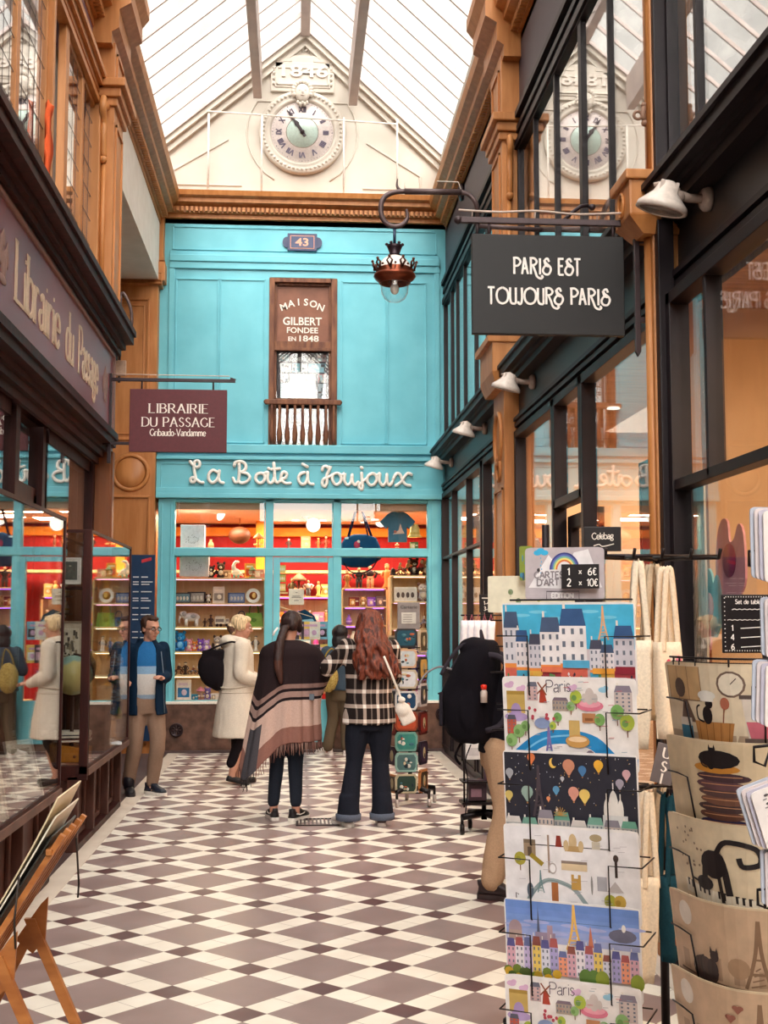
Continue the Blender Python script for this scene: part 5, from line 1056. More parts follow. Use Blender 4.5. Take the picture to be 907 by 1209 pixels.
# two pale printed boxes stacked on the top shelf
def drawn_box(px0, px1, py0, py1, lab):
    Y = 15.82; t = thing('gift_box', lab, 'box', (fx((px0+px1)/2, py1, Y), Y, fz(300, py1, Y)), 0, 'pale blue-white boxes in the left window')
    w = (px1-px0)*Y/F/2; h = (py1-py0)*Y/F
    b = MB().color('#d8d6e4'); b.box(-w, w, 0, .22, 0, h, .006); b.build('carton', PRINT, t)
    b = MB().color('#5a5468')
    for k in range(26):
        a = 2*PI*k/26; r = w*(.45+.1*math.sin(k*3)); b.tube([(r*math.cos(a), -.003, h/2+.6*r*math.sin(a)), (r*math.cos(a)+.015*math.cos(k), -.003, h/2+.6*r*math.sin(a)+.015*math.sin(k*2))], .0025, 4)
    b.build('line_drawing', PRINT, t)
drawn_box(212, 246, 656, 681, 'pale box with a ring of line drawings, lower of two stacked in the left window')
drawn_box(213, 241, 620, 655, 'pale box with a small line drawing, upper of two stacked in the left window')
# white globe lamps and hanging goods
def globe_lamp(px, py, Y, r, lab, on=True):
    x, z = S2(px, py, Y); t = thing('globe_ceiling_lamp', lab, 'lamp', (x, Y, z))
    b = MB(); b.ball((0, 0, 0), r, n=20); b.build('glass_globe', GLOBE if on else GLOSSP, t)
    b = MB().color('#e8e0d8'); b.tube(catmull([(-r*.7, 0, r*.6), (-r*1.6, 0, r*1.6), (-r*1.5, 0, r*3), (-r*1.2, 0, 3.02-z)], 4), .014, 8); b.lathe([(.05, 3.02-z), (.05, 3.0-z)], (-r*1.2, 0, 0), 12); b.build('stem', GLOSSP, t)
globe_lamp(370, 620, 16.6, .095, 'round white globe lamp under the ceiling above the toy shop door')
globe_lamp(450, 615, 17.6, .09, 'round white globe lamp deep in the shop behind the blue bag')
t = thing('ceiling_spot', 'white teardrop ceiling spotlight in the left toy shop window', 'lamp', (fx(265, 600, 16.3), 16.3, fz(265, 600, 16.3)))
b = MB().color('#e8e0dc'); b.lathe([(.05, .02), (.055, .12), (.05, .2), (.05, 3.02-t.location.z)], n=14); b.build('cylinder', GLOSSP, t); b = MB(); b.ball((-.04, 0, -.08), .05, .05, .09, 12, Matrix.Rotation(R(25), 3, 'Y')); b.build('bulb', GLOBE, t)
for i, (px, py, Y) in enumerate(((349, 618, 17.2), (381, 619, 17.2), (443, 607, 17), (430, 625, 17.5), (448, 620, 17.7))):
    o = MB(); o.lathe([(0, 0), (.05, 0), (.055, -.012), (0, -.014)], n=14); o = o.build('recessed_spot', GLOBE, None, (fx(px, py, Y), Y, 3.018)); tag(o, 'small recessed ceiling spotlight in the toy shop, %s from left' % ORD[i], 'lamp', 'recessed toy shop spots')
# blue holdall
Y = 15.9; x, z = S2(424, 648, Y); t = thing('holdall_bag', 'large navy blue holdall with long handles hanging in the right shop window', 'bag', (x, Y, z))
k = Y/F
b = MB().color('#17436a'); pr = [(-23, -18), (-21, 6), (-17, 13), (-6, 17), (8, 17), (20, 13), (25, 2), (26, -12), (10, -22), (-10, -22)]
rs = []
for s_ in (-.09, -.06, 0, .06, .09): f_ = .88 if abs(s_) > .08 else 1.0; rs.append([(p*k*f_, s_, q_*k*f_) for p, q_ in pr])
b.rings(rs, smooth=True); b.build('bag_body', CLOTH, t)
b = MB().color('#1c1c38'); b.tube([(-13*k, -.1, 14*k), (-5*k, -.08, 42*k), (-1*k, -.06, 46*k), (3*k, -.06, 45*k), (10*k, -.1, 15*k)], .018, 6, flat=.4); b.tube([(4*k, -.0, 44*k), (15*k, .03, 15*k)], .016, 6); b.build('handles', CLOTH, t)
b = MB().color('#b8405a'); b.ball((-3*k, -.1, 4*k), .04, .01, .05, 8); b.color('#e8d8d0'); b.ball((-1*k, -.105, 8*k), .02, .008, .02, 8); b.ball((1*k, -.1, 0), .03, .01, .015, 8); b.color('#e8e8f0'); b.box(-17*k, -13*k, -.1, -.08, 11*k, 13*k); b.build('embroidery', CLOTH, t)
b = MB().color('#241c2c'); b.tube(catmull([(-22*k, -.08, -10*k), (-12*k, -.09, -26*k), (0, -.1, -29*k), (14*k, -.09, -24*k), (22*k, -.08, -12*k)], 5), .008, 6); b.build('strap', CLOTH, t)
# t-shirt
Y = 15.86; x, z = S2(469.5, 640, Y); t = thing('tee_shirt', 'small slate blue T-shirt with a printed figure on a hanger in the right shop window', 'shirt', (x, Y, z))
pr = [(-11, 0), (11, 0), (11, 20), (14, 16), (21, 24), (12, 33), (5, 37), (0, 35), (-5, 37), (-12, 33), (-21, 24), (-14, 16), (-11, 20)]
b = MB().color('#46708a'); rs = []
for s_, f_ in ((-.03, .97), (-.022, 1), (.022, 1), (.03, .97)): rs.append([(p*k*f_, s_, q_*k*f_) for p, q_ in pr])
b.rings(rs, smooth=False); b.build('shirt', CLOTH, t)
b = MB().color('#d8b0a0'); b.prism([(-6*k, -.034, 9*k), (8*k, -.034, 10*k), (5*k, -.034, 16*k), (3*k, -.034, 22*k), (1*k, -.034, 14*k)], (0, .005, 0)); b.color('#b06858'); b.ball((-3*k, -.034, 12*k), .02, .005, .02, 8); b.build('print', PRINT, t)
b = MB().color('#2a2226'); b.tube([(-6*k, 0, 35*k), (0, 0, 39*k), (6*k, 0, 35*k)], .012, 6); b.tube([(0, 0, 39*k), (0, 0, 43*k)], .006, 5); b.build('hanger', METALP, t)
# hats and folded cloth on the right
for kind, px, py, h, c1, c2, lb in (('hat', 490, 636, 18, '#e8cc80', '#d8b458', 'cream straw hat in the upper right shop window'), ('box', 489, 649, 9, '#5a7a48', '#d8d0a0', 'green and cream folded cloth pile under the straw hat'), ('carousel', 469, 649, 8, '#e8c8a0', '#d88a60', 'small pointed ornament beneath the hanging T-shirt')):
    Y = 15.9; o = toy(kind, h*Y/F, c1, c2).build({'hat': 'straw_hat', 'box': 'folded_cloth', 'carousel': 'ornament'}[kind], PAINT, None, (fx(px, py, Y), Y, fz(px, py, Y))); tag(o, lb, {'hat': 'hat', 'box': 'cloth', 'carousel': 'ornament'}[kind])
b = MB(); b.box(fx(455, 649, 15.8), fx(506, 649, 15.8), 15.72, 16.1, fz(480, 651, 15.8)-.015, fz(480, 650, 15.8)); b.box(fx(206, 649, 15.8), fx(313, 649, 15.8), 15.72, 15.8, fz(480, 653, 15.8)-.01, fz(480, 651, 15.8)); struct('trim_32', b, SHW)
# large high goods at the back behind the upper panes
def high(kind, px, py, h, Y, c1, c2, c3, nm, lb, cat):
    o = toy(kind, h*Y/F, c1, c2, c3).build(nm, PAINT, None, (fx(px, py, Y), Y, fz(px, py, Y))); tag(o, lb, cat)
b = MB(); b.box(-1.9, 2.1, 17.3, 17.85, 2.28, 2.32); struct('trim_33', b, SHW)
high('book', 361, 649, 16, 17.5, '#8a6a48', '#c89858', '#e8c070', 'framed_print', 'tan framed print on the high back shelf above the shop door', 'picture')
high('figurine', 376, 649, 15, 17.5, '#8a4a20', '#5a2a14', '#c88848', 'figurine', 'brown figurine just right of the framed print above the door', 'figurine')
high('figurine', 385, 649, 17, 17.5, '#6a3018', '#c83020', '#d8a078', 'figurine', 'slender dark figurine at the right end above the shop door', 'figurine')
high('figurine', 341, 649, 14, 17.5, '#3a2a28', '#2a1a1a', '#e0c8b0', 'figurine', 'small dark figurine beside the orange post above the door', 'figurine')
high('carousel', 305, 649, 20, 16.4, '#c87840', '#a05828', '#e8b070', 'toy_carousel', 'copper carousel at the right of the upper left shop window', 'toy carousel')
high('pot', 249, 649, 12, 16.2, '#d8a070', '#b07848', '#e0b080', 'mug', 'tan pointed pot beside the upper pale box in the left window', 'pot')
t = thing('reflection_drum', 'dim brown drum shape standing for a reflection behind the upper left shop window', 'lamp', (fx(283, 632, 17), 17, fz(283, 632, 17)))
b = MB().color('#5a3018'); b.ball((0, 0, 0), .15, .15, .12, 20); b.build('drum_body', PAINT, t); b = MB().color('#8a4a1a'); b.tube([(0, 0, .14), (0, 0, 3.02-t.location.z)], .008, 6); b.build('cord', PAINT, t)  # solid brown drum modelled in place of a brownish reflection
# merchandise hanging at the door: card sign, cap, postcards
t = thing('door_notice', 'white notice card hanging inside the toy shop door', 'notice', (fx(350, 705, 15.7), 15.7, fz(350, 714, 15.7)))
b = MB().color('#e8dccc'); b.box(-.095, .095, -.004, .004, 0, .2, .003); b.build('card', PRINT, t); b = MB().color('#5a4a44')
for zz, w in ((.15, .03), (.105, .1), (.09, .12), (.05, .06)): b.box(-w/2, w/2, -.006, -.003, zz, zz+.007)
b.build('lettering', PRINT, t)
t = thing('blue_kite_toy', 'navy blue fan-shaped cloth toy behind the striped poncho woman\'s head', 'toy', (fx(360, 735, 15.85), 15.85, fz(360, 738, 15.85)))
b = MB().color('#17405f'); b.prism([(-.17, 0, .0), (.16, 0, .03), (.12, 0, .12), (.0, 0, .2), (-.12, 0, .16)], (0, .03, 0)); b.color('#8ac0d8'); b.prism([(-.1, -.004, .03), (.12, -.004, .05), (.1, -.004, .08), (-.1, -.004, .06)], (0, .005, 0)); b.build('wing', CLOTH, t)
b = MB().color('#d8c8b0'); b.tube([(-.35, 0, .24), (.1, 0, .1)], .006, 5); b.build('stick', PAINT, t)
for i, (px, py, c1, c2) in enumerate(((332, 670, '#d8a050', '#e8d090'), (332, 681, '#8a9a48', '#d8b060'), (332, 692, '#a8a868', '#e0c890'))):
    o = toy('widebox', 9*15.9/F, c1, c2).build('boxed_set', PAINT, None, (fx(px, py+8, 15.9), 15.95, fz(px, py+6, 15.9))); o.scale = (.75, .5, 1)
    tag(o, 'printed tin box at the left edge of the shop door, %s from top' % ORD[i], 'tin', 'stacked printed tins in the door')
b = MB(); zz = fz(332, 698, 15.9)-.012; b.box(fx(326, 690, 15.9), fx(340, 690, 15.9), 15.85, 16.1, zz-.02, zz); b.box(fx(326, 690, 15.9), fx(328, 690, 15.9), 15.85, 16.1, .6, zz); tag(b.build('corner_shelf', SHW), 'narrow wooden corner shelf just inside the shop door, holding tins', 'shelf')
for i in range(14):
    px = 342+ (i % 5)*9.5; py = 745+(i//5)*27; c = ['#8ab8c8', '#d84a8a', '#e8d8c8', '#4a3a44', '#c83040', '#78a8c0', '#e8c060'][(i*3) % 7]
    o = toy('book', 21*15.8/F, c, ['#e8e0d8', '#3a3036', '#c8a0b0'][i % 3], '#d0a0c0').build('hanging_card', PRINT, None, (fx(px, py, 15.8), 15.79, fz(px, py+10, 15.8)), random.uniform(-.1, .1))
    tag(o, 'card in the shop door display, %s in the %s row down' % (ORD[i % 5], ORD[i//5]), 'card', 'cards hanging behind the shop door glass')
# =================================================================== RIGHT-HAND SHOPS
WARM = pbr('warm_shop_wall', '#c9a37c', '#d8b48e', rough=.8, scale=2); CEW = pbr('timber_ceiling', '#a8764a', '#c08c5c', rough=.7, scale=3, stretch=(1, 8, 1))
b = MB(); b.box(4.4, 4.5, YB, 15.5, 0, 3.2); struct('wall_right_interior', b, WARM)
b = MB(); b.box(2.0, 4.4, YB, 15.5, 3.2, 3.26); struct('ceiling_right_shops', b, CEW)
b = MB(); b.box(2.06, 4.4, 10.5, 10.6, 0, 3.2); b.box(2.06, 4.4, 6.0, 6.08, 0, 3.2); b.box(2.02, 4.4, 15.45, 15.55, 0, 3.2); b.box(1.96, 4.4, YB, YB+.05, 0, 3.2); struct('wall_right_partition', b, WARM)
area('right_shop_light', (3.1, 3.0, 3.15), 1.2, 4, 120, (1, .72, .45)); area('right_shop_light', (3.1, 8.3, 3.15), 1.2, 3, 130, (1, .8, .6)); area('right_shop_light', (3.0, 13, 3.15), 1.2, 3, 110, (1, .78, .55))
for i, (X, Y) in enumerate([(2.35, 6.6), (2.4, 7.7), (2.9, 7.2), (2.35, 8.9), (2.3, 5.3), (2.35, 4.4), (2.8, 4.9), (2.8, 5.6), (2.3, 12.4), (2.4, 13.6), (3.0, 9.6), (3.3, 5.2)]):
    o = MB(); o.lathe([(0, 0), (.045, 0), (.05, -.01), (0, -.012)], n=14); o = o.build('recessed_spot', GLOBE, None, (X, Y, 3.195)); tag(o, 'small recessed ceiling spotlight in the right-hand shops, number %s from the camera' % ORD[i] if 0 else 'lit recessed spotlight in the right-hand shop ceiling', 'lamp', 'recessed spots in the right-hand shops')
def shop_shelves(x, y0, y1, zs, lab, seed, names):
    t = thing('shop_shelves', lab, 'shelves', (x, (y0+y1)/2, 0)); h = (y1-y0)/2; random.seed(seed)
    b = MB(); b.box(-.2, .2, -h-.02, -h, .01, zs[-1]+.3); b.box(-.2, .2, h, h+.02, .01, zs[-1]+.3); b.build('side_panel', SHW, t)
    for z in zs: b = MB(); b.box(-.2, .2, -h, h, z-.02, z); b.build('shelf', SHW, t)
    b = MB(); b.box(.18, .2, -h, h, .01, zs[-1]+.3); b.build('back_panel', WARM, t)
    for z in zs:
        y = -h+.1; j = 0
        while y < h-.08 and j < 15:
            kd = random.choice(names); s_ = random.uniform(.13, .22)
            o = toy(kd, s_, random.choice(['#c85a60', '#e8d8c0', '#7ab0b8', '#d8a050', '#8a5a48', '#d890a0', '#5a7a98']), random.choice(['#f0e0d0', '#a84048', '#3a4a5a', '#e0b070'])).build(NAMEK[kd], PAINT, None, (x-.05, (y0+y1)/2+y, z+.001), -PI/2)
            tag(o, '%s, %s from the far end at height %.1f m on the %s' % (NAMEK[kd].replace('_', ' '), ORD[j], z, lab.split(' with')[0]) if 0 else '%s %s from the near end on the %s' % (NAMEK[kd].replace('_', ' '), ORD[j], 'lower shelf' if z < 1 else 'middle shelf' if z < 1.5 else 'upper shelf' if z < 2 else 'top shelf')+' of '+lab.split(' with')[0], CATK[kd], 'goods on '+lab.split(' with')[0]); y += s_*1.3; j += 1
shop_shelves(2.9, 11.4, 14.6, [.9, 1.35, 1.8], 'far shelf unit with lit goods behind the far right window', 3, ['book', 'pot', 'box', 'figurine'])
shop_shelves(3.6, 2.6, 5.7, [.9, 1.4, 1.85, 2.25], 'near shelf unit with gifts behind the near right window', 5, ['box', 'book', 'pot', 'handbag'])
shop_shelves(3.7, 8.3, 10.3, [.9, 1.4, 1.9], 'middle shelf unit with books behind the middle right window', 9, ['book', 'box', 'handbag', 'pot'])
# picture of the tower in the middle window
t = thing('tower_poster', 'large sepia framed poster of a lattice tower standing in the middle right window', 'poster', (2.12, 6.9, 1.55))
b = MB().color('#8a6a5c'); b.box(-.015, .015, -.45, .45, 0, 1.0, .004); b.build('picture', PRINT, t)
b = MB().color('#5a4a48')
for s_ in (-1, 1): b.tube(catmull([(-.018, s_*.13, .08), (-.018, s_*.07, .3), (-.018, s_*.03, .55), (-.018, 0, .9)], 5), .008, 5)
for zz, w in ((.25, .09), (.42, .055), (.6, .03)): b.box(-.02, -.016, -w, w, zz, zz+.015)
b.color('#a88a74'); b.ball((-.014, .2, .3), .004, .2, .1, 10); b.ball((-.014, -.2, .2), .004, .2, .12, 10); b.build('tower_picture', PRINT, t)
b = MB().color('#2a2226'); b.box(-.02, .02, -.48, -.45, -.02, 1.03); b.box(-.02, .02, .45, .48, -.02, 1.03); b.box(-.02, .02, -.48, .48, 1.0, 1.03); b.box(-.02, .02, -.48, .48, -.02, 0); b.build('frame', PAINT, t)
t = thing('display_table', 'pale wooden display table standing inside the middle right window', 'table', (2.3, 7.0, 0))
b = MB(); b.box(-.25, .25, -.75, .75, 1.48, 1.53, .006); b.build('table_top', SHW, t)
for sx in (-.2, .2):
    for sy in (-.68, .68): b = MB(); b.box(sx-.025, sx+.025, sy-.025, sy+.025, .01, 1.48); b.build('leg', SHW, t)
# paper flower cut-outs and pale papers in the near window
def flower(px, py_top, py_bot, wpx, X, c1, c2, lab, lobes=3):
    Y = F*X/(px-348); z0 = CH-(py_bot-732)*Y/F; z1 = CH-(py_top-732)*Y/F; h = z1-z0; w = wpx*Y*Y/(F*X)/2
    t = thing('paper_flower', lab, 'decoration', (X, Y, z0), 0, 'paper flower cut-outs in the near window')
    pts = [(-.5, 0), (-.95, .25), (-1, .6), (-.85, .85), (-.6, .92), (-.4, .8), (-.25, .95), (0, 1.03), (.25, .95), (.4, .8), (.6, .9), (.85, .83), (1, .55), (.9, .2), (.5, 0)] if lobes == 3 else [(-.6, 0), (-.95, .2), (-.9, .75), (-.6, .9), (-.3, .72), (0, .7), (.1, .95), (.45, 1), (.8, .8), (.95, .3), (.6, 0)]
    pp = catmull([(a*w, q_*h, 0) for a, q_ in pts], 3); b = MB().color(c1); b.prism([(0, p[0], p[1]) for p in pp], (.01, 0, 0)); b.build('petals', PRINT, t)
    b = MB().color(c2); b.lathe([(0, -.004), (1, -.004), (1, -.001)], axis='x', n=24); b.v = [(v[0], v[1]*w*.42, h*.45+v[2]*h*.22) for v in b.v]; b.build('flower_centre', PRINT, t)
flower(872, 608, 702, 38, 1.93, '#dd98a2', '#a02c50', 'tall pink paper flower with a crimson centre in the near right window', 2)
flower(845, 672, 752, 30, 1.925, '#78b4bc', '#e89a90', 'teal paper flower with a salmon centre in the near right window')
flower(827, 722, 780, 36, 1.92, '#e09aa0', '#c02440', 'low pink paper flower with a red centre in the near right window')
t = thing('window_papers', 'tall pale paper banner with faint drawings hanging in the near right window', 'banner', (1.9, 5.7, 1.0))
b = MB().color('#dcc8b4'); b.box(0, .01, -.1, .1, 0, 1.3); b.build('paper', PRINT, t)
b = MB().color('#b8a890')
for k in range(16): b.tube([(-.002, random.uniform(-.09, .09), random.uniform(.1, 1.1)), (-.002, random.uniform(-.09, .09), random.uniform(.1, 1.1))], .002, 4)
for zz in (.3, .62, .95): b.box(-.003, 0, -.09, .09, zz, zz+.004)
b.build('faint_drawing', PRINT, t)
# =================================================================== BOOKSHOP DISPLAY CASES
def case(name, lab, y0, y1, near=False):
    t = thing(name, lab, 'display case', (-1.45, (y0+y1)/2, 0)); h = (y1-y0)/2; z0, z1 = .58, 2.27; D = -.36
    b = MB(); b.box(D, .01, -h-.01, h+.01, z0-.05, z0, .006); b.build('counter_edge', pbr('worn_counter_wood', '#55392f', '#705044', rough=.5, scale=4), t)
    b = MB()
    for x in (-.012, D): 
        for y in (-h, h-.02): b.box(x-.012, x+.012, y, y+.022, z0, z1)
    for z in (z1-.022, z0): b.box(-.024, 0, -h, h, z, z+.022); b.box(D, D+.02, -h, h, z, z+.022); b.box(D, 0, -h, -h+.02, z, z+.022); b.box(D, 0, h-.02, h, z, z+.022)
    if near: b.box(-.06, .0, -h-.03, -h+.02, z0-.04, z1, .004); b.box(D, 0, -h-.03, -h, z0-.08, z0+.02, .004)
    b.build('frame', WOODD, t)
    for nm, q_ in (('front_glass', (-.014, -.008, -h+.02, h-.02, z0+.02, z1-.02)), ('end_glass', (D+.02, -.02, -h+.006, -h+.012, z0+.02, z1-.02)), ('end_glass', (D+.02, -.02, h-.012, h-.006, z0+.02, z1-.02)), ('top_glass', (D+.02, -.02, -h+.02, h-.02, z1-.012, z1-.006))):
        g = MB(); g.box(*q_); g.build(nm, CASEG, t)
    b = MB(); b.box(D, -.02, -h+.01, h-.01, z0, z0+.015); b.color('#8a5a40'); b.build('case_floor', pbr('case_lining', '#7a4a38', '#8c5c46', rough=.6), t)
    b = MB(); b.box(D-.02, D, -h, h, z0, z1-.1); b.build('back_board', pbr('case_back_wood', '#3a1c14', '#4c281c', rough=.6, scale=3, stretch=(1, 6, 1)), t)
    b = MB(); b.box(D+.02, -.14, -h, h, .0, z0-.05)
    n = max(1, round((y1-y0)/.75))
    for i in range(n):
        a, c = -h+2*h*i/n+.06, -h+2*h*(i+1)/n-.06
        for q_ in ((a, c, .06, .1), (a, c, .46, .5), (a, a+.05, .1, .46), (c-.05, c, .1, .46)): b.box(-.14, -.115, *q_, .006)
    for i in range(n+1): y = -h+2*h*i/n; b.box(-.14, -.06, y-.03, y+.03, 0, z0-.05, .008)
    b.build('base_cabinet', pbr('panel_wood', '#3e2018', '#552f25', rough=.5, scale=3, stretch=(5, 1, 1)), t)
    b = MB(); b.box(-.14, -.06, -h, h, 0, .05); b.build('plinth', WOODD, t)
    return t
case('display_case', 'long glazed display case nearest the viewer, reflecting the floor tiles', 2.0, 7.93)
case('display_case', 'far glazed display case beside the man, with globe and framed prints', 8.95, 11.08, True)
def framed(nm, lab, loc, w, h, rot, mount='#e8e0d4', pic='#6a6a5c', fr='#b8a088', tilt=0, busy=12):
    t = thing(nm, lab, 'picture', loc, rot); M_ = Matrix.Rotation(tilt, 4, 'X')
    b = MB().color(mount); b.T = M_; b.box(-w/2, w/2, -.006, .006, 0, h); b.build('mount', PRINT, t)
    b = MB().color(fr); b.T = M_
    for q_ in ((-w/2, w/2, 0, .014), (-w/2, w/2, h-.014, h), (-w/2, -w/2+.014, 0, h), (w/2-.014, w/2, 0, h)): b.box(q_[0], q_[1], -.014, .01, q_[2], q_[3], .003)
    b.build('frame', PAINT, t)
    b = MB().color(pic); b.T = M_; b.box(-w*.33, w*.33, -.008, -.005, h*.17, h*.85); 
    for k in range(busy): b.color(random.choice(['#4a4038', '#8a7c68', '#b8aa90', '#5c5448'])); u, v = random.uniform(-w*.28, w*.2), random.uniform(h*.2, h*.7); b.box(u, u+w*.09, -.0095-k*.0001, -.006, v, v+h*random.uniform(.03, .14))
    b.build('picture', PRINT, t)
framed('framed_picture', 'white-framed dark picture high in the far display case', (-1.68, 9.35, fz(88, 690, 9.35)), .17, .2, R(12), '#d8d0c8', '#4a4a40', '#e0d8d0')
framed('framed_print', 'tall framed crowd drawing standing in the far display case', (-1.655, 9.3, fz(90, 788, 9.3)), .2, .34, R(10), '#c8b8a4', '#d8ccb8', '#8a7460', busy=30)
framed('leaning_print', 'pale mounted print leaning inside the near display case', (-1.52, 7.35, .6), .22, .34, R(58), '#ddd8d0', '#a8a49c', '#c8c0b8', R(-18))
framed('leaning_print', 'cream mounted print at the left edge of the near display case', (-1.52, 6.5, .6), .2, .3, R(60), '#ddd0bc', '#b0a48c', '#c8b8a0', R(-14))
framed('leaning_print', 'grey print leaning in the far display case beside the papers', (-1.62, 10.7, .62), .16, .24, R(20), '#b8a89c', '#a89a90', '#8a7c72', R(-12))
b = MB(); b.box(-1.79, -1.5, 9.25, 9.6, fz(90, 693, 9.4)-.015, fz(90, 693, 9.4)); tag(b.build('case_shelf', WOODD), 'small dark wooden shelf under the white-framed picture in the far case', 'shelf')
def globe(lab, loc, r, sea, land):
    t = thing('terrestrial_globe', lab, 'globe', loc, 0)
    m = MATS.get('globe_'+sea) or pbr('globe_'+sea, sea, land, rough=.3, scale=3.2/r*.12, bump=0, lo=.5, hi=.56, detail=5); b = MB(); b.ball((0, 0, 0), r, n=32); b.build('sphere', m, t)
    b = MB().color('#4a2c20'); b.tube([(r*1.06*math.sin(a), 0, r*1.06*math.cos(a)) for a in [PI*k/14 for k in range(15)]], .008, 6); b.build('meridian_arc', PAINT, t)
    b = MB().color('#3a2018'); zb = .6-loc[2]; b.lathe([(.09, zb), (.09, zb+.02), (.03, zb+.05), (.015, zb+.09), (.012, -r*1.03)], n=16); b.build('stand', PAINT, t)
globe('pale blue-green globe on a dark stand in the far display case', (-1.62, 9.25, 1.22), .145, '#8fb0a4', '#c8b878')
globe('ochre globe behind the blue one in the far display case', (-1.62, 9.68, 1.27), .14, '#b89a50', '#8a6a38')
t = thing('wooden_box', 'orange-brown wooden box holding papers at the case bottom', 'box', (-1.63, 9.3, .6)); b = MB().color('#c8802a'); b.prism([(-.13, -.14, 0), (.13, -.14, 0), (.13, -.14, .09), (-.13, -.14, .13)], (0, .26, 0)); b.build('box_body', PAINT, t); b = MB().color('#8a4a1c'); b.ball((.05, -.145, .04), .012, n=6); b.build('catch', PAINT, t)
for i, (z, c, w, lb) in enumerate(((.735, '#8a4038', .12, 'red-edged book lying lowest on the wooden box in the far case'), (.765, '#3a3036', .125, 'dark book in the middle of the pile on the wooden box'), (.79, '#e0d8cc', .13, 'white papers topmost on the wooden box in the far case'))):
    b = MB().color(c); b.box(-w, w, -.1, .1, 0, .022, .003); b.color('#e8dfd0'); b.box(-w+.005, w+.002, -.102, .095, .004, .018); tag(b.build('stacked_book', PRINT, None, (-1.62, 9.3, z), .1*i), lb, 'book')
for i, (x, y, c, lb) in enumerate(((-1.6, 10.1, '#d8d8d4', 'large pale open print lying on the far case floor'), (-1.58, 10.55, '#c8ccd0', 'blue-grey folded print lying farther along the far case floor'))):
    b = MB().color(c); b.prism([(-.12, -.2, 0), (.12, -.17, 0), (.1, .2, 0), (-.13, .17, 0)], (0, 0, .02)); b.color('#9aa4a8'); b.box(-.06, .06, -.08, .08, .019, .0215); tag(b.build('loose_print', PRINT, None, (x, y, .597+.003*i), .3*i), lb, 'print')
t = thing('black_jug', 'black round cast-iron pot standing in the far display case', 'pot', (-1.6, 9.98, 1.1)); b = MB().color('#241c20'); b.lathe([(.05, 0), (.12, .03), (.15, .12), (.13, .2), (.1, .22), (.11, .24)], n=20); b.build('pot_body', METALP, t); b = MB().color('#241c20'); b.tube(catmull([(-.12, 0, .2), (-.14, 0, .3), (0, 0, .36), (.14, 0, .3), (.12, 0, .2)], 4), .01, 6); b.build('handle', METALP, t)
b = MB().color('#4a2818'); b.box(-.15, .15, -.15, .15, -.5, 0, .01); b.color('#2a1810'); b.box(-.16, .16, -.16, .16, -.02, 0, .004); tag(b.build('display_block', PAINT, None, (-1.62, 9.98, 1.1)), 'dark brown plinth under the black pot in the far display case', 'plinth')
# bric-a-brac at the far end of the case
for i in range(9):
    z = .78+.15*i; b = MB().color('#5a4436'); b.box(-.14, .0, -.1, .12, -.01, 0); tag(b.build('glass_shelf', PAINT, None, (-1.52, 10.86, z)), 'narrow shelf of trinkets at the far end of the case, %s from bottom' % ORD[i], 'shelf', 'trinket shelves')
    for j in range(3):
        o = toy(random.choice(['pot', 'figurine', 'carousel', 'pot']), .1, random.choice(['#8aa048', '#c8b890', '#d8d0c0', '#a86a38', '#6a7a80']), '#c8a060').build('trinket', GLOSSP, None, (-1.61+.055*j, 10.83+.05*(j % 2), z+.001)); tag(o, 'small trinket on the case-end shelves, %s from left, %s shelf up' % (ORD[j], ORD[i]), 'trinket', 'trinkets at the far end of the case')
t = thing('yellow_scarf', 'mustard yellow cloth hanging at the far end of the case', 'scarf', (-1.6, 10.6, .9)); b = MB().color('#d8a020'); rs = []
for k in range(15): z = 1.15*k/14; a = .015*math.sin(k*.9); rs.append([(-.03-a, -.02, z), (.03+a, -.025-a, z), (.035, .02, z), (-.03, .03+a, z)])
b.rings(rs); b.build('hanging_cloth', CLOTH, t)
# small puck on the floor of the near case
b = MB().color('#2a2024'); b.lathe([(0, 0), (.05, 0), (.055, .02), (.03, .03), (0, .035)], n=16); tag(b.build('small_pan', METALP, None, (-1.53, 7.55, .597)), 'small dark round dish lying at the far end of the near case', 'dish')
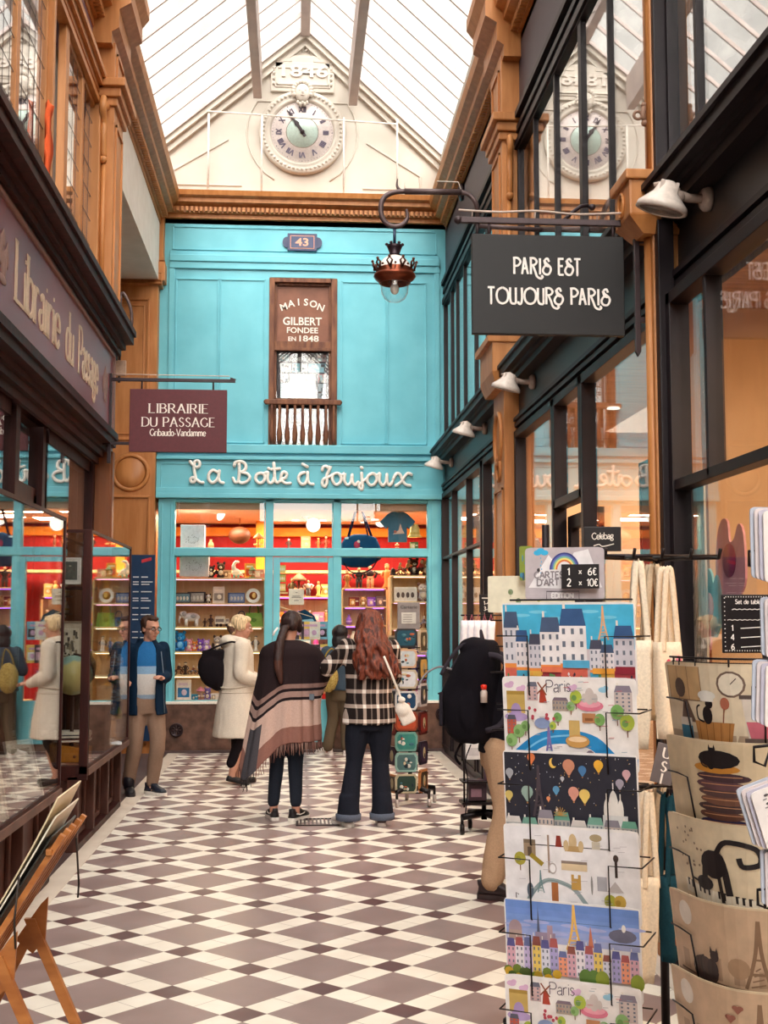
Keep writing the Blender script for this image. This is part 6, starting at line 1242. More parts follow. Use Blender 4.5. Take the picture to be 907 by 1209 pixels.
# =================================================================== PRINTED CARDS
class Canvas:
    """paints flat shapes on a card; fn(u,v,o) maps 0..1 card coordinates and a lift o to 3-D; asp = width/height"""
    def __init__(s, fn, asp, mb, strips=0): s.fn = fn; s.asp = asp; s.b = mb; s.o = .0006; s.k = strips
    def put(s, pts):
        if not s.k: s.b.poly([s.fn(u, v, s.o) for u, v in pts]); return
        def clip(P, x, keep_gt):
            out = []
            for i in range(len(P)):
                a, q = P[i], P[(i+1) % len(P)]; ia = (a[0] >= x) == keep_gt; iq = (q[0] >= x) == keep_gt
                if ia: out.append(a)
                if ia != iq: f = (x-a[0])/(q[0]-a[0]); out.append((x, a[1]+(q[1]-a[1])*f))
            return out
        lo = min(p[0] for p in pts); hi = max(p[0] for p in pts)
        for j in range(s.k):
            x0, x1 = j/s.k, (j+1)/s.k
            if hi <= x0 or lo >= x1: continue
            P = pts
            if lo < x0: P = clip(P, x0, True)
            if hi > x1 and P: P = clip(P, x1-1e-9, False)
            if len(P) > 2: s.b.poly([s.fn(min(max(u, x0), x1), v, s.o) for u, v in P])
    def up(s): s.o += .00005
    def poly(s, pts, c): s.b.color(c); s.put(list(pts)); s.up(); return s
    def rect(s, u0, v0, u1, v1, c):
        return s.poly([(u0, v0), (u1, v0), (u1, v1), (u0, v1)], c)
    def ell(s, u, v, ru, rv, c, n=14): return s.poly([(u+ru*math.cos(2*PI*k/n), v+rv*math.sin(2*PI*k/n)) for k in range(n)], c)
    def line(s, pts, w, c, sm=False):
        if sm: pts = [(p[0], p[1]) for p in catmull([(a, q, 0) for a, q in pts], 5)]
        s.b.color(c)
        for qd in ribbon([(p[0]*s.asp, p[1]) for p in pts], lambda dx, dy: w): s.put([(a/s.asp, q) for a, q in qd])
        s.up(); return s
    def text(s, t, u, v, size, c, sp=.15, th=.14, tilt=0):
        x = u-text_width(t, sp)/2*size/s.asp
        for ch in t:
            w, sts = strokes_of(ch)
            for st in sts: s.line([(x+a*size/s.asp, v+q*size+tilt*(x-u)) for a, q in st], th*size, c)
            x += (w+sp)*size/s.asp
        return s
    def tree(s, u, v, h, c='#8aa050', c2='#5a7a40'):
        s.line([(u, v), (u, v+h*.5)], .01, '#7a5038'); s.ell(u, v+h*.65, h*.32/s.asp, h*.36, c); s.ell(u-h*.1/s.asp, v+h*.6, h*.14/s.asp, h*.16, c2)
    def house(s, u, v, w, h, c, roof='#5a6478', rows=3, cols=3, shop=None):
        s.rect(u, v, u+w, v+h*.75, c); s.poly([(u, v+h*.75), (u+w, v+h*.75), (u+w*.88, v+h), (u+w*.12, v+h)], roof)
        for i in range(rows):
            for j in range(cols): a = u+w*(j+.3)/cols; q = v+h*.75*(i+.35)/rows; s.rect(a, q, a+w*.35/cols, q+h*.75*.45/rows, '#6a7080')
        s.rect(u+w*.15, v+h, u+w*.25, v+h*1.1, '#e8e0d8')
        if shop: s.rect(u, v, u+w, v+h*.13, shop); s.rect(u, v+h*.13, u+w, v+h*.2, '#e89048')
    def tower(s, u, v, h, c, w=.14):
        for s_ in (-1, 1): s.line([(u+s_*w*h, v), (u+s_*w*.55*h, v+h*.25), (u+s_*w*.2*h, v+h*.55), (u, v+h)], h*.05, c, True)
        s.rect(u-w*.7*h, v+h*.2, u+w*.7*h, v+h*.24, c); s.rect(u-w*.4*h, v+h*.42, u+w*.4*h, v+h*.45, c)
        for k in range(4): s.line([(u-w*.6*h+w*.12*h*k, v+h*.08*k+.02), (u+w*.5*h-w*.12*h*k, v+h*.08*k+.08*h)], h*.02, c)
def art_square(c):           # painted town square with shop fronts
    c.rect(.01, .5, .99, .975, '#4db4dc'); c.rect(.01, .02, .99, .5, '#d8c8cc')
    for k in range(6): c.ell(.15+.13*k, .86+.04*math.sin(k*2), .07, .018, '#7acbe8')
    c.tower(.765, .6, .36, '#e0a878', .1)
    hs = [(.01, .12, .9), (.1, .1, .7), (.2, .1, .66), (.29, .16, .84), (.44, .2, .93), (.66, .1, .6), (.74, .1, .55), (.84, .15, .75)]
    for i, (u, w, t_) in enumerate(hs): c.house(u, .2, w, t_-.2, ['#d8d4dc', '#e4dce0', '#cfcad4', '#e8e2e4', '#ece6e8'][i % 5], ['#4a5a78', '#3c5a88', '#4a4a5c'][i % 3], 4, 3, ['#d86a5a', '#4aa0c0', '#e0b050', '#a84048'][i % 4])
    c.rect(.01, .02, .99, .2, '#b8a8b4'); c.ell(.2, .12, .17, .06, '#7a90b8'); 
    for k in range(44): c.ell(random.uniform(.03, .97), random.uniform(.04, .24), .008, .02, random.choice(['#3a3444', '#a83848', '#4a6a9a', '#e0a048', '#e8e0e0', '#5a8a50']), 6)
    c.rect(.3, .25, .45, .31, '#e07858'); c.rect(.46, .3, .66, .38, '#58a8d0'); c.rect(.68, .24, .84, .3, '#e8a040'); c.rect(.85, .24, .99, .32, '#8a2838')
def art_map(c):              # illustrated town map with a winding blue river
    c.rect(.01, .02, .99, .975, '#ece6e4'); c.line([(.05, .04), (.16, .2), (.3, .33), (.5, .36), (.68, .3), (.82, .12), (.99, .08)], .15, '#2a8ac8', True); c.line([(.06, .05), (.18, .22), (.32, .34), (.5, .38)], .02, '#7ac0e8', True)
    for u, v in ((.05, .9), (.14, .86), (.53, .88), (.76, .87)): c.ell(u, v, .035, .03, '#d8b0d0' if u < .6 else '#98c8e0'); c.ell(u+.02, v+.02, .02, .025, '#d8b0d0' if u < .6 else '#98c8e0')
    c.rect(.03, .6, .17, .82, '#c8a860'); c.ell(.1, .62, .04, .09, '#a890c0'); c.rect(.03, .8, .17, .84, '#a88840'); c.ell(.1, .56, .09, .05, '#b8a0d0')
    c.house(.19, .74, .08, .2, '#c8a8a8', '#6a6a7a', 4, 2); c.poly([(.28, .72), (.34, .72), (.32, .86), (.29, .86)], '#a84030')
    for a in (40, 130, 220, 310): c.line([(.305, .87), (.305+.05*math.cos(R(a)), .87+.09*math.sin(R(a)))], .015, '#8a4a30')
    c.text('Paris', .43, .84, .13, '#5a5060', th=.07, sp=.08, tilt=.1); c.house(.38, .64, .12, .14, '#a8988c', '#7a6a78', 2, 5)
    c.ell(.66, .7, .1, .06, '#d87890'); c.ell(.66, .72, .08, .04, '#e8a0b0'); c.ell(.66, .8, .035, .09, '#c8bcb8'); c.ell(.62, .78, .02, .05, '#c8bcb8'); c.ell(.7, .78, .02, .05, '#c8bcb8')
    c.house(.84, .64, .13, .28, '#c8b8b4', '#8a8090', 5, 3); c.rect(.6, .52, .7, .62, '#b88058'); c.rect(.62, .54, .68, .57, '#8a5a38')
    c.tower(.345, .06, .42, '#7a70a8', .11); c.ell(.3, .5, .06, .06, '#8898c0'); c.rect(.5, .34, .58, .54, '#c8a868'); c.ell(.56, .32, .09, .07, '#c89858'); c.ell(.56, .34, .07, .03, '#e8c8a0')
    c.house(.03, .38, .07, .2, '#b85848', '#5a5a6a', 4, 2); c.ell(.55, .12, .04, .08, '#7a6068'); c.ell(.65, .14, .04, .09, '#7a6878'); c.rect(.52, .03, .58, .1, '#8a7078'); c.rect(.62, .03, .68, .12, '#8a7078')
    for u, v, h in ((.06, .18, .2), (.12, .28, .2), (.17, .36, .16), (.56, .66, .2), (.52, .6, .14), (.73, .44, .18), (.86, .5, .22), (.93, .38, .24), (.38, .4, .12), (.42, .48, .14), (.75, .04, .14), (.84, .03, .12), (.2, .04, .1)): c.tree(u, v, h, random.choice(['#8ab070', '#a8b848', '#7aa860']), '#6a9050')
    for k in range(34): c.line([(a := random.uniform(.2, .95), q := random.uniform(.05, .95)), (a+.04, q+.004)], .006, random.choice(['#a8a0a4', '#c86870', '#8aa0b0']))
    for k in range(8): c.ell(random.uniform(.2, .4), random.uniform(.55, .66), .012, .02, '#b84858', 7)
def art_night(c):            # balloons and stars over roofs at night
    c.rect(.01, .02, .99, .975, '#2c2c38')
    for k in range(90): c.ell(random.uniform(.02, .98), random.uniform(.4, .96), .003, .007, random.choice(['#e8dcc0', '#d8a860', '#c8c8d8']), 5)
    for u, v, r, q in ((.22, .93, .03, '#d8784a'), (.5, .86, .045, '#c88a70'), (.6, .82, .03, '#4a78a8'), (.05, .76, .03, '#a8a8b0'), (.72, .88, .035, '#e8b040'), (.92, .8, .03, '#c8a0a8'), (.18, .56, .045, '#98b0a8'), (.4, .6, .025, '#5a90b8'), (.53, .58, .04, '#d89888'), (.61, .56, .04, '#e8c870'), (.34, .5, .015, '#d88a60'), (.04, .52, .03, '#d8c070'), (.45, .72, .015, '#b8b8c0'), (.87, .7, .03, '#a8a0b0')):
        c.ell(u, v, r, r*1.5, q); c.poly([(u-r*.7, v-r), (u+r*.7, v-r), (u+r*.15, v-r*2.3), (u-r*.15, v-r*2.3)], q); c.rect(u-r*.14, v-r*2.8, u+r*.14, v-r*2.4, '#b88050')
    c.ell(.385, .88, .03, .055, '#e8c060'); c.ell(.4, .895, .026, .05, '#2c2c38'); c.tower(.27, .3, .55, '#4a4048', .08)
    for u, h in ((.82, .5), (.77, .36), (.87, .36)): c.ell(u, .3+h*.28, .035 if u == .82 else .022, h*.36, '#e8e4e0'); c.line([(u, .3+h*.5), (u, .3+h*.8)], .012, '#e8e4e0')
    c.rect(.74, .2, .92, .36, '#d8d8d8')
    for i in range(8): u = .01+i*.123; c.house(u, .02, .118, random.uniform(.26, .36), ['#a8a8a8', '#b8c0bc', '#c8b8b0', '#a8a4a0'][i % 4], ['#d8d0cc', '#78a898', '#8a8490', '#68a08c'][i % 4], 3, 4)
    for k in range(9): a = PI*k/8; c.line([(.43, .33), (.43+.05*math.cos(a), .33+.09*math.sin(a))], .008, '#b89050')
def art_pale(c):             # pale map with small landmarks and a grey river
    c.rect(.01, .02, .99, .975, '#e8e6ea'); c.line([(.14, .1), (.22, .3), (.33, .42), (.5, .36), (.6, .2), (.7, .03)], .045, '#8fa0a4', True); c.line([(.15, .1), (.23, .3), (.34, .42), (.5, .36)], .006, '#6a7c80', True)
    c.rect(.15, .66, .24, .84, '#a08a70'); c.rect(.15, .8, .24, .84, '#7a6a58'); c.rect(.18, .66, .21, .76, '#5c4c40'); c.line([(.2, .68), (.29, .58)], .05, '#a08a30'); c.rect(.33, .5, .345, .9, '#a08a7c')
    c.poly([(.39, .78), (.44, .78), (.43, .9), (.4, .9)], '#8a3428'); c.ell(.52, .84, .03, .09, '#c8b088'); c.rect(.46, .74, .59, .8, '#b89868'); c.ell(.47, .8, .02, .06, '#c8b088'); c.ell(.58, .8, .02, .06, '#c8b088'); c.ell(.69, .9, .045, .04, '#a89878'); c.rect(.66, .78, .72, .86, '#c8c0b0')
    c.rect(.43, .54, .62, .62, '#dac4a2'); c.rect(.43, .61, .62, .64, '#8a7a70'); c.ell(.83, .7, .02, .04, '#4a3a34'); c.rect(.82, .5, .84, .7, '#3a2e2c'); c.tree(.12, .5, .2, '#a8a040', '#8a8a30'); c.tower(.27, .28, .24, '#6a8a90', .1)
    c.rect(.35, .2, .4, .4, '#a8683c'); c.rect(.5, .34, .57, .46, '#c09850'); c.rect(.5, .46, .52, .5, '#c09850'); c.rect(.55, .46, .57, .5, '#c09850'); c.ell(.59, .13, .05, .05, '#c89850'); c.ell(.65, .4, .008, .1, '#8a8a8a')
    c.ell(.19, .3, .025, .08, '#5a6878'); c.ell(.28, .1, .04, .03, '#c8a030'); c.rect(.69, .35, .76, .5, '#a8a8b0'); c.poly([(.76, .35), (.88, .35), (.82, .46)], '#b8b0b0'); c.tree(.78, .12, .2, '#a8a840', '#8a8a38'); c.tree(.85, .12, .2, '#c0a048', '#a88838')
    c.ell(.49, .14, .02, .06, '#b05a4a'); c.ell(.53, .14, .02, .06, '#4a5a6a'); c.line([(.08, .14), (.08, .26), (.1, .24)], .01, '#3a3436'); c.ell(.365, .55, .03, .06, '#b0a8a8'); c.ell(.365, .55, .022, .045, '#e8e6ea')
    for k in range(26): c.line([(a := random.uniform(.05, .92), q := random.uniform(.05, .95)), (a+.05, q+.004)], .005, '#b8b4bc')
    c.text('200', .4, .05, .05, '#5a5a60')
def art_dusk(c):             # golden tower above houses and a bridge
    for k in range(6): c.rect(.01, .55+.07*k, .99, .63+.07*k, ['#a8b0d8', '#98a8dc', '#88a0dc', '#7898d8', '#7090d4', '#6a8cd0'][k])
    for k in range(7): c.ell(.1+.14*k, .72+.06*math.sin(k*2.3), .1, .02, '#a8b0e0')
    c.tower(.52, .5, .48, '#e8b860', .12); c.ell(.08, .68, .05, .09, '#a89098'); c.rect(.03, .55, .13, .66, '#b09890'); c.poly([(.24, .55), (.27, .55), (.255, .94)], '#5a6078'); c.rect(.23, .5, .38, .66, '#9888a0'); c.rect(.32, .5, .36, .74, '#a890a0'); c.ell(.87, .7, .1, .07, '#6a6a80'); c.ell(.88, .78, .015, .04, '#e8e4e0'); c.poly([(.62, .55), (.66, .55), (.64, .78)], '#c87858')
    for i in range(15): u = .01+i*.065; c.house(u, .22, .063, random.uniform(.26, .4), ['#d8a8b8', '#e8e0e8', '#c8b8e0', '#e8c868', '#d8d8e8', '#a8a0d0', '#e89878'][i % 7], ['#5a5890', '#a85858', '#6870a0', '#8a5048'][i % 4], 4, 2)
    c.rect(.01, .02, .99, .14, '#9a7858'); c.rect(.3, .12, .99, .18, '#d8b088'); c.ell(.5, .06, .1, .07, '#3a3040'); c.ell(.8, .06, .1, .07, '#3a3040')
    for k in range(30): u = random.uniform(.02, .4); c.ell(u, random.uniform(.06, .26), .035, .05, random.choice(['#a88a28', '#6a7a30', '#c8a030', '#4a5c2c']), 8)
    for u in (.6, .66, .72, .97): c.ell(u, .24, .05, .09, random.choice(['#5a7a38', '#8a9838']))
BROWNK = '#c4a888'
def cat(c, u, v, h, col='#1e181c', flip=1):
    a = c.asp; c.ell(u, v+.28*h, .2*h/a, .3*h, col); c.ell(u+flip*.1*h/a, v+.66*h, .15*h/a, .16*h, col)
    for s_ in (-1, 1): x = u+flip*.1*h/a+s_*.09*h/a; c.poly([(x-.06*h/a, v+.74*h), (x+.06*h/a, v+.74*h), (x+s_*.02*h/a, v+.94*h)], col)
    c.line([(u-flip*.15*h/a, v+.05*h), (u-flip*.4*h/a, v+.15*h), (u-flip*.42*h/a, v+.5*h), (u-flip*.28*h/a, v+.6*h)], .06*h, col, True)
def art_kitchen(c):
    c.rect(.01, .02, .99, .98, '#e2d0b4'); c.rect(.01, .02, .99, .3, '#b8a088'); c.rect(.03, .62, .32, .96, '#c8a478')
    for u in (.03, .12, .22, .32): c.line([(u, .62), (u, .96)], .008, '#8a6a50')
    c.line([(.03, .62), (.32, .62)], .01, '#8a6a50'); c.ell(.5, .8, .075, .13, '#7a6458'); c.ell(.5, .8, .063, .11, '#e8dcc8'); c.line([(.5, .8), (.53, .86)], .008, '#4a3a38'); c.ell(.14, .74, .05, .1, '#5a4840'); c.poly([(.12, .4), (.26, .4), (.2, .62), (.16, .62)], '#6a5448')
    c.rect(.11, .12, .22, .44, '#e0d8cc'); c.rect(.11, .2, .22, .36, '#3a7a98'); c.poly([(.27, .14), (.48, .14), (.51, .42), (.25, .42)], '#b88048'); 
    for k in range(5): c.line([(.29+k*.045, .15), (.285+k*.05, .42)], .006, '#7a4c28')
    cat(c, .35, .4, .3); c.ell(.355, .68, .06, .05, '#e8e4dc'); c.rect(.31, .62, .4, .66, '#e8e4dc'); c.line([(.45, .42), (.46, .56)], .012, '#8a5038'); c.ell(.465, .61, .025, .06, '#b06850')
    c.poly([(.58, .28), (.7, .28), (.73, .66), (.55, .66)], '#d8ccc0'); c.poly([(.59, .28), (.69, .28), (.71, .44), (.57, .44)], '#c86878'); c.rect(.54, .66, .74, .7, '#5a4c48'); c.rect(.56, .2, .73, .28, '#6a5a54')
    c.ell(.27, .12, .04, .12, '#e0a838'); c.ell(.37, .14, .04, .06, '#e8d0a0'); c.ell(.55, .06, .13, .08, '#d0c4bc'); c.ell(.53, .1, .05, .04, '#8a3848'); c.poly([(.66, .1), (.84, .04), (.92, .18), (.74, .22)], '#e8dccc'); c.ell(.78, .13, .05, .04, '#c89048'); c.ell(.85, .36, .02, .1, '#a87c58'); c.ell(.91, .36, .02, .1, '#a87c58')
def art_cushions(c):
    c.rect(.01, .02, .99, .98, '#dac4a2'); c.line([(.05, .12), (.4, .05), (.98, .04)], .008, '#9a8468')
    for k, (q, w) in enumerate((('#241c2c', .15), ('#3a3454', .17), ('#6a4438', .15), ('#4a3638', .16), ('#7a5444', .15), ('#5c4444', .14), ('#6a4a50', .15), ('#4a343c', .16))): v = .12+k*.075; c.ell(.42+.012*math.sin(k*2), v, w, .05, q); c.line([(.42-w*.8, v), (.42+w*.8, v+.012)], .008, '#c8906a')
    c.ell(.4, .73, .14, .05, '#c88838'); cat(c, .38, .72, .26); c.ell(.42, .82, .12, .09, '#1e181c')
def art_piano(c):
    c.rect(.01, .02, .99, .98, '#e0cdae')
    for k in range(22):
        u = .12+k*.035; v = .36-.12*(k/22)**.8
        c.poly([(u, v-.12), (u+.032, v-.125), (u+.03, v), (u-.002, v+.004)], '#ece2d0')
        if k % 7 not in (2, 6): c.poly([(u+.02, v-.06), (u+.042, v-.065), (u+.04, v+.01), (u+.018, v+.012)], '#1e181c')
    c.line([(.12, .2), (.4, .1), (.9, .02)], .01, '#8a7258', True)
    c.line([(.3, .36), (.33, .62), (.42, .66), (.46, .3)], .07, '#1e181c', True); c.ell(.37, .58, .08, .14, '#1e181c'); c.ell(.3, .38, .06, .07, '#1e181c'); c.line([(.3, .36), (.2, .4)], .02, '#1e181c')
    c.line([(.4, .7), (.46, .82), (.6, .78), (.62, .64), (.54, .6), (.52, .68)], .05, '#1e181c', True); c.line([(.4, .5), (.42, .22)], .04, '#1e181c')
    for k in range(20): c.ell(random.uniform(.1, .3), random.uniform(.5, .92), .008, .014, '#8a7460', 6)
    for k in range(14): c.line([(a := random.uniform(.2, .6), q := random.uniform(.06, .14)), (a+.03, q)], .008, '#8a7460')
def art_roof(c, pair=False):
    c.rect(.01, .02, .99, .98, '#d0b092'); c.rect(.01, .02, .99, .2, '#9a7a5c'); c.ell(.15, .8, .06, .12, '#e8dcd0')
    for k in range(7): u = .08+k*.13; c.rect(u, .24, u+.06, .24+random.uniform(.14, .34), '#b4947a')
    c.tower(.6, .22, .66, '#8f6f56', .1); c.ell(.5, .4, .06, .1, '#b08e70'); c.ell(.9, .36, .07, .06, '#b08e70'); c.rect(.8, .2, .97, .34, '#b4947a')
    c.line([(.05, .22), (.98, .18)], .02, '#6a4c3a')
    for k in range(9): c.ell(.12+k*.1, .1, .045, .07, '#7a5a44'); c.ell(.12+k*.1, .1, .032, .05, '#a88868')
    if pair:
        cat(c, .3, .1, .42); cat(c, .42, .1, .38, '#b06a40', -1)
        for u, v in ((.46, .72), (.5, .82)): c.ell(u-.012, v, .016, .022, '#9a6050'); c.ell(u+.012, v, .016, .022, '#9a6050'); c.poly([(u-.026, v-.004), (u+.026, v-.004), (u, v-.06)], '#9a6050')
    else: c.ell(.28, .3, .1, .14, '#4a3834'); cat(c, .34, .24, .34, '#3a2c2c'); c.ell(.72, .26, .02, .03, '#6a4a3a')
def flat_fn(w, h, tilt, t=.0015):
    ct, st = math.cos(tilt), math.sin(tilt)
    return lambda u, v, o: ((u-.5)*w, -(o+t)*ct-v*h*st, v*h*ct-(o+t)*st*0)
def card_body(b, fn, col, r=.07, asp=1.4, t=.003, nseg=14):
    """rounded sheet through fn, with thickness"""
    out = []
    for cu, cv, a0 in ((1-r/asp, r, -90), (1-r/asp, 1-r, 0), (r/asp, 1-r, 90), (r/asp, r, 180)):
        for k in range(5): a = R(a0+90*k/4); out.append((cu+r/asp*math.cos(a), cv+r*math.sin(a)))
    # split the sheet in vertical strips so it can bend
    b.color(col); N_ = nseg; us = [i/N_ for i in range(N_+1)]
    def vr(u):
        e = min(u, 1-u)*asp
        if e >= r: return 0, 1
        d = r-math.sqrt(max(0, r*r-(r-e)**2)); return d, 1-d
    us = sorted(set(us+[r/asp*f for f in (0, .1, .35)]+[1-r/asp*f for f in (0, .1, .35)]))
    F_ = []; B_ = []
    for u in us: a, q = vr(u); F_.append((fn(u, a, 0), fn(u, q, 0))); B_.append((fn(u, a, -t), fn(u, q, -t)))
    for i in range(len(us)-1):
        b.poly([F_[i][0], F_[i+1][0], F_[i+1][1], F_[i][1]]); b.poly([B_[i+1][0], B_[i][0], B_[i][1], B_[i+1][1]])
        b.poly([F_[i][1], F_[i+1][1], B_[i+1][1], B_[i][1]]); b.poly([F_[i][0], F_[i+1][0], B_[i+1][0], B_[i][0]])
    for i in (0, -1): b.poly([F_[i][0], F_[i][1], B_[i][1], B_[i][0]])
# ------------------------------------------------------------------ front rack
RA = math.atan2(-.2, .386); RC = (.868, 3.9)
WIRE = attr_mat('black_wire', .4, metal=.5)
rk = thing('card_rack', 'tall black wire spinner rack holding six large placemat cards by the tiled floor', 'rack', (RC[0], RC[1], 0), RA)
b = MB().color('#221a1e'); b.tube([(0, .17, .1), (0, .17, 1.8)], .018, 10); b.build('pole', WIRE, rk)
W_, H_ = .435, .30
tops = [1.68, 1.443, 1.207, .975, .742, .505]
b = MB().color('#1e181a')
for i in range(5):
    a = 2*PI*i/5; b.tube([(0, .17, .12), (.26*math.cos(a), .17+.26*math.sin(a), .08)], .018, 8); b.lathe([(0, -.012), (.03, -.012), (.03, .012), (0, .012)], (.27*math.cos(a), .17+.27*math.sin(a), .031), 12, 'y'); b.tube([(.27*math.cos(a), .17+.27*math.sin(a), .04), (.27*math.cos(a), .17+.27*math.sin(a), .09)], .01, 6)
b.build('caster_base', WIRE, rk)
for i, z in enumerate(tops):
    b = MB().color('#1e181a'); zz = z-H_*.99; y = -.012
    for s in (-1, 1):
        x = s*W_*.29; zt = z-.11; b.tube([(s*(W_/2+.012), y-.006, zt), (x, y-.010, zt), (x, y+.006, zz), (x, .02, zz-.01), (x, .17, zz-.01)], .0026, 6); b.tube([(s*(W_/2+.012), y-.006, zt), (s*(W_/2+.012), .17, zt)], .0026, 6)
    b.tube([(-W_*.29, .004, zz), (W_*.29, .004, zz)], .0026, 6); b.tube([(-W_/2, .17, zt), (W_/2, .17, zt)], .0026, 6); b.build('wire_pocket', WIRE, rk)
b = MB().color('#1e181a'); b.tube([(-.19, -.0, tops[0]+.006), (.21, -.0, tops[0]+.006)], .003, 6); b.tube([(-.19, 0, tops[0]+.006), (0, .17, tops[0]+.01), (.21, 0, tops[0]+.006)], .003, 6); b.build('top_wire', WIRE, rk)
def placecard(nm, lab, z, art, seed, border='#ece8e8'):
    random.seed(seed); M_ = Matrix.Rotation(RA, 4, 'Z'); off = M_ @ Vector((0, .03, 0)); zb = z-H_
    t = thing(nm, lab, 'placemat', (RC[0]+off.x, RC[1]+off.y, zb), RA, 'placemat cards in the front rack')
    fn = flat_fn(W_, H_, .11); b = MB(); card_body(b, fn, border, .05, W_/H_); b.build('card', PRINT, t)
    b = MB(); art(Canvas(fn, W_/H_, b)); b.build('printed_picture', PRINT, t); return t
placecard('placemat', 'placemat card of a town square under blue sky, topmost in the front rack', tops[0], art_square, 1)
placecard('placemat', 'illustrated Paris map card with blue river, second from top in the front rack', tops[1], art_map, 2)
placecard('placemat', 'night card of balloons over white domes and roofs, third in the front rack', tops[2], art_night, 3)
placecard('placemat', 'pale card of small landmarks along a grey river, fourth in the front rack', tops[3], art_pale, 4)
placecard('placemat', 'dusk card with golden tower, houses and bridge, fifth in the front rack', tops[4], art_dusk, 5)
placecard('placemat', 'illustrated Paris map card lowest in the front rack, cut by the picture edge', tops[5], art_map, 6)
# header board of the rack
t = thing('rack_header', 'grey header board with a rainbow, lettered CARTES D\'ART ÉDITION, atop the front rack', 'sign', (RC[0]+.005, RC[1]+.05, 1.685), RA*.6)
b = MB(); fn = flat_fn(.255, .172, 0, 0); card_body(b, fn, '#b8aeb4', .08, 1.48, .006); b.build('board', PRINT, t)
b = MB(); c = Canvas(fn, 1.48, b); c.poly([(.04, .24), (.5, .22), (.97, .24), (.8, .96), (.62, .9), (.5, .5), (.3, .86)], '#e4e0e4'); 
for r, q in ((.19, '#3a3f80'), (.17, '#5a68b0'), (.15, '#78b0a0'), (.13, '#e8d878'), (.11, '#d8703c'), (.09, '#e4e0e4')):
    c.poly([(.5+r*math.cos(PI*k/16), .58+r*1.7*math.sin(PI*k/16)) for k in range(17)], q)
for u, v in ((.16, .9), (.2, .94), (.25, .9)): c.ell(u, v, .05, .05, '#3aa8d8')
for k in range(5): c.ell(.2+.01*(k % 2), .8-k*.07, .008, .018, '#5ab0d8', 6)
c.ell(.17, .57, .02, .04, '#3a3438'); c.text('CARTES', .3, .42, .12, '#8a8288', th=.22); c.text("D'ART", .29, .28, .12, '#8a8288', th=.22); c.line([(.225, .4), (.22, .37)], .014, '#8a8288')
c.line([(.27, .02), (.27, .17), (.68, .17), (.68, .02)], .012, '#2a2226'); c.text('EDITION', .47, .045, .09, '#e8e4e4', th=.3); b.build('printed_header', PRINT, t)
t = thing('price_board', 'small black price card reading 1 × 6€ 2 × 10€ on the rack header', 'sign', (RC[0]+.045, RC[1]-.0, 1.722), RA*.6)
b = MB().color('#1c1618'); b.box(-.06, .06, -.003, .003, 0, .078, .001); b.build('board', PRINT, t); b = MB(); c = Canvas(flat_fn(.12, .078, 0, .003), 1.54, b)
c.text('1', .2, .55, .3, '#f4f0ec', th=.17); c.text('x', .5, .6, .26, '#f4f0ec', th=.13); c.text('6€', .82, .55, .3, '#f4f0ec', th=.13); c.text('2', .2, .1, .3, '#f4f0ec', th=.17); c.text('x', .5, .14, .26, '#f4f0ec', th=.13); c.text('10€', .82, .1, .3, '#f4f0ec', th=.13, sp=.1); b.build('chalk_prices', PRINT, t)
# rack standing behind
rk = thing('greeting_card_rack', 'narrow card rack just behind the front rack, its top peeking out left', 'rack', (.98, 4.75, 0), R(-10))
b = MB().color('#221a1e'); b.tube([(0, .1, .03), (0, .1, 2.0)], .015, 8); b.build('pole', WIRE, rk)
b = MB().color('#221a1e'); 
for i in range(4): a = PI/4+PI*i/2; b.tube([(0, .1, .05), (.25*math.cos(a), .1+.25*math.sin(a), .02)], .016, 8)
b.build('foot', WIRE, rk)
for z in (1.62, 1.42, 1.2): b = MB().color('#221a1e'); b.tube([(-.22, -.02, z), (.22, -.02, z)], .003, 6); b.tube([(-.08, -.024, z), (-.08, -.024, z+.1), (-.2, -.024, z+.1)], .003, 6); b.tube([(-.22, -.02, z), (0, .1, z)], .003, 6); b.build('wire_pocket', WIRE, rk)
def small_print(nm, lab, cat_, loc, rot, w, h, bg, seed, kinds='tree', group=None, tilt=0, border=None):
    random.seed(seed); t = thing(nm, lab, cat_, loc, rot, group); fn = flat_fn(w, h, tilt, .001); b = MB(); card_body(b, fn, border or bg, .05, w/h, .004); b.build('card', PRINT, t); b = MB(); c = Canvas(fn, w/h, b); c.rect(.06, .06, .94, .94, bg)
    for k in range(8):
        u, v = random.uniform(.12, .85), random.uniform(.12, .7)
        if kinds == 'tree': c.tree(u, v, .22, random.choice(['#8a9a58', '#a8a860', '#7a8a6a']), '#6a7a50')
        elif kinds == 'abstract': c.ell(u, v, random.uniform(.04, .12), random.uniform(.03, .12), random.choice(['#3a7a98', '#c8b088', '#2a4a6a', '#d8c8b0', '#8a5a40']))
        else: c.rect(u, v, u+random.uniform(.03, .14), v+random.uniform(.04, .16), random.choice(['#a89888', '#7a6a60', '#c8b8a8', '#5a6a70']))
    b.build('printed_picture', PRINT, t); return t
small_print('greeting_card', 'cream card with little trees peeking out left of the rack header', 'card', (.905, 4.66, 1.65), R(-10), .34, .14, '#ddd6c0', 11)
small_print('booklet', 'green and yellow booklet standing behind the rack header', 'booklet', (.87, 4.6, 1.77), R(-8), .05, .13, '#7a8a30', 12, 'abstract')
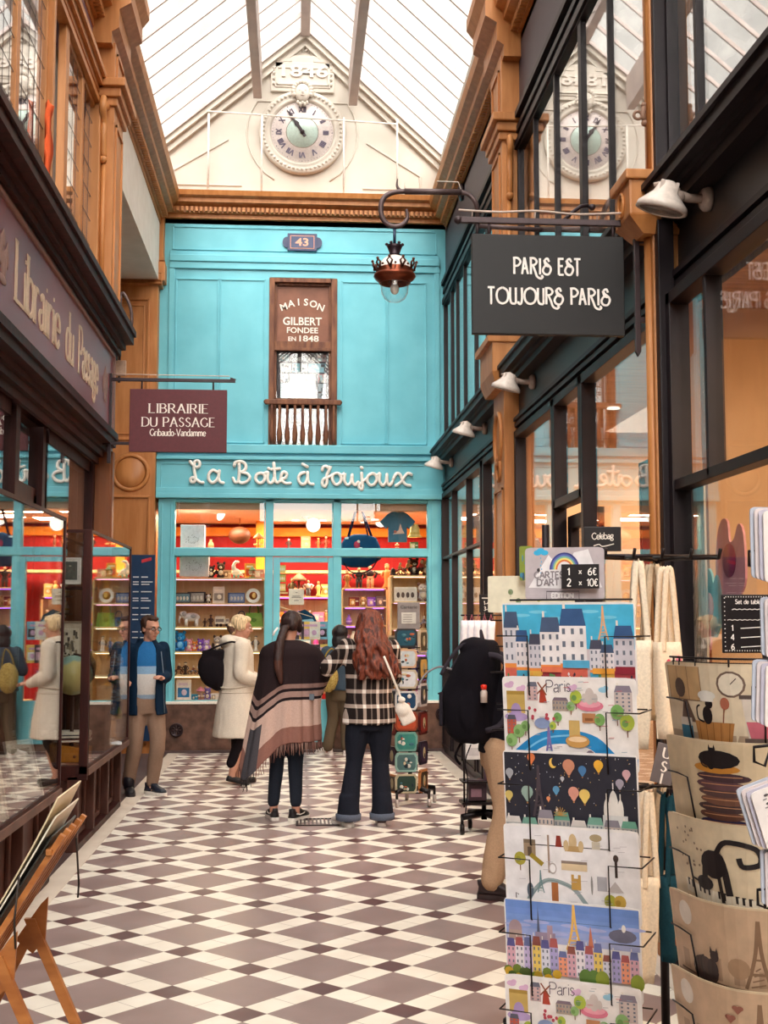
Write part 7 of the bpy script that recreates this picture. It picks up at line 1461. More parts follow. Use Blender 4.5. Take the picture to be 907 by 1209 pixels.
# ------------------------------------------------------------------ curved cat placemats
CP = catmull([(.974, 3.21, 0), (1.0, 3.07, 0), (1.049, 2.975, 0), (1.126, 2.93, 0), (1.22, 2.925, 0), (1.31, 2.95, 0)], 6)
def curve_fn(z, h, t=.001, back=.03):
    L_ = [0]
    for i in range(1, len(CP)): L_.append(L_[-1]+math.hypot(CP[i][0]-CP[i-1][0], CP[i][1]-CP[i-1][1]))
    def fn(u, v, o):
        j = min(17, max(0, int(u*18))); f = u*18-j; a = g(j/18, v, o); b_ = g((j+1)/18, v, o)
        return tuple(a[i]*(1-f)+b_[i]*f for i in range(3))
    def g(u, v, o):
        s = u*L_[-1]; i = max(1, min(len(CP)-1, next((k for k in range(1, len(L_)) if L_[k] >= s), len(CP)-1)))
        f = (s-L_[i-1])/(L_[i]-L_[i-1]); x = CP[i-1][0]*(1-f)+CP[i][0]*f; y = CP[i-1][1]*(1-f)+CP[i][1]*f
        dx, dy = CP[i][0]-CP[i-1][0], CP[i][1]-CP[i-1][1]; l = math.hypot(dx, dy); nx, ny = dy/l, -dx/l     # towards the viewer
        k = o+t-(1-v)*back; return (x+nx*k-1.1, y+ny*k-3.0, z+v*h)
    return fn
rk = thing('placemat_rack', 'black wire rack of curved cream cat placemats at the right picture edge', 'rack', (1.1, 3.0, 0))
ctops = [1.514, 1.325, 1.128, .935, .742]; CH_ = .25
b = MB().color('#221a1e'); b.tube([(.13, .14, .03), (.13, .14, 1.56)], .018, 10); b.build('pole', WIRE, rk)
b = MB().color('#221a1e')
for i in range(4): a = PI/4+PI*i/2; b.tube([(.13, .14, .05), (.13+.2*math.cos(a), .14+.2*math.sin(a), .02)], .016, 8)
b.build('foot', WIRE, rk)
for i, z in enumerate(ctops):
    fn = curve_fn(z-CH_, CH_, .004, .03); b = MB().color('#1e1618')
    b.tube([fn(0, .62, .003), fn(.1, .62, .004), fn(.2, .6, .004), fn(.24, .0, .004)], .0024, 6); b.tube([fn(.9, .62, .003), fn(.66, .62, .004), fn(.66, .0, .004)], .0024, 6)
    b.tube([fn(k/10, -.01, 0) for k in range(11)], .0024, 6); b.tube([fn(.24, 0, 0), (.13, .14, z-CH_)], .0024, 6); b.tube([fn(.66, 0, 0), (.13, .14, z-CH_)], .0024, 6); b.build('wire_pocket', WIRE, rk)
fn = curve_fn(ctops[0], .02, 0, 0); b = MB().color('#1e1618'); b.tube([fn(.06+.08*k, .6, .0) for k in range(12)], .0028, 6); b.tube([fn(.06+.08*k, .0, -.006) for k in range(12)], .0026, 6)
for u in (.1, .16, .3, .5, .8): b.tube([fn(u, -.4, 0), fn(u, .7, 0)], .0028, 5)
b.build('top_rail', WIRE, rk)
def catcard(lab, z, art, seed):
    random.seed(seed); t = thing('cat_placemat', lab, 'placemat', (1.1, 3.0, 0), 0, 'cat placemats in the right rack')
    fn = curve_fn(z-CH_, CH_); b = MB(); card_body(b, fn, '#ddc8a8', .05, 1.75, .003, 18); b.build('card', PRINT, t); b = MB(); art(Canvas(fn, 1.75, b, 18)); b.build('printed_picture', PRINT, t)
catcard('cream placemat of a black cat cooking in a kitchen, topmost in the right rack', ctops[0], art_kitchen, 1)
catcard('cream placemat of black cats asleep on a pile of cushions, second in the right rack', ctops[1], art_cushions, 2)
catcard('cream placemat of a black cat playing piano keys, third in the right rack', ctops[2], art_piano, 3)
catcard('brown placemat of one cat on a rooftop by the tower, fourth in the right rack', ctops[3], art_roof, 4)
catcard('brown placemat of two cats with hearts by the tower, lowest in the right rack', ctops[4], lambda c: art_roof(c, True), 5)
# white cards on the nearest holder, at the frame edge
rk = thing('card_holder', 'nearest black wire holder of small white cards, cut by the right picture edge', 'rack', (1.02, 2.3, 0))
b = MB().color('#1e1618'); b.tube([(0, .05, .02), (0, .05, 1.9)], .014, 8); b.lathe([(.2, 0), (.2, .02), (.03, .05)], (0, .05, 0), 24); b.build('pole', WIRE, rk)
for i, z in enumerate((1.735, 1.48, 1.37, 1.235, 1.11)):
    b = MB().color('#1e1618'); x = -.165; b.tube([(0, .05, z+.02), (x+.04, -.035, z+.02), (x, -.03, z+.015), (x-.0, -.03, z-.012), (x+.02, -.03, z-.02), (x+.03, -.03, z+.01), (x+.16, -.045, z)], .0032, 6); b.build('wire_clip', WIRE, rk)
for i, (px, z, h, tl, lb, bg) in enumerate(((891, 1.69, .135, 0, 'white card with tiny drawings, highest on the nearest holder', '#ebe4e4'), (901, 1.545, .11, 0, 'white card with a pink drawing, second highest on the nearest holder', '#e4d4d4'), (886, 1.42, .115, .05, 'white card pack in the middle of the nearest holder', '#d8dce4'), (884, 1.22, .11, -.3, 'stack of pale cards with a pointed corner, leaning on the nearest holder', '#dde0e8'), (893, 1.09, .1, 0, 'white card pack lowest on the nearest holder', '#d4d8e2'))):
    t = thing('small_card', lb, 'card', ((px-348)*2.25/F+.103, 2.25, z), R(8)); b = MB().color('#e8e2e2')
    fn = flat_fn(.14, h, 0, 0); 
    for k in range(4): card_body(b, (lambda fn, k: (lambda u, v, o: (fn(u, v, o)[0]-.004*k, fn(u, v, o)[1]+.009*k, fn(u, v, o)[2]+.003*k)))(fn, k), ['#efe9e8', '#c8c4d4', '#e4d8d8', '#c4cad8'][k], .07, .14/h, .003)
    if tl: b.v = [tuple(Matrix.Rotation(tl, 3, 'Y') @ Vector(v)) for v in b.v]
    b.build('card_stack', PRINT, t); b = MB(); c = Canvas(fn, .14/h, b); random.seed(i)
    for k in range(6): c.rect(.14, .12+.14*k, .14+random.uniform(.05, .16), .14+.14*k, '#8a8488' if i != 1 else '#c87880'); c.ell(.2, .19+.14*k, .035, .022, '#5a5458'); c.line([(.3, .13+.14*k), (.8, .13+.14*k)], .006, '#b8b4bc')
    if tl: b.v = [tuple(Matrix.Rotation(tl, 3, 'Y') @ Vector(v)) for v in b.v]
    b.build('printed_picture', PRINT, t)
# chalkboards
def chalk(nm, lab, px0, px1, py0, py1, Y, rot, draw, fr='#1c1618'):
    X0, X1 = fx(px0, (py0+py1)/2, Y), fx(px1, (py0+py1)/2, Y); z0, z1 = fz((px0+px1)/2, py1, Y), fz((px0+px1)/2, py0, Y); w, h = X1-X0, z1-z0
    t = thing(nm, lab, 'sign', ((X0+X1)/2, Y, z0), rot); b = MB().color(fr); b.box(-w/2, w/2, -.004, .004, 0, h, .002); b.build('board', PRINT, t)
    b = MB(); c = Canvas(flat_fn(w, h, 0, .004), w/h, b); draw(c); b.build('chalk_writing', PRINT, t); return t
def d1(c):
    c.text('Set de table', .52, .84, .075, '#f0e8e4', th=.15, sp=.12); c.line([(.2+.05*k, .74+.012*(k % 2)) for k in range(13)], .012, '#e8e0dc', True); c.line([(.1+.05*k, .56+.012*(k % 2)) for k in range(17)], .01, '#e8e0dc', True)
    for i, n in enumerate('146'): v = .38-i*.16; c.text(n, .2, v, .1, '#f4f0ec', th=.16); c.line([(.36, v+.04), (.92, v+.07)], .014, '#f0ece8')
    for k in range(13): c.ell(.05, .04+.075*k, .012, .01, '#f0ece8', 6)
    for k in range(18): c.ell(.08+.05*k, .04, .009, .012, '#f0ece8', 6); c.ell(.08+.05*k, .96, .009, .012, '#f0ece8', 6)
chalk('chalk_price_board', 'black chalkboard headed Set de table with prices 1, 4 and 6', 853, 911, 702, 771, 3.08, R(-4), d1)
chalk('chalk_label', 'small chalkboard reading Celebag above the hanging canvas bags', 690, 733, 622, 651, 4.2, R(-5), lambda c: (c.text('Celebag', .5, .5, .26, '#e8e0d8', th=.12, sp=.06, tilt=.05), c.line([(.25, .22), (.4, .28), (.5, .2), (.8, .3)], .04, '#d8d0c8', True)))
# ------------------------------------------------------------------ canvas bags on their stand
rk = thing('bag_stand', 'dark metal stand with hooks carrying the cream canvas bags', 'rack', (1.32, 4.42, 0))
b = MB().color('#241c1e'); b.tube([(0, 0, .05), (0, 0, 1.86)], .016, 8); b.build('pole', WIRE, rk)
for z in (1.84, 1.03):
    b = MB().color('#241c1e')
    for k in range(5): x = -.26+k*.1; b.tube([(0, 0, z), (x, -.16, z), (x, -.26, z-.005), (x, -.28, z+.025)], .006, 6)
    b.tube([(-.34, -.1, z+.01), (.2, -.1, z+.01)], .006, 6); b.build('hook_arm', WIRE, rk)
b = MB().color('#1e181a')
for i in range(4): a = PI/4+PI*i/2; b.tube([(0, 0, .1), (.26*math.cos(a), .26*math.sin(a), .1)], .02, 8); b.lathe([(0, -.012), (.035, -.012), (.035, .012), (0, .012)], (.26*math.cos(a), .26*math.sin(a), .04), 14, 'x')
b.build('caster_base', WIRE, rk)
def tote(lab, px0, px1, py_h, py_t, py_b, Y, col, pr=None, rot=0, sk=0, grp='canvas bags on the stand'):
    X0, X1 = fx(px0, 800, Y), fx(px1, 800, Y); w = X1-X0; zt, zb, zh = fz(775, py_t, Y), fz(775, py_b, Y), fz(775, py_h, Y); h = zt-zb
    t = thing('tote_bag', lab, 'bag', ((X0+X1)/2, Y, zb), rot, grp); rs = []
    for k in range(11):
        v = k/10; ww = w/2*(.9+.1*math.sin(v*2.5)); d = .022+.012*math.sin(v*3); ring = []
        for j in range(24):
            a = 2*PI*j/24; fold = .012*math.sin(a*4+v*2.5)*(1-v*.3); x = ww*max(-1, min(1, 1.15*math.cos(a))); ring.append((x+sk*(1-v), d*math.sin(a)+fold, h*v))
        rs.append(ring)
    b = MB().color(col); b.rings(rs); b.build('bag_body', CLOTH, t)
    b = MB().color(col)
    for s, y in ((-1, -.02), (1, .02)): b.tube(catmull([(-w*.3, y, h*.9), (-w*.27, y, h+.02), (-w*.12, y, zh-zb-.03), (0, y, zh-zb), (w*.1, y, zh-zb-.03), (w*.27, y, h+.02), (w*.3, y, h*.9)], 4), .012, 6, flat=.35, ref=(1, 0, 0)); 
    b.build('handles', CLOTH, t)
    if pr:
        b = MB(); random.seed(len(lab))
        for k in range(9): b.color(random.choice(pr)); b.ball((random.uniform(-.25, .3)*w, -.026-.004*random.random(), h*random.uniform(.2, .85)), w*.12, .006, h*.07, 8)
        b.build('print', PRINT, t)
CR = '#ecdcc6'
tote('long cream canvas bag hanging at the top left of the bag stand', 740, 772, 664, 756, 884, 4.14, CR, None, R(-12), -.02)
tote('cream canvas bag with red and pink flower print, upper right on the stand', 772, 806, 672, 758, 872, 4.08, '#e4d0b8', ['#c82850', '#e87890', '#b02040'], R(14))
tote('plain cream bag hanging behind the upper row on the stand', 752, 795, 668, 760, 850, 4.32, '#cdb89e')
tote('cream canvas bag hanging at the lower left of the bag stand', 748, 774, 936, 1035, 1160, 4.1, CR, None, R(8), -.03)
tote('bag printed dark teal with an orange fish, lower right on the stand', 772, 802, 940, 1034, 1134, 4.14, '#1e4250', ['#c8703a', '#163440', '#2a5a68'], R(20))
tote('cream bag with long straps hanging behind the lower row', 756, 800, 930, 1030, 1110, 4.34, '#cdb89e')
t = thing('letter_strip', 'tilted grey strip lettered US hanging among the canvas bags', 'sign', (1.205, 4.05, 1.085), R(-5))
b = MB().color('#6a6264'); b.T = Matrix.Rotation(R(14), 4, 'Y'); b.box(-.035, .035, -.003, .003, 0, .13, .002); b.build('strip', PRINT, t)
b = MB().color('#f0e8e0'); b.T = Matrix.Rotation(R(14), 4, 'Y')
for ch, z in (('U', .085), ('S', .04), ('I', .0)): write(b, ch, (0, -.0035, z), (1, 0, 0), (0, 0, 1), .033, serif=True, thick=.2, thin=.08, depth=.001)
b.build('letters', PRINT, t)
b = MB().color('#e4ddd4'); b.box(-.05, .05, -.05, .05, 0, .16, .004); b.color('#c8beb4'); b.box(-.052, .052, -.052, -.05, .1, .12); tag(b.build('paper_box', PRINT, None, (1.33, 4.05, .125)), 'small white box standing on the base of the bag stand', 'box')
# ------------------------------------------------------------------ far card stand beside the plaid-shirt woman
FX, FY = 1.03, 11.05
rk = thing('postcard_stand', 'tall wheeled card stand with eight tiers beside the woman in the plaid shirt', 'rack', (FX, FY, 0))
b = MB().color('#241c1e'); b.tube([(0, 0, .1), (0, 0, 1.75)], .02, 10); b.build('pole', WIRE, rk)
b = MB().color('#1a1416')
for i in range(5):
    a = R(20)+2*PI*i/5; c_, s_ = math.cos(a), math.sin(a); b.tube([(0, 0, .17), (.24*c_, .24*s_, .13)], .022, 8); b.tube([(.24*c_, .24*s_, .13), (.24*c_, .24*s_, .06)], .012, 6)
b.build('star_base', WIRE, rk)
for i in range(5):
    a = R(20)+2*PI*i/5; b = MB().color('#b8aca8'); b.lathe([(0, -.014), (.036, -.014), (.036, .014), (0, .014)], (.24*math.cos(a), .24*math.sin(a), .038), 16, 'x'); b.build('caster', METALP, rk)
TZ = [753, 777, 801, 826, 850, 874, 898, 923]
PCOL = [('#2a2c30', '#1c4a5c'), ('#c8a080', '#b8c0c4'), ('#b8a890', '#c8c8cc'), ('#c8c4c0', '#123a5c'), ('#8a3a20', '#b04828'), ('#6a9a90', '#3a8078'), ('#8ab0a8', '#4a6a6c'), ('#b8ac90', '#2a4038')]
PNAM = ['black and teal', 'tan and white', 'white and grey', 'white-edged deep blue', 'rust orange', 'sea green', 'pale teal', 'cream-edged dark green']
for i, py in enumerate(TZ):
    z = fz(475, py, FY); b = MB().color('#2a2022')
    for s in (-1, 1): b.tube([(-.14+.0, -.13, z-.085), (.08, -.13, z-.085)], .004, 5); b.tube([(-.03+s*.08, -.135, z-.085), (-.03+s*.08, -.135, z-.02)], .004, 5); b.tube([(0, 0, z-.085), (-.03+s*.08, -.13, z-.085)], .004, 5)
    b.tube([(0, 0, z-.1), (.14, -.02, z-.1)], .004, 5); b.tube([(.15, -.1, z-.1), (.15, .06, z-.1)], .004, 5); b.build('wire_tier', WIRE, rk)
    def octo(w, h, y, c1, c2, b):
        q = .2; o = [(-w/2, -h/2+q*h), (-w/2+q*w*.5, -h/2), (w/2-q*w*.5, -h/2), (w/2, -h/2+q*h), (w/2, h/2-q*h), (w/2-q*w*.5, h/2), (-w/2+q*w*.5, h/2), (-w/2, h/2-q*h)]
        b.color(c1); b.prism([(p, y, r) for p, r in o], (0, .022, 0)); b.color(c2); b.prism([(p*.82, y-.002, r*.8) for p, r in o], (0, .004, 0))
    t = thing('pocket_tray', '%s picture tray, %s from top on the left of the far card stand' % (PNAM[i], ORD[i]), 'tray', (FX-.045, FY-.14, z), R(random.uniform(-6, 6)), 'picture trays on the far stand')
    b = MB(); octo(.2, .165, 0, PCOL[i][0], PCOL[i][1], b); b.build('tray_body', PRINT, t); b = MB(); random.seed(i)
    for k in range(7): b.color(random.choice(['#c8b898', '#3a6a78', '#1c2a34', '#a85838', '#d8d4cc'])); b.ball((random.uniform(-.06, .06), -.004, random.uniform(-.05, .05)), random.uniform(.008, .025), .002, random.uniform(.006, .02), 7)
    b.build('picture', PRINT, t)
for i, (py, c1, c2, nm) in enumerate(((757, '#c8b498', '#5a5040', 'cream'), (789, '#3a3430', '#c8a058', 'dark gold'), (820, '#c0b8b8', '#3a3c44', 'silver'), (853, '#4a1c1c', '#7a2c28', 'dark red'), (888, '#241c28', '#3a2c40', 'black'), (921, '#b87848', '#4a3828', 'copper'))):
    z = fz(497, py, FY); t = thing('pocket_tray', '%s picture tray, %s from top on the right side of the far card stand' % (nm, ORD[i]), 'tray', (FX+.12, FY-.05, z), R(62), 'side picture trays on the far stand'); b = MB(); octo(.18, .2, 0, c1, c2, b); b.build('tray_body', PRINT, t); b = MB().color('#a89878'); b.ball((0, -.004, 0), .03, .003, .05, 8); b.color(c1); b.ball((0, -.006, -.02), .014, .003, .02, 8); b.build('picture', PRINT, t)
    t = thing('pocket_tray', '%s picture tray, %s from top on the far card stand\'s left side' % (nm, ORD[i]), 'tray', (FX-.16, FY+.0, z-.03), R(-65), 'left side picture trays on the far stand'); b = MB(); octo(.16, .16, 0, c1, c2, b); b.build('tray_body', PRINT, t); b = MB().color('#a89878'); b.ball((0, -.004, 0), .03, .003, .05, 8); b.build('picture', PRINT, t)
t = thing('stand_header', 'grey header panel with a pale label on top of the far card stand', 'sign', (FX-.02, FY-.1, fz(475, 743, FY)))
b = MB().color('#8a8280'); b.box(-.1, .1, -.01, .01, 0, .24, .004); b.build('panel', PRINT, t); b = MB().color('#c8c4bc'); b.box(-.065, .065, -.014, -.008, .05, .15, .002); b.color('#8a8884')
for k in range(4): b.box(-.05, .03, -.016, -.012, .065+.02*k, .072+.02*k)
b.color('#5a5452'); flat_text(b, 'Carterie', (0, -.0125, .185), (1, 0, 0), (0, 0, 1), .028, width=.15); b.build('label', PRINT, t)
# ------------------------------------------------------------------ small rack behind the backpack
SX, SY = 1.46, 9.55
rk = thing('paper_bag_stand', 'dark wheeled stand of white paper bags behind the man with the backpack', 'rack', (SX, SY, 0))
b = MB().color('#241c1e'); b.tube([(0, 0, .1), (0, 0, 1.78)], .018, 8); b.build('pole', WIRE, rk)
b = MB().color('#1a1416')
for i in range(4): a = R(25)+PI*i/2; b.box(-.02, .02, -.02, .02, .1, .16); b.tube([(0, 0, .15), (.2*math.cos(a), .2*math.sin(a), .13)], .026, 8); b.tube([(.2*math.cos(a), .2*math.sin(a), .13), (.2*math.cos(a), .2*math.sin(a), .05)], .012, 6); b.lathe([(0, -.014), (.04, -.014), (.04, .014), (0, .014)], (.2*math.cos(a), .2*math.sin(a), .042), 16, 'x')
b.build('caster_base', WIRE, rk)
b = MB().color('#241c1e')
for z in (1.66, .75): b.tube([(-.18, -.08, z), (.18, -.08, z)], .006, 6); b.tube([(0, 0, z), (-.18, -.08, z)], .006, 6); b.tube([(0, 0, z), (.18, -.08, z)], .006, 6)
b.tube([(-.16, -.06, .2), (-.16, -.06, .75)], .008, 6); b.box(-.18, .18, -.1, .1, .22, .24); b.build('wire_arms', WIRE, rk)
for i in range(5):
    x = -.15+i*.05; t = thing('paper_bag', 'white paper bag hanging on the small stand, %s from the left' % ORD[i], 'bag', (SX+x, SY-.1, 1.29), R(12), 'white paper bags on the small stand'); b = MB().color('#dcd8e0'); rs = []
    for k in range(6): v = k/5; rs.append([((.036*math.cos(2*PI*j/14))-.02*(1-v), .02*math.sin(2*PI*j/14)+.004*math.sin(j+v*3), .33*v) for j in range(14)])
    b.rings(rs); b.build('bag_body', PRINT, t); b = MB().color('#c86878'); b.tube([(-.015, -.0, .32), (0, 0, .375), (.015, 0, .32)], .004, 5); b.build('handles', PAINT, t)
chalk('chalk_label', 'tiny black price board above the white paper bags', 566, 586, 702, 723, 9.42, 0, lambda c: (c.line([(.15, .8), (.85, .8)], .06, '#d8d0c8'), c.text('1-4€', .5, .42, .22, '#f0e8e0', th=.16), c.text('3-10', .5, .1, .22, '#f0e8e0', th=.16)))
for i, (x, z, c1, lb) in enumerate(((-.08, .56, '#d8d4d4', 'white folded sheet low on the small wheeled stand'), (-.06, .25, '#3a2a34', 'dark patterned box at the bottom of the small wheeled stand'), (.06, .4, '#4a3440', 'dark purple box on the small wheeled stand'))):
    b = MB().color(c1); b.box(-.07, .07, -.06, .06, 0, .16 if i else .12, .006); b.color('#8a6a78' if i else '#b8b4b8'); b.box(-.05, .03, -.062, -.058, .03, .09); tag(b.build('small_box', PRINT, None, (SX+x, SY-.02, z)), lb, 'box')
b = MB().color('#241c1e'); b.box(-.18, .18, -.12, .08, -.012, 0); tag(b.build('stand_tray', WIRE, None, (SX, SY, .4)), 'black wire tray halfway up the small wheeled stand', 'tray')
# ------------------------------------------------------------------ folding print rack at lower left
WL = pbr('honey_wood', '#9a5c2c', '#b87840', rough=.42, scale=4, stretch=(2, 2, 6))
t = thing('folding_print_rack', 'folding honey-wood slatted rack of prints in the lower left corner', 'rack', (-.75, 3.55, 0))
A0, A1 = Vector((-.26, 0, .42)), Vector((.14, 0, 1.06))
for k, y in enumerate((-.2, -.12, -.04, .05, .13)):
    b = MB(); d = (A1-A0).normalized(); n_ = Vector((d.z, 0, -d.x)); s_ = .013
    b.prism([tuple(A0+n_*s_+Vector((0, y, 0))), tuple(A1+n_*s_+Vector((0, y, 0))), tuple(A1-n_*s_*.2+Vector((0, y, 0))), tuple(A0-n_*s_*.2+Vector((0, y, 0)))], (0, .022, 0)); b.build('slat', WL, t)
for f, s_ in ((.06, .01), (.5, .008), (.93, .008)):
    b = MB(); c_ = A0.lerp(A1, f); b.box(c_.x-s_, c_.x+s_, -.21, .16, c_.z-s_, c_.z+s_, .003); b.build('cross_rail', WL, t)
for y in (-.235, .165):
    for (xa, za, xb) in ((-.01, .76, .336), (-.24, .74, .07), (.0, .74, -.36)):
        y = y+.0225*(xb < 0); b = MB(); w = .015; b.prism([(xa-w, y, za), (xa+w, y, za), (xb+w, y, .003), (xb-w, y, .003)], (0, .022, 0)); b.build('leg', WL, t)
    b = MB(); b.prism([(-.05, y-.012, .7), (.02, y-.012, .8), (.04, y-.012, .82), (.035, y-.012, .7), (.0, y-.012, .66)], (0, .01, 0)); b.build('hinge_bracket', WL, t)
b = MB(); b.box(.15, .18, -.235, .187, .32, .345, .004); b.build('stretcher', WL, t)
b = MB().color('#2a201c'); b.tube([(.04, -.22, .96), (.035, -.24, .85), (.04, -.24, .78)], .003, 5); b.tube([(.13, .1, 1.0), (.13, .16, .86), (.128, .16, .82)], .003, 5); b.build('leather_cord', PAINT, t)
for i, (o, c, lb, l0, l1) in enumerate(((.014, '#2c2c28', 'black backing board lying against the slats of the folding rack', .0, .98), (.022, '#e4dccc', 'cream print sheet in the folding rack, middle of three', .05, 1.04), (.032, '#d8c8a8', 'curled tan print sheet outermost in the folding rack', .35, 1.1))):
    d = (A1-A0); n_ = Vector((-d.z, 0, d.x)).normalized(); P = [A0+d*(l0+(l1-l0)*k/8)+n_*(o+.012*(k/8)**3*i) for k in range(9)]
    b = MB().color(c); rs = []
    for p in P: rs.append([(p.x, -.2, p.z), (p.x, .15, p.z), (p.x+n_.x*.004, .15, p.z+n_.z*.004), (p.x+n_.x*.004, -.2, p.z+n_.z*.004)])
    b.rings(rs, smooth=False); tag(b.build('print_sheet', PRINT, None, (-.75, 3.55, 0)), lb, 'print', 'print sheets in the folding rack')
t = thing('mounted_print', 'large white mounted print at the left picture edge', 'print', (-1.0, 2.95, .62)); b = MB().color('#ece6dc'); b.T = Matrix.Rotation(R(-38), 4, 'Y'); b.box(-.005, .005, -.3, .2, 0, .34, .002); b.build('mount', PRINT, t)
b = MB().color('#8a8478'); b.T = Matrix.Rotation(R(-38), 4, 'Y')
for k in range(6): b.tube([(.006, -.2+.05*k, .1), (.0065, -.18+.05*k, .14+.01*k)], .0012, 4)
b.build('pencil_drawing', PRINT, t)
# =================================================================== PEOPLE
SKIN = pbr('skin', '#c08a74', '#cc9780', rough=.55, scale=8, bump=.02)
SHOE = attr_mat('shoe_leather', .45)
def remesh(mb, voxel, it, name, mat, parent, colfn=None, fold=0, fscale=9, seed=0, dec=0):
    """joins overlapping closed pieces into one continuous skin"""
    me = bpy.data.meshes.new('tmp'); me.from_pydata(mb.v, [], mb.f); me.update()
    bm = bmesh.new(); bm.from_mesh(me); bmesh.ops.recalc_face_normals(bm, faces=bm.faces); bm.to_mesh(me); bm.free()
    o = bpy.data.objects.new('tmp', me); COL.objects.link(o)
    m = o.modifiers.new('r', 'REMESH'); m.mode = 'VOXEL'; m.voxel_size = voxel
    if it: k = o.modifiers.new('s', 'SMOOTH'); k.iterations = it; k.factor = .5
    dg = bpy.context.evaluated_depsgraph_get(); n = bpy.data.meshes.new_from_object(o.evaluated_get(dg))
    bpy.data.objects.remove(o); bpy.data.meshes.remove(me)
    if fold:
        ns = [v.normal.copy() for v in n.vertices]
        for v, q in zip(n.vertices, ns):
            p = v.co; f = noise.noise(Vector((p.x*fscale+seed, p.y*fscale, p.z*fscale*.45)))+.5*noise.noise(Vector((p.x*fscale*2.3, p.y*fscale*2.3+seed, p.z*fscale*1.1)))
            v.co = p+q*(f*fold)
    n.name = name; n.materials.append(mat); n.polygons.foreach_set('use_smooth', [True]*len(n.polygons))
    at = n.color_attributes.new('Col', 'FLOAT_COLOR', 'CORNER'); buf = []
    base = mb.col
    for p in n.polygons: buf += list(colfn(p.center) if colfn else base)*p.loop_total
    at.data.foreach_set('color', buf)
    ob = bpy.data.objects.new(name, n); COL.objects.link(ob); ob.parent = parent; return ob
def limb(b, pts, rad, n=12, sm=4):
    P = catmull(pts, sm); m = len(P); k = len(rad)-1; rr = []
    for i in range(m):
        f = i/(m-1)*k; j = min(k-1, int(f)); rr.append(rad[j]*(1-f+j)+rad[j+1]*(f-j))
    b.tube(P, rr, n); b.ball(P[0], rr[0], n=10); b.ball(P[-1], rr[-1], n=10)
def trunk(b, lv, n=24):
    """lv: (z, rx, ry, cx, cy)"""
    L2 = catmull([(z, rx, ry) for z, rx, ry, cx, cy in lv], 3); C2 = catmull([(z, cx, cy) for z, rx, ry, cx, cy in lv], 3)
    b.rings([[(c[1]+a[1]*math.cos(2*PI*k/n), c[2]+a[2]*math.sin(2*PI*k/n), a[0]) for k in range(n)] for a, c in zip(L2, C2)])
def hand(b, w, d, nrm, side=1, s=1.0, curl=.5):
    """palm and five separate curled fingers from wrist w along d; nrm = palm side"""
    w, d, nrm = Vector(w), Vector(d).normalized(), Vector(nrm); nrm = (nrm-d*nrm.dot(d)).normalized(); x = d.cross(nrm)*side
    rot = Matrix((x, nrm, d)).transposed()
    b.ball(w+d*.045*s, .04*s, .017*s, .05*s, 12, rot); b.tube([w-d*.02*s, w+d*.03*s], [.025*s, .027*s], 10)
    for i, (o, l) in enumerate(((-.03, .058), (-.01, .07), (.01, .074), (.03, .066))):
        p0 = w+d*.08*s+x*(o*s); p1 = p0+d*(l*.5*s)+nrm*(curl*.02*s); p2 = p1+d*(l*.3*s*(1-curl*.6))+nrm*(l*.55*curl*s); p3 = p2+nrm*(l*.4*curl*s)+d*(l*.25*(1-curl*1.6)*s)
        b.tube([w+d*.05*s+x*(o*.8*s), p0, p1, p2, p3], [.010*s, .0095*s, .009*s, .0082*s, .007*s], 8); b.ball(p3, .0072*s, n=7)
    t0 = w+d*.02*s+x*.028*s; t1 = t0+d*.03*s+x*.02*s+nrm*.01*s; t2 = t1+d*.028*s+nrm*.02*s
    b.tube([t0-x*.01*s, t0, t1, t2], [.015*s, .014*s, .011*s, .009*s], 8); b.ball(t2, .009*s, n=7)
def head(b, c, s=1.0, yaw=0, pitch=0):
    """head facing -Y in its own frame, turned by yaw"""
    M_ = Matrix.Translation(c) @ Matrix.Rotation(yaw, 4, 'Z') @ Matrix.Rotation(pitch, 4, 'X'); T0 = b.T; b.T = M_ if T0 is None else T0 @ M_
    b.ball((0, .012*s, .03*s), .076*s, .093*s, .088*s, 20); b.ball((0, -.018*s, -.035*s), .058*s, .066*s, .078*s, 18); b.ball((0, -.055*s, -.092*s), .026*s, .022*s, .018*s, 10)
    b.tube([(0, -.083*s, .02*s), (0, -.1*s, -.012*s), (0, -.108*s, -.028*s)], [.009*s, .012*s, .015*s], 8); b.ball((0, -.098*s, -.032*s), .019*s, .012*s, .01*s, 8)
    b.ball((0, -.078*s, -.06*s), .026*s, .01*s, .008*s, 8); b.ball((0, -.076*s, -.07*s), .022*s, .01*s, .007*s, 8); b.ball((0, -.078*s, .03*s), .052*s, .016*s, .012*s, 10)
    for q in (-1, 1): b.ball((q*.077*s, .01*s, -.01*s), .01*s, .02*s, .032*s, 10, Matrix.Rotation(R(-12), 3, 'X')); b.ball((q*.038*s, -.062*s, -.03*s), .022*s, .02*s, .02*s, 8)
    b.T = T0; return M_
def face(root, M_, s=1.0, hairc='#3a2418', brow=True):
    b = MB(); b.T = M_; 
    for q in (-1, 1):
        b.color('#eee6e0'); b.ball((q*.031*s, -.081*s, .004*s), .0135*s, .009*s, .0085*s, 10); b.color('#3a2a24'); b.ball((q*.031*s, -.0885*s, .004*s), .006*s, .003*s, .006*s, 8)
    b.build('eyes', GLOSSP, root); b = MB().color(hairc); b.T = M_
    for q in (-1, 1): b.tube([(q*.016*s, -.092*s, .026*s), (q*.032*s, -.094*s, .031*s), (q*.048*s, -.086*s, .026*s)], .0038*s, 6)
    b.build('eyebrows', PAINT, root); b = MB().color('#a85c50'); b.T = M_; b.tube([(-.022*s, -.083*s, -.064*s), (0, -.0895*s, -.063*s), (.022*s, -.083*s, -.064*s)], .0042*s, 6); b.build('lips', PAINT, root)
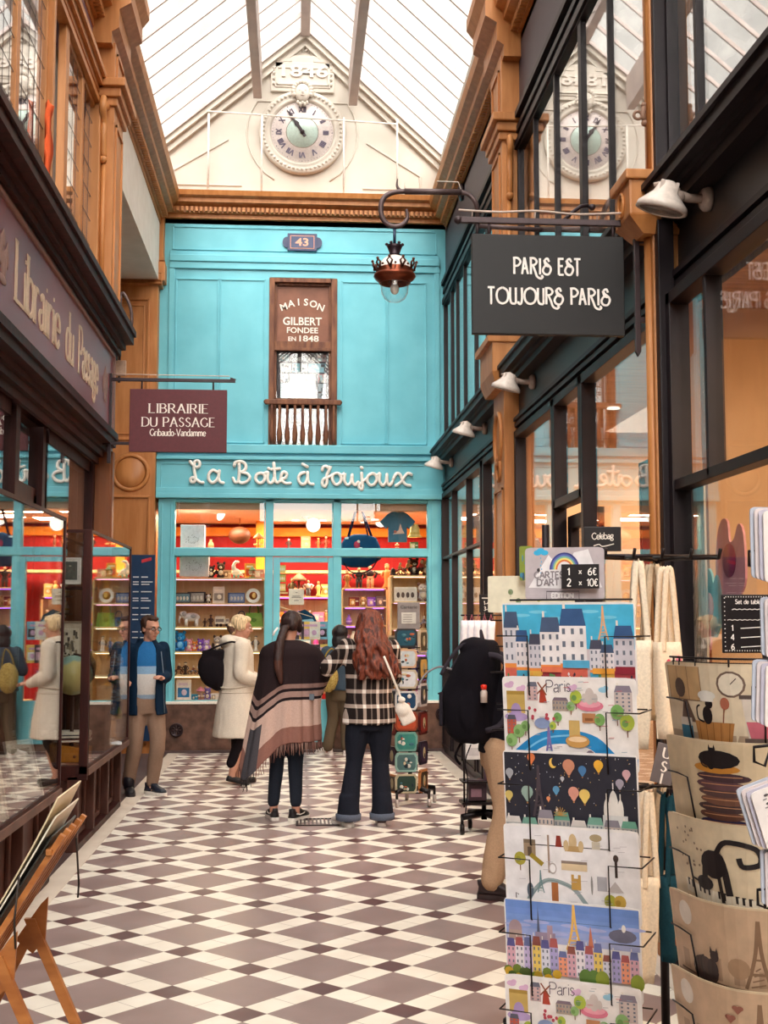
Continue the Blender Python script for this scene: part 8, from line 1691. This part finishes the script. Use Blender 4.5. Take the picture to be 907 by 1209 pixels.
def sneaker(root, x, y, a, col='#1e1a1e', sole='#e8e0d8', z=0, stripe=True, s=1.0, nm='shoe', pitch=0):
    b = MB(); M_ = Matrix.Translation((x, y, z)) @ Matrix.Rotation(a, 4, 'Z') @ Matrix.Rotation(pitch, 4, 'X'); b.T = M_
    out = catmull([(-.028, .09, 0), (.028, .09, 0), (.036, .03, 0), (.03, -.03, 0), (.046, -.11, 0), (.03, -.17, 0), (0, -.185, 0), (-.03, -.17, 0), (-.046, -.11, 0), (-.03, -.03, 0), (-.036, .03, 0)], 3, True)
    b.color(sole); b.rings([[(p[0]*s, p[1]*s, h) for p in out] for h in (.002, .03*s)], smooth=False)
    b.color(col); rs = []
    for h, k, cy_ in ((.03, .98, 0), (.05, .92, .0), (.066, .78, .012), (.08, .6, .035), (.1, .5, .048)): rs.append([(p[0]*s*k*(1 if h < .07 else 1.1), (p[1]*k+cy_)*s, h*s) for p in out])
    b.rings(rs)
    if stripe:
        b.color('#e8e0d8')
        for q in (-1, 1): b.tube([(q*.034*s, .05*s, .06*s), (q*.037*s, 0, .05*s), (q*.041*s, -.05*s, .055*s), (q*.034*s, -.08*s, .062*s)], .0045*s, 5)
    b.color('#e8e0d8' if stripe else col)
    for k in range(4): b.tube([(-.016*s, (-.04-k*.02)*s, (.082-k*.006)*s), (.016*s, (-.04-k*.02)*s, (.082-k*.006)*s)], .003*s, 5)
    return b.build(nm, SHOE, root)
def person(label, loc, rotz, group=None): return thing('person', label, 'person', loc, rotz, group)
def base_body(H, hc, hyaw=0, hpitch=0, arms=(), legs=(), lean=0, hip=.9, neck=None, hs=1.0, curl=.5):
    """one continuous body; arms: (shoulder, elbow, wrist, hand_dir, palm_normal, side); legs: (hip, knee, ankle)"""
    b = MB(); k = H/1.70; sh = neck or (0, 0, 1.44*k)
    trunk(b, [(.80*k, .10*k, .085*k, 0, 0), (.88*k, .155*k, .11*k, 0, 0), (1.0*k, .13*k, .095*k, sh[0]*.2, sh[1]*.2), (1.1*k, .13*k, .095*k, sh[0]*.4, sh[1]*.4), (1.28*k, .16*k, .11*k, sh[0]*.75, sh[1]*.75), (1.38*k, .165*k, .09*k, sh[0]*.95, sh[1]*.95), (1.43*k, .09*k, .07*k, sh[0], sh[1])])
    limb(b, [(sh[0], sh[1]+.01, 1.38*k), (sh[0]*.5+hc[0]*.5, sh[1]*.5+hc[1]*.5+.012, 1.47*k), (hc[0], hc[1]+.02, hc[2]-.04)], [.06*k, .053*k, .055*k])
    M_ = head(b, Vector(hc), hs*k/1.0, hyaw, hpitch)
    for s_, e, w, d, nr, sd in arms: limb(b, [s_, tuple((Vector(s_)+Vector(e))/2), e, tuple((Vector(e)+Vector(w))/2), w], [.05*k, .046*k, .038*k, .035*k, .024*k]); hand(b, w, d, nr, sd, k*.98, curl)
    for h, kn, an in legs: limb(b, [h, tuple((Vector(h)+Vector(kn))/2), kn, tuple((Vector(kn)*.6+Vector(an)*.4)), an], [.085*k, .075*k, .055*k, .055*k, .034*k]); limb(b, [an, (an[0], an[1]-.02, .05), (an[0], an[1]-.05, .04)], [.034*k, .032, .022])
    return b, M_
def trousers(root, legs, col, name='trousers', r=(.1, .085, .068, .065, .06), waist=(.95, .16, .12), hem=0, fold=.006, hipc=(0, 0), mat=None, seed=1, flare=0):
    b = MB().color(col); z, rx, ry = waist; trunk(b, [(z-.18, rx*.95, ry*1.0, hipc[0], hipc[1]), (z-.1, rx*1.02, ry*1.06, hipc[0], hipc[1]), (z, rx, ry, hipc[0], hipc[1]), (z+.05, rx*.95, ry*.95, hipc[0], hipc[1])])
    for h, kn, an in legs:
        e = tuple(Vector(an)+Vector((0, 0, hem))); limb(b, [h, tuple((Vector(h)+Vector(kn))/2), kn, tuple((Vector(kn)*.55+Vector(e)*.45)), e], list(r))
        if flare: b.lathe([(flare*.95, e[2]-.045), (flare, e[2]-.03), (flare*.8, e[2]+.14)], (e[0], e[1], 0), 16)
    return remesh(b, .012, 3, name, mat or CLOTH, root, fold=fold, seed=seed)
# ---- 1. man in navy jacket
p = person('man in navy jacket, blue polo and khaki trousers with glasses, walking beside the display case', (-1.4, 11.85, 0), R(22))
legs = (((-.09, 0, .86), (-.1, -.05, .48), (-.13, .06, .09)), ((.09, 0, .86), (.1, -.09, .48), (.07, -.03, .09)))
LH = ((.165, .0, 1.355), (.215, .03, 1.1), (.1, -.2, 1.08)); RH = ((-.165, .0, 1.355), (-.24, .05, 1.12), (-.26, -.15, 1.05))
b, HM = base_body(1.66, (.03, -.045, 1.545), R(20), R(8), ((*LH, (-.6, -.7, .3), (0, 0, -1), 1), (*RH, (.1, -1, .05), (.5, 0, -.6), -1)), legs, neck=(.01, -.01, 1.4)); b.color('#c89480')
remesh(b, .0085, 2, 'body', SKIN, p); face(p, HM, .95, '#3a2216')
b = MB().color('#3a2013'); b.T = HM; b.ball((0, .035, .05), .082, .085, .075, 18); b.ball((0, -.03, .095), .055, .045, .026, 12); b.ball((0, .06, -.01), .07, .05, .06, 12)
for q in (-1, 1): b.ball((q*.07, .012, .035), .016, .034, .04, 8)
b.T = None; remesh(b, .008, 1, 'hair', attr_mat('short_hair', .7, bump=.5, scale=90), p, fold=.004, fscale=40)
b = MB().color('#1c1416'); b.T = HM
for q in (-1, 1):
    cx_ = q*.032; b.tube([(cx_+.022*math.cos(a), -.098+.004*abs(math.cos(a)), .004+.015*math.sin(a)) for a in [2*PI*k/16 for k in range(16)]], .0026, 6, closed=True); b.tube([(q*.054, -.094, .008), (q*.079, -.02, .006), (q*.08, .02, -.002)], .0026, 6)
b.tube([(-.011, -.1, .008), (.011, -.1, .008)], .0026, 6); b.build('glasses', GLOSSP, p)
def polo(c):
    z = c.z; f = min(1, max(0, (z-1.0)/.14)); a, q = srgb('#c9c5c2'), srgb('#2b6aa4'); m_ = srgb('#86a8c8')
    return q if z > 1.19 else m_ if z > 1.12 else a if z > .93 else srgb('#8fa4bc')
b = MB(); trunk(b, [(.88, .155, .125, 0, 0), (1.0, .165, .145, 0, -.01), (1.12, .165, .145, .0, -.01), (1.28, .17, .13, .01, -.01), (1.37, .14, .1, .01, -.01), (1.42, .07, .07, .01, -.01)]); b.tube([(.01+.062*math.cos(a), -.01+.062*math.sin(a), 1.42+.012*math.sin(a)) for a in [2*PI*k/16 for k in range(16)]], .016, 8, closed=True)
remesh(b, .012, 2, 'polo_shirt', CLOTH, p, polo, .004)
b = MB().color('#14283e'); th0, th1, n = R(-72), R(232), 26
def shell(b, lv, th0, th1, n, t=.018):
    O, I = [], []
    for z, rx, ry, cx_, cy_ in lv:
        O.append([(cx_+rx*math.cos(th0+(th1-th0)*k/n), cy_+ry*math.sin(th0+(th1-th0)*k/n), z) for k in range(n+1)]); I.append([(cx_+(rx-t)*math.cos(th0+(th1-th0)*k/n), cy_+(ry-t)*math.sin(th0+(th1-th0)*k/n), z) for k in range(n, -1, -1)])
    b.rings([o+i for o, i in zip(O, I)])
shell(b, [(.74, .205, .18, .01, 0), (.84, .2, .175, 0, 0), (1.0, .19, .165, 0, 0), (1.15, .19, .16, 0, 0), (1.28, .195, .15, 0, .0), (1.36, .18, .125, .01, 0), (1.41, .1, .095, .01, 0), (1.45, .085, .085, .01, .005)], th0, th1, n, .026)
for s_, e, w in (LH, RH): limb(b, [s_, tuple((Vector(s_)+Vector(e))/2), e, tuple((Vector(e)+Vector(w))/2), tuple(Vector(w)*.93+Vector(e)*.07)], [.068, .062, .056, .052, .046])
jk = remesh(b, .012, 2, 'jacket', CLOTH, p, fold=.008, seed=3)
b = MB().color('#6a7a8a'); b.tube([(.1, -.165, 1.33), (.13, -.155, 1.1), (.135, -.155, .9), (.14, -.165, .76)], .0045, 6); b.build('zip', METALP, jk)
trousers(p, legs, '#8a7060', r=(.105, .09, .075, .07, .062), waist=(.93, .165, .125), hem=.02, fold=.009)
sneaker(p, -.13, .03, R(-8), '#1a181e', '#2a2428', stripe=False); sneaker(p, .07, -.05, R(22), '#1c2230', '#e0d8d0', stripe=False, s=1.05)
b = MB().color('#14101a'); b.tube([(-.14, .0, .06), (-.13, .05, .2)], [.05, .056], 12); b.build('boot_shaft', SHOE, p)
# ---- 2. woman in cream raincoat
p = person('woman in long cream hooded raincoat and black capri trousers, blond hair in a bun', (-.57, 12.5, 0), R(102))
legs = (((-.08, 0, .86), (-.07, -.04, .47), (-.08, .06, .10)), ((.08, 0, .86), (.08, -.02, .47), (.08, -.02, .09)))
LA = ((.17, -.02, 1.36), (.21, -.03, 1.1), (.15, -.25, 1.02)); RA_ = ((-.17, -.02, 1.36), (-.21, .0, 1.09), (-.14, -.22, 1.0))
b, HM = base_body(1.66, (0, -.045, 1.55), R(-6), R(6), ((*LA, (-.2, -1, .15), (0, 0, -1), 1), (*RA_, (.2, -1, .1), (0, 0, -1), -1)), legs); remesh(b, .0085, 2, 'body', SKIN, p); face(p, HM, .95, '#8a6a4a')
HB = attr_mat('long_hair', .5, spec=.35, bump=.8, scale=95, stretch=(1, 1, .1), lo=.5, hi=1.5)
b = MB(); b.T = HM; b.ball((0, .03, .045), .088, .092, .085, 20); b.ball((0, -.035, .085), .06, .05, .035, 12); b.ball((0, .11, -.015), .05, .045, .045, 14); b.ball((0, .09, -.05), .045, .04, .035, 12)
for q in (-1, 1): b.ball((q*.065, .02, .01), .026, .055, .05, 10)
b.T = None; C0 = HM @ Vector((0, .11, -.03)); remesh(b, .009, 1, 'hair', HB, p, lambda c: srgb('#5a4034') if (c-C0).length < .055 else srgb('#d8bc94'), .004, 30)
b = MB().color('#e8e0e0'); b.T = HM; b.tube(catmull([(-.03, .06, .11), (-.01, .1, .07), (.01, .12, .03)], 4), .009, 8); b.build('hair_clip', GLOSSP, p)
b = MB().color('#dccfbf'); trunk(b, [(.47, .27, .24, 0, 0), (.52, .265, .235, 0, .0), (.7, .24, .215, 0, .0), (.9, .205, .18, 0, 0), (1.0, .185, .165, 0, 0), (1.15, .19, .165, 0, 0), (1.3, .2, .155, 0, .0), (1.38, .165, .125, 0, 0), (1.43, .09, .09, 0, 0)])
for s_, e, w in (LA, RA_): limb(b, [s_, tuple((Vector(s_)+Vector(e))/2), e, tuple((Vector(e)+Vector(w))/2), tuple(Vector(w)*.95+Vector(e)*.05)], [.085, .078, .07, .062, .05])
b.ball((0, .09, 1.41), .13, .09, .07, 14); b.tube([(.095*math.cos(a), -.005+.1*math.sin(a), 1.43+.025*math.sin(a)) for a in [2*PI*k/18 for k in range(18)]], .026, 8, closed=True)
ct = remesh(b, .0125, 2, 'raincoat', CLOTH, p, fold=.009, seed=9)
b = MB().color('#cdbfae'); b.tube([(.2*math.cos(a), .178*math.sin(a), .965+.012*math.sin(2*a)) for a in [2*PI*k/40 for k in range(40)]], .008, 6, closed=True); b.tube([(.2*math.cos(a)*1.01, .18*math.sin(a)*1.01, .91) for a in [2*PI*k/40 for k in range(40)]], .005, 6, closed=True); b.build('waist_seam', CLOTH, ct)
for y in (.02,): b = MB().color('#c8b9a8'); b.box(.2, .235, -.1, .06, .74, .8, .012); b.build('pocket_flap', CLOTH, ct)
trousers(p, legs, '#1e181c', r=(.095, .08, .066, .062, .056), waist=(.92, .15, .115), hem=.12, fold=.004)
for i, (x, y, a, z, pt) in enumerate(((-.08, .04, 0, .028, R(22)), (.08, -.06, R(6), 0, 0))):
    b = MB().color('#1a1416'); b.T = Matrix.Translation((x, y, z)) @ Matrix.Rotation(a, 4, 'Z') @ Matrix.Rotation(-pt*.0+pt*.6, 4, 'X')
    out = catmull([(-.028, .07, 0), (.028, .07, 0), (.034, 0, 0), (.04, -.09, 0), (.0, -.16, 0), (-.04, -.09, 0), (-.034, 0, 0)], 4, True); b.rings([[(q[0]*k, q[1]*k, h) for q in out] for h, k in ((.004, 1), (.03, 1.02), (.05, .94), (.056, .86))]); b.ball((0, -.115, .05), .016, .016, .008, 8); b.build('shoe', SHOE, p)
t = thing('shoulder_bag', 'black cloth bag hanging behind the shoulder of the woman in the cream coat', 'bag', (-.8, 12.46, .95))
b = MB().color('#1c171b'); b.ball((0, 0, .17), .15, .12, .2, 18, Matrix.Rotation(R(-22), 3, 'Y')); b.box(-.12, .1, -.08, .08, .28, .38, .02); remesh(b, .012, 3, 'bag_body', CLOTH, t, fold=.012)
b = MB().color('#1c171b'); b.tube(catmull([(-.08, -.05, .36), (.05, -.12, .42), (.18, -.14, .46), (.24, -.1, .44)], 4), .01, 6, flat=.5); b.tube(catmull([(.08, -.05, .1), (.2, -.1, .2), (.24, -.1, .4)], 4), .01, 6, flat=.5); b.build('straps', CLOTH, t)
# ---- 3. woman in striped poncho
p = person('woman from behind in brown and beige striped fringed poncho, dark ponytail with white clip', (-.06, 10.25, 0), R(168))
legs = (((-.08, 0, .86), (-.07, -.02, .48), (-.085, .02, .09)), ((.08, 0, .86), (.085, -.02, .48), (.1, .02, .09)))
LA = ((.17, 0, 1.37), (.22, -.04, 1.14), (.16, -.24, 1.16)); RA_ = ((-.17, 0, 1.37), (-.33, -.06, 1.18), (-.22, -.24, 1.2))
b, HM = base_body(1.68, (-.02, -.04, 1.57), R(22), R(8), ((*LA, (-.3, -1, .2), (0, 0, -1), 1), (*RA_, (.3, -1, .2), (0, 0, -1), -1)), legs); remesh(b, .0085, 2, 'body', SKIN, p); face(p, HM, .98, '#2a1a18')
b = MB(); b.T = HM; b.ball((0, .03, .04), .09, .095, .09, 20); b.ball((0, -.04, .085), .06, .05, .035, 12); b.ball((0, .1, 0), .04, .04, .05, 12)
for q in (-1, 1): b.ball((q*.07, .02, .0), .024, .06, .06, 10)
b.T = None; limb(b, [(.0, .1, 1.56), (.02, .17, 1.46), (.03, .2, 1.34), (.02, .22, 1.22), (.0, .225, 1.12)], [.03, .036, .04, .034, .015]); remesh(b, .009, 1, 'hair', HB, p, lambda c: srgb('#2e1a18') if c.z > 1.3 else srgb('#4a2a22'), .006, 26)
b = MB().color('#ece4e2'); b.tube([(.05, .14, 1.56), (.07, .165, 1.53), (.08, .175, 1.5)], .009, 8); b.build('hair_clip', GLOSSP, p)
PB = [(0, '#2b2022'), (.46, '#2b2022'), (.465, '#8d6f68'), (.50, '#241b1e'), (.525, '#9d8078'), (.58, '#241b1e'), (.61, '#c4a69a'), (.85, '#8b6258'), (.93, '#8b6258')]
def pcol(t_, th):
    c = PB[0][1]
    for a, q in PB:
        if t_ >= a: c = q
    if abs(((th-R(100)+PI) % (2*PI))-PI) > R(118): c = '#2b2226' if t_ < .78 else '#4a4448'
    if R(40) < th < R(62) and t_ > .66: c = '#4a474c'
    return srgb(c)
NT, NR = 160, 74
def prad(th):
    # hem distance (drop) by angle: long point at back-left (screen left), medium at back
    d = .86
    d += .30*math.exp(-((th-R(48))/R(26))**2)+.0*math.cos(th)
    d -= .16*math.exp(-(((th-R(270)+PI) % (2*PI)-PI)/R(60))**2)
    return d
def ppt(th, t_):
    D = prad(th); neck = .075; drop = t_*D
    sx, sy = .235, .165                                # shoulders
    k1 = min(1, drop/.16); k1 = k1**.75
    rx, ry = neck+(sx-neck)*k1, neck+(sy-neck)*k1
    z = 1.455-(.03+.05*k1)*k1-max(0, drop-.13)
    fl = max(0, drop-.2); rx += fl*.06; ry += fl*.12
    e = .13*math.exp(-((th-R(48))/R(30))**2)*fl*1.35; rx += e; ry += e*.4
    ar = math.exp(-(((th-R(200)+PI) % (2*PI)-PI)/R(34))**2)*math.exp(-((drop-.3)/.16)**2)*.12; rx += ar; ry += ar*.3
    f = 1+.045*min(1, max(0, (drop-.25)/.3))*math.sin(th*13+1.2*math.sin(th*3))+.02*min(1, drop)*math.sin(th*27)
    return (rx*f*math.cos(th)-.01, ry*f*math.sin(th)+.01, z)
b = MB(); vs_ = []; 
for j in range(NR+1):
    for i in range(NT): vs_.append(ppt(2*PI*i/NT, j/NR))
b.v = list(vs_)
for j in range(NR):
    for i in range(NT):
        i2 = (i+1) % NT; b.f.append((j*NT+i, j*NT+i2, (j+1)*NT+i2, (j+1)*NT+i)); b.c.append(pcol((j+.5)/NR, 2*PI*(i+.5)/NT)); b.m.append(0); b.sm.append(True)
po = b.build('poncho', CLOTH, p); md = po.modifiers.new('thickness', 'SOLIDIFY'); md.thickness = .006
b = MB()
for i in range(0, NT, 1):
    th = 2*PI*i/NT
    if R(190) < th < R(350): continue
    q = Vector(ppt(th, 1)); b.color('#3a3436' if R(40) < th < R(62) else random.choice(['#a8877c', '#8b6258', '#6a4c48'])); l = random.uniform(.06, .1); b.tube([q+Vector((0, 0, .006)), q+Vector((random.uniform(-.006, .006), random.uniform(-.006, .006), -l*.5)), q+Vector((random.uniform(-.012, .012), random.uniform(-.01, .01), -l))], [.0035, .003, .002], 4)
b.build('fringe', CLOTH, po)
b = MB().color('#6a7480'); x, y, z = -.24, .16, .98; b.box(x-.02, x+.02, y-.01, y+.01, z, z+.05, .006); b.build('tag', GLOSSP, po)
trousers(p, legs, '#262a34', r=(.095, .08, .064, .058, .05), waist=(.92, .15, .115), hem=.06, fold=.004)
sneaker(p, -.085, -.0, R(-18)); sneaker(p, .11, -.02, R(24))
# ---- 4. woman in plaid shirt
def plaid():
    m, nt, out = newmat('plaid_cloth'); bs = bsdf(nt, out, .9, spec=.15); L = nt.links.new
    tc = N(nt, 'TexCoord'); sx = N(nt, 'SeparateXYZ'); L(tc.outputs['Object'], sx.inputs[0])
    def M(op, a, b_=None):
        n = N(nt, 'Math', operation=op)
        for i, v in enumerate((a, b_)):
            if v is None: continue
            if isinstance(v, (int, float)): n.inputs[i].default_value = v
            else: L(v, n.inputs[i])
        return n.outputs[0]
    xx = M('ADD', M('MULTIPLY', sx.outputs[0], 9.5), M('MULTIPLY', sx.outputs[1], 4.0))
    fu = M('FRACT', xx); fv = M('FRACT', M('MULTIPLY', sx.outputs[2], 8.6))
    a = M('LESS_THAN', fu, .22); b_ = M('LESS_THAN', fv, .26); a2 = M('MULTIPLY', M('LESS_THAN', M('ABSOLUTE', M('SUBTRACT', fu, .62)), .05), .35)
    s_ = M('ADD', M('ADD', a, b_), a2); r = N(nt, 'ValToRGB'); L(M('MULTIPLY', s_, .5), r.inputs[0]); e = r.color_ramp.elements
    e[0].position = 0; e[0].color = srgb('#241c1b'); e[1].position = .98; e[1].color = srgb('#f0e6de'); q = r.color_ramp.elements.new(.5); q.color = srgb('#a8968c'); L(r.outputs[0], bs.inputs[0]); return m
p = person('woman from behind in black and white plaid shirt and flared jeans, long auburn hair', (.6, 9.93, 0), R(184))
legs = (((-.085, 0, .88), (-.09, -.02, .5), (-.1, .02, .09)), ((.085, 0, .88), (.12, -.02, .5), (.17, .03, .09)))
LA = ((.18, 0, 1.4), (.33, -.06, 1.24), (.3, -.3, 1.26)); RA_ = ((-.17, 0, 1.4), (-.21, -.08, 1.16), (-.12, -.28, 1.22))
b, HM = base_body(1.72, (0, -.04, 1.585), R(-5), R(6), ((*LA, (-.3, -1, .2), (0, 0, -1), 1), (*RA_, (.3, -1, .2), (0, 0, -1), -1)), legs, hip=.9); remesh(b, .0085, 2, 'body', SKIN, p); face(p, HM, .98, '#3a1e16')
random.seed(4); b = MB(); b.T = HM; b.ball((0, .03, .04), .095, .1, .095, 20); b.ball((0, -.045, .085), .06, .05, .035, 12); b.T = None
for k in range(34):
    u = random.uniform(-1, 1); x = u*.1; y = .09-.05*u*u+random.uniform(-.02, .03); pts = [(x*.6, .06, 1.66), (x*.95, y, 1.56)]
    for j in range(6): pts.append((x*(1.1+.14*j)+.022*math.sin(j*1.7+k*1.3)-.012*j, y+.045+.012*j+.012*math.sin(j*2.1+k), 1.48-.058*j-(.03 if k % 2 else 0)))
    limb(b, pts, [.03, .03, .027, .026, .024, .022, .018, .008], 8, 3)
HCOL = [srgb(q) for q in ('#4a1e14', '#5e2818', '#6e3220', '#3c1812')]
remesh(b, .0085, 1, 'hair', HB, p, lambda c: HCOL[int((noise.noise(Vector((c.x*34, c.y*34, c.z*6)))+1)*2.4) % 4], .007, 22)
PL = plaid(); b = MB(); trunk(b, [(.8, .215, .155, 0, .0), (.88, .21, .155, 0, 0), (1.02, .185, .14, 0, 0), (1.15, .19, .145, 0, 0), (1.3, .2, .145, 0, 0), (1.39, .17, .115, 0, 0), (1.45, .085, .08, 0, 0)])
for s_, e, w in (LA, RA_): limb(b, [s_, tuple((Vector(s_)+Vector(e))/2), e, tuple((Vector(e)+Vector(w))/2), tuple(Vector(w)*.95+Vector(e)*.05)], [.08, .072, .066, .058, .05])
remesh(b, .0125, 2, 'plaid_shirt', PL, p, fold=.009, seed=5)
trousers(p, legs, '#20222c', r=(.11, .095, .07, .075, .085), waist=(.93, .165, .125), hem=.02, fold=.005, flare=.094)
for x, y in ((-.1, .02), (.17, .03)): b = MB().color('#5a6070'); b.lathe([(.09, .05), (.1, .055), (.102, .1), (.09, .105)], (x, y, 0), 20, cap=False); b.build('jeans_cuff', CLOTH, p)
sneaker(p, -.1, -.02, R(-6), '#4a3434', '#d8ccc4', stripe=False); sneaker(p, .19, -.02, R(26), '#d8ccc4', '#e8e0d8', stripe=False)
t = thing('small_handbag', 'small white crossbody bag hanging at the hip of the plaid-shirt woman', 'bag', (.86, 9.76, .9))
b = MB().color('#e8dfd6'); b.box(-.055, .065, -.03, .03, -.1, .05, .02); b.ball((.0, -.02, .03), .06, .035, .06, 12); b.v = [tuple(Matrix.Rotation(R(-26), 3, 'Y') @ Vector(v)) for v in b.v]; remesh(b, .008, 2, 'bag_body', CLOTH, t, fold=.003)
b = MB().color('#e8dfd6'); b.ball((-.02, -.04, .1), .03, .02, .025, 10); b.tube(catmull([(-.02, -.03, .1), (-.06, -.05, .2), (-.11, -.07, .32), (-.16, -.045, .44)], 4), .009, 6, flat=.4); b.build('strap', CLOTH, t)
# ---- 5. person half hidden at the shop door
p = person('dark-haired person in brown trousers mostly hidden behind the plaid-shirt woman at the door', (.55, 15.05, 0), R(172))
legs = (((-.08, 0, .8), (-.08, -.02, .45), (-.08, .02, .09)), ((.08, 0, .8), (.085, -.02, .45), (.14, .02, .09)))
LA = ((.16, 0, 1.24), (.24, -.04, 1.02), (.16, -.22, 1.0)); RA_ = ((-.16, 0, 1.24), (-.22, -.04, 1.02), (-.14, -.22, 1.0))
b, HM = base_body(1.55, (0, -.04, 1.44), 0, R(6), ((*LA, (-.3, -1, .1), (0, 0, -1), 1), (*RA_, (.3, -1, .1), (0, 0, -1), -1)), legs); remesh(b, .01, 2, 'body', SKIN, p)
b = MB().color('#1e1618'); b.T = HM; b.ball((0, .035, .03), .1, .1, .1, 18); b.ball((0, .06, -.08), .1, .07, .12, 14); b.T = None; remesh(b, .01, 1, 'hair', HB, p, fold=.005, fscale=24)
b = MB().color('#3c4a58'); trunk(b, [(.78, .2, .15, 0, 0), (.95, .18, .14, 0, 0), (1.18, .19, .14, 0, 0), (1.27, .15, .11, 0, 0), (1.32, .08, .08, 0, 0)])
for s_, e, w in (LA, RA_): limb(b, [s_, tuple((Vector(s_)+Vector(e))/2), e, tuple((Vector(e)+Vector(w))/2), tuple(Vector(w)*.95+Vector(e)*.05)], [.075, .07, .062, .056, .048])
remesh(b, .0125, 2, 'jacket', CLOTH, p, fold=.006, seed=8)
trousers(p, legs, '#5e5040', r=(.1, .088, .072, .07, .066), waist=(.84, .155, .12), hem=.02); sneaker(p, -.08, -.02, 0, '#e0d8d4', '#ece6e0', stripe=False); sneaker(p, .16, -.03, R(50), '#e0d8d4', '#ece6e0', stripe=False)
t = thing('woven_bag', 'mustard woven bag hanging left of the half-hidden person at the door', 'bag', (.4, 14.72, .78)); b = MB().color('#a89048'); b.ball((0, 0, .17), .12, .07, .18, 14); remesh(b, .011, 1, 'bag_body', pbr('woven_straw', '#8a7434', '#b8a060', rough=.9, scale=60, bump=.4), t, fold=.008, fscale=30); b = MB().color('#8a7434'); b.tube(catmull([(-.07, 0, .3), (-.02, 0, .45), (.06, .06, .5), (.08, 0, .3)], 4), .009, 6); b.build('handle', CLOTH, t)
# ---- 6. man with the large backpack
p = person('man in black jacket and beige trousers half hidden behind the front card rack', (1.25, 7.38, 0), R(68))
legs = (((-.09, .0, .88), (-.1, -.03, .5), (-.12, .05, .09)), ((.09, 0, .88), (.1, -.04, .5), (.1, -.12, .09)))
LA = ((.2, -.12, 1.34), (.25, -.28, 1.12), (.16, -.46, 1.08)); RA_ = ((-.2, -.12, 1.34), (-.26, -.3, 1.12), (-.16, -.46, 1.06))
b, HM = base_body(1.72, (0, -.27, 1.5), 0, R(26), ((*LA, (-.2, -1, .1), (0, 0, -1), 1), (*RA_, (.2, -1, .1), (0, 0, -1), -1)), legs, neck=(0, -.16, 1.4)); remesh(b, .0085, 2, 'body', SKIN, p); face(p, HM, 1, '#3a2a20')
b = MB().color('#2e2018'); b.T = HM; b.ball((0, .035, .05), .085, .09, .08, 18); b.ball((0, -.03, .09), .058, .045, .028, 12); b.T = None; remesh(b, .009, 1, 'hair', HB, p, fold=.004, fscale=40)
b = MB().color('#18151b'); trunk(b, [(.84, .2, .15, 0, 0), (.95, .19, .15, 0, -.01), (1.1, .19, .15, 0, -.05), (1.28, .215, .15, 0, -.12), (1.38, .17, .12, 0, -.15), (1.44, .09, .09, 0, -.17)])
for s_, e, w in (LA, RA_): limb(b, [s_, tuple((Vector(s_)+Vector(e))/2), e, tuple((Vector(e)+Vector(w))/2), tuple(Vector(w)*.95+Vector(e)*.05)], [.085, .076, .068, .06, .052])
remesh(b, .0125, 2, 'jacket', CLOTH, p, fold=.008, seed=12)
trousers(p, legs, '#bd9a7c', r=(.115, .1, .082, .076, .07), waist=(.94, .17, .13), hem=.03, fold=.011, seed=14)
sneaker(p, -.12, .04, R(-8), '#2a1c1e', '#3a2c2c', stripe=False, s=1.05); sneaker(p, .1, -.13, R(4), '#2a1c1e', '#3a2c2c', stripe=False, s=1.05)
t = thing('backpack', 'large black hiking backpack with a red-tipped bottle in its side pocket', 'backpack', (1.085, 7.3, .9), R(68))
b = MB(); b.color('#17141a'); trunk(b, [(.0, .12, .09, 0, .03), (.05, .165, .14, 0, .04), (.2, .18, .165, 0, .05), (.36, .175, .155, 0, .03), (.5, .155, .125, 0, -.01), (.58, .11, .09, 0, -.03), (.61, .06, .05, 0, -.04)])
b.ball((0, .15, .22), .12, .07, .16, 14); b.ball((.15, .02, .2), .05, .07, .14, 12); b.ball((-.15, .02, .2), .05, .07, .14, 12); b.ball((0, -.0, .56), .13, .11, .06, 14)
bp_ = remesh(b, .011, 2, 'bag_body', CLOTH, t, fold=.013, seed=2, fscale=7)
b = MB().color('#2c282f'); b.box(-.1, .1, .19, .215, .1, .3, .02); b.tube([(-.09, .218, .29), (.09, .218, .29)], .005, 6); b.build('front_pocket', CLOTH, t)
b = MB().color('#3c363e'); 
for x in (-.1, .1): b.tube(catmull([(x, -.06, .56), (x, .06, .58), (x, .14, .5), (x, .2, .4)], 4), .01, 6, flat=.4); b.tube(catmull([(x, -.07, .52), (x*1.2, -.17, .5), (x*1.4, -.24, .36), (x*1.3, -.18, .14), (x, -.07, .08)], 4), .018, 6, flat=.5)
b.tube(catmull([(-.03, -.03, .6), (0, -.02, .66), (.03, -.03, .6)], 4), .008, 6); b.build('straps', CLOTH, t)
b = MB().color('#8a8488'); b.tube(catmull([(.06, .16, .42), (.1, .26, .44), (.08, .34, .4), (.05, .38, .33)], 5), .006, 6); b.build('drinking_tube', PAINT, t)
b = MB().color('#1a161c'); b.tube(catmull([(-.1, .02, .0), (-.12, .05, -.1), (-.1, .04, -.22), (-.12, .05, -.4)], 4), .008, 6, flat=.4); b.tube(catmull([(-.02, .1, .0), (0, .14, -.08), (.03, .12, -.13)], 4), .008, 6); b.build('loose_strap', CLOTH, t)
bt = MB().color('#c8b8b0'); bt.lathe([(.02, 0), (.021, .06), (.012, .075)], (-.19, -.08, .25), 14); bo = bt.build('bottle', GLOSSP, t); b = MB().color('#e0301e'); b.lathe([(.018, .075), (.018, .1), (0, .104)], (-.19, -.08, .25), 12); b.build('bottle_cap', GLOSSP, bo)
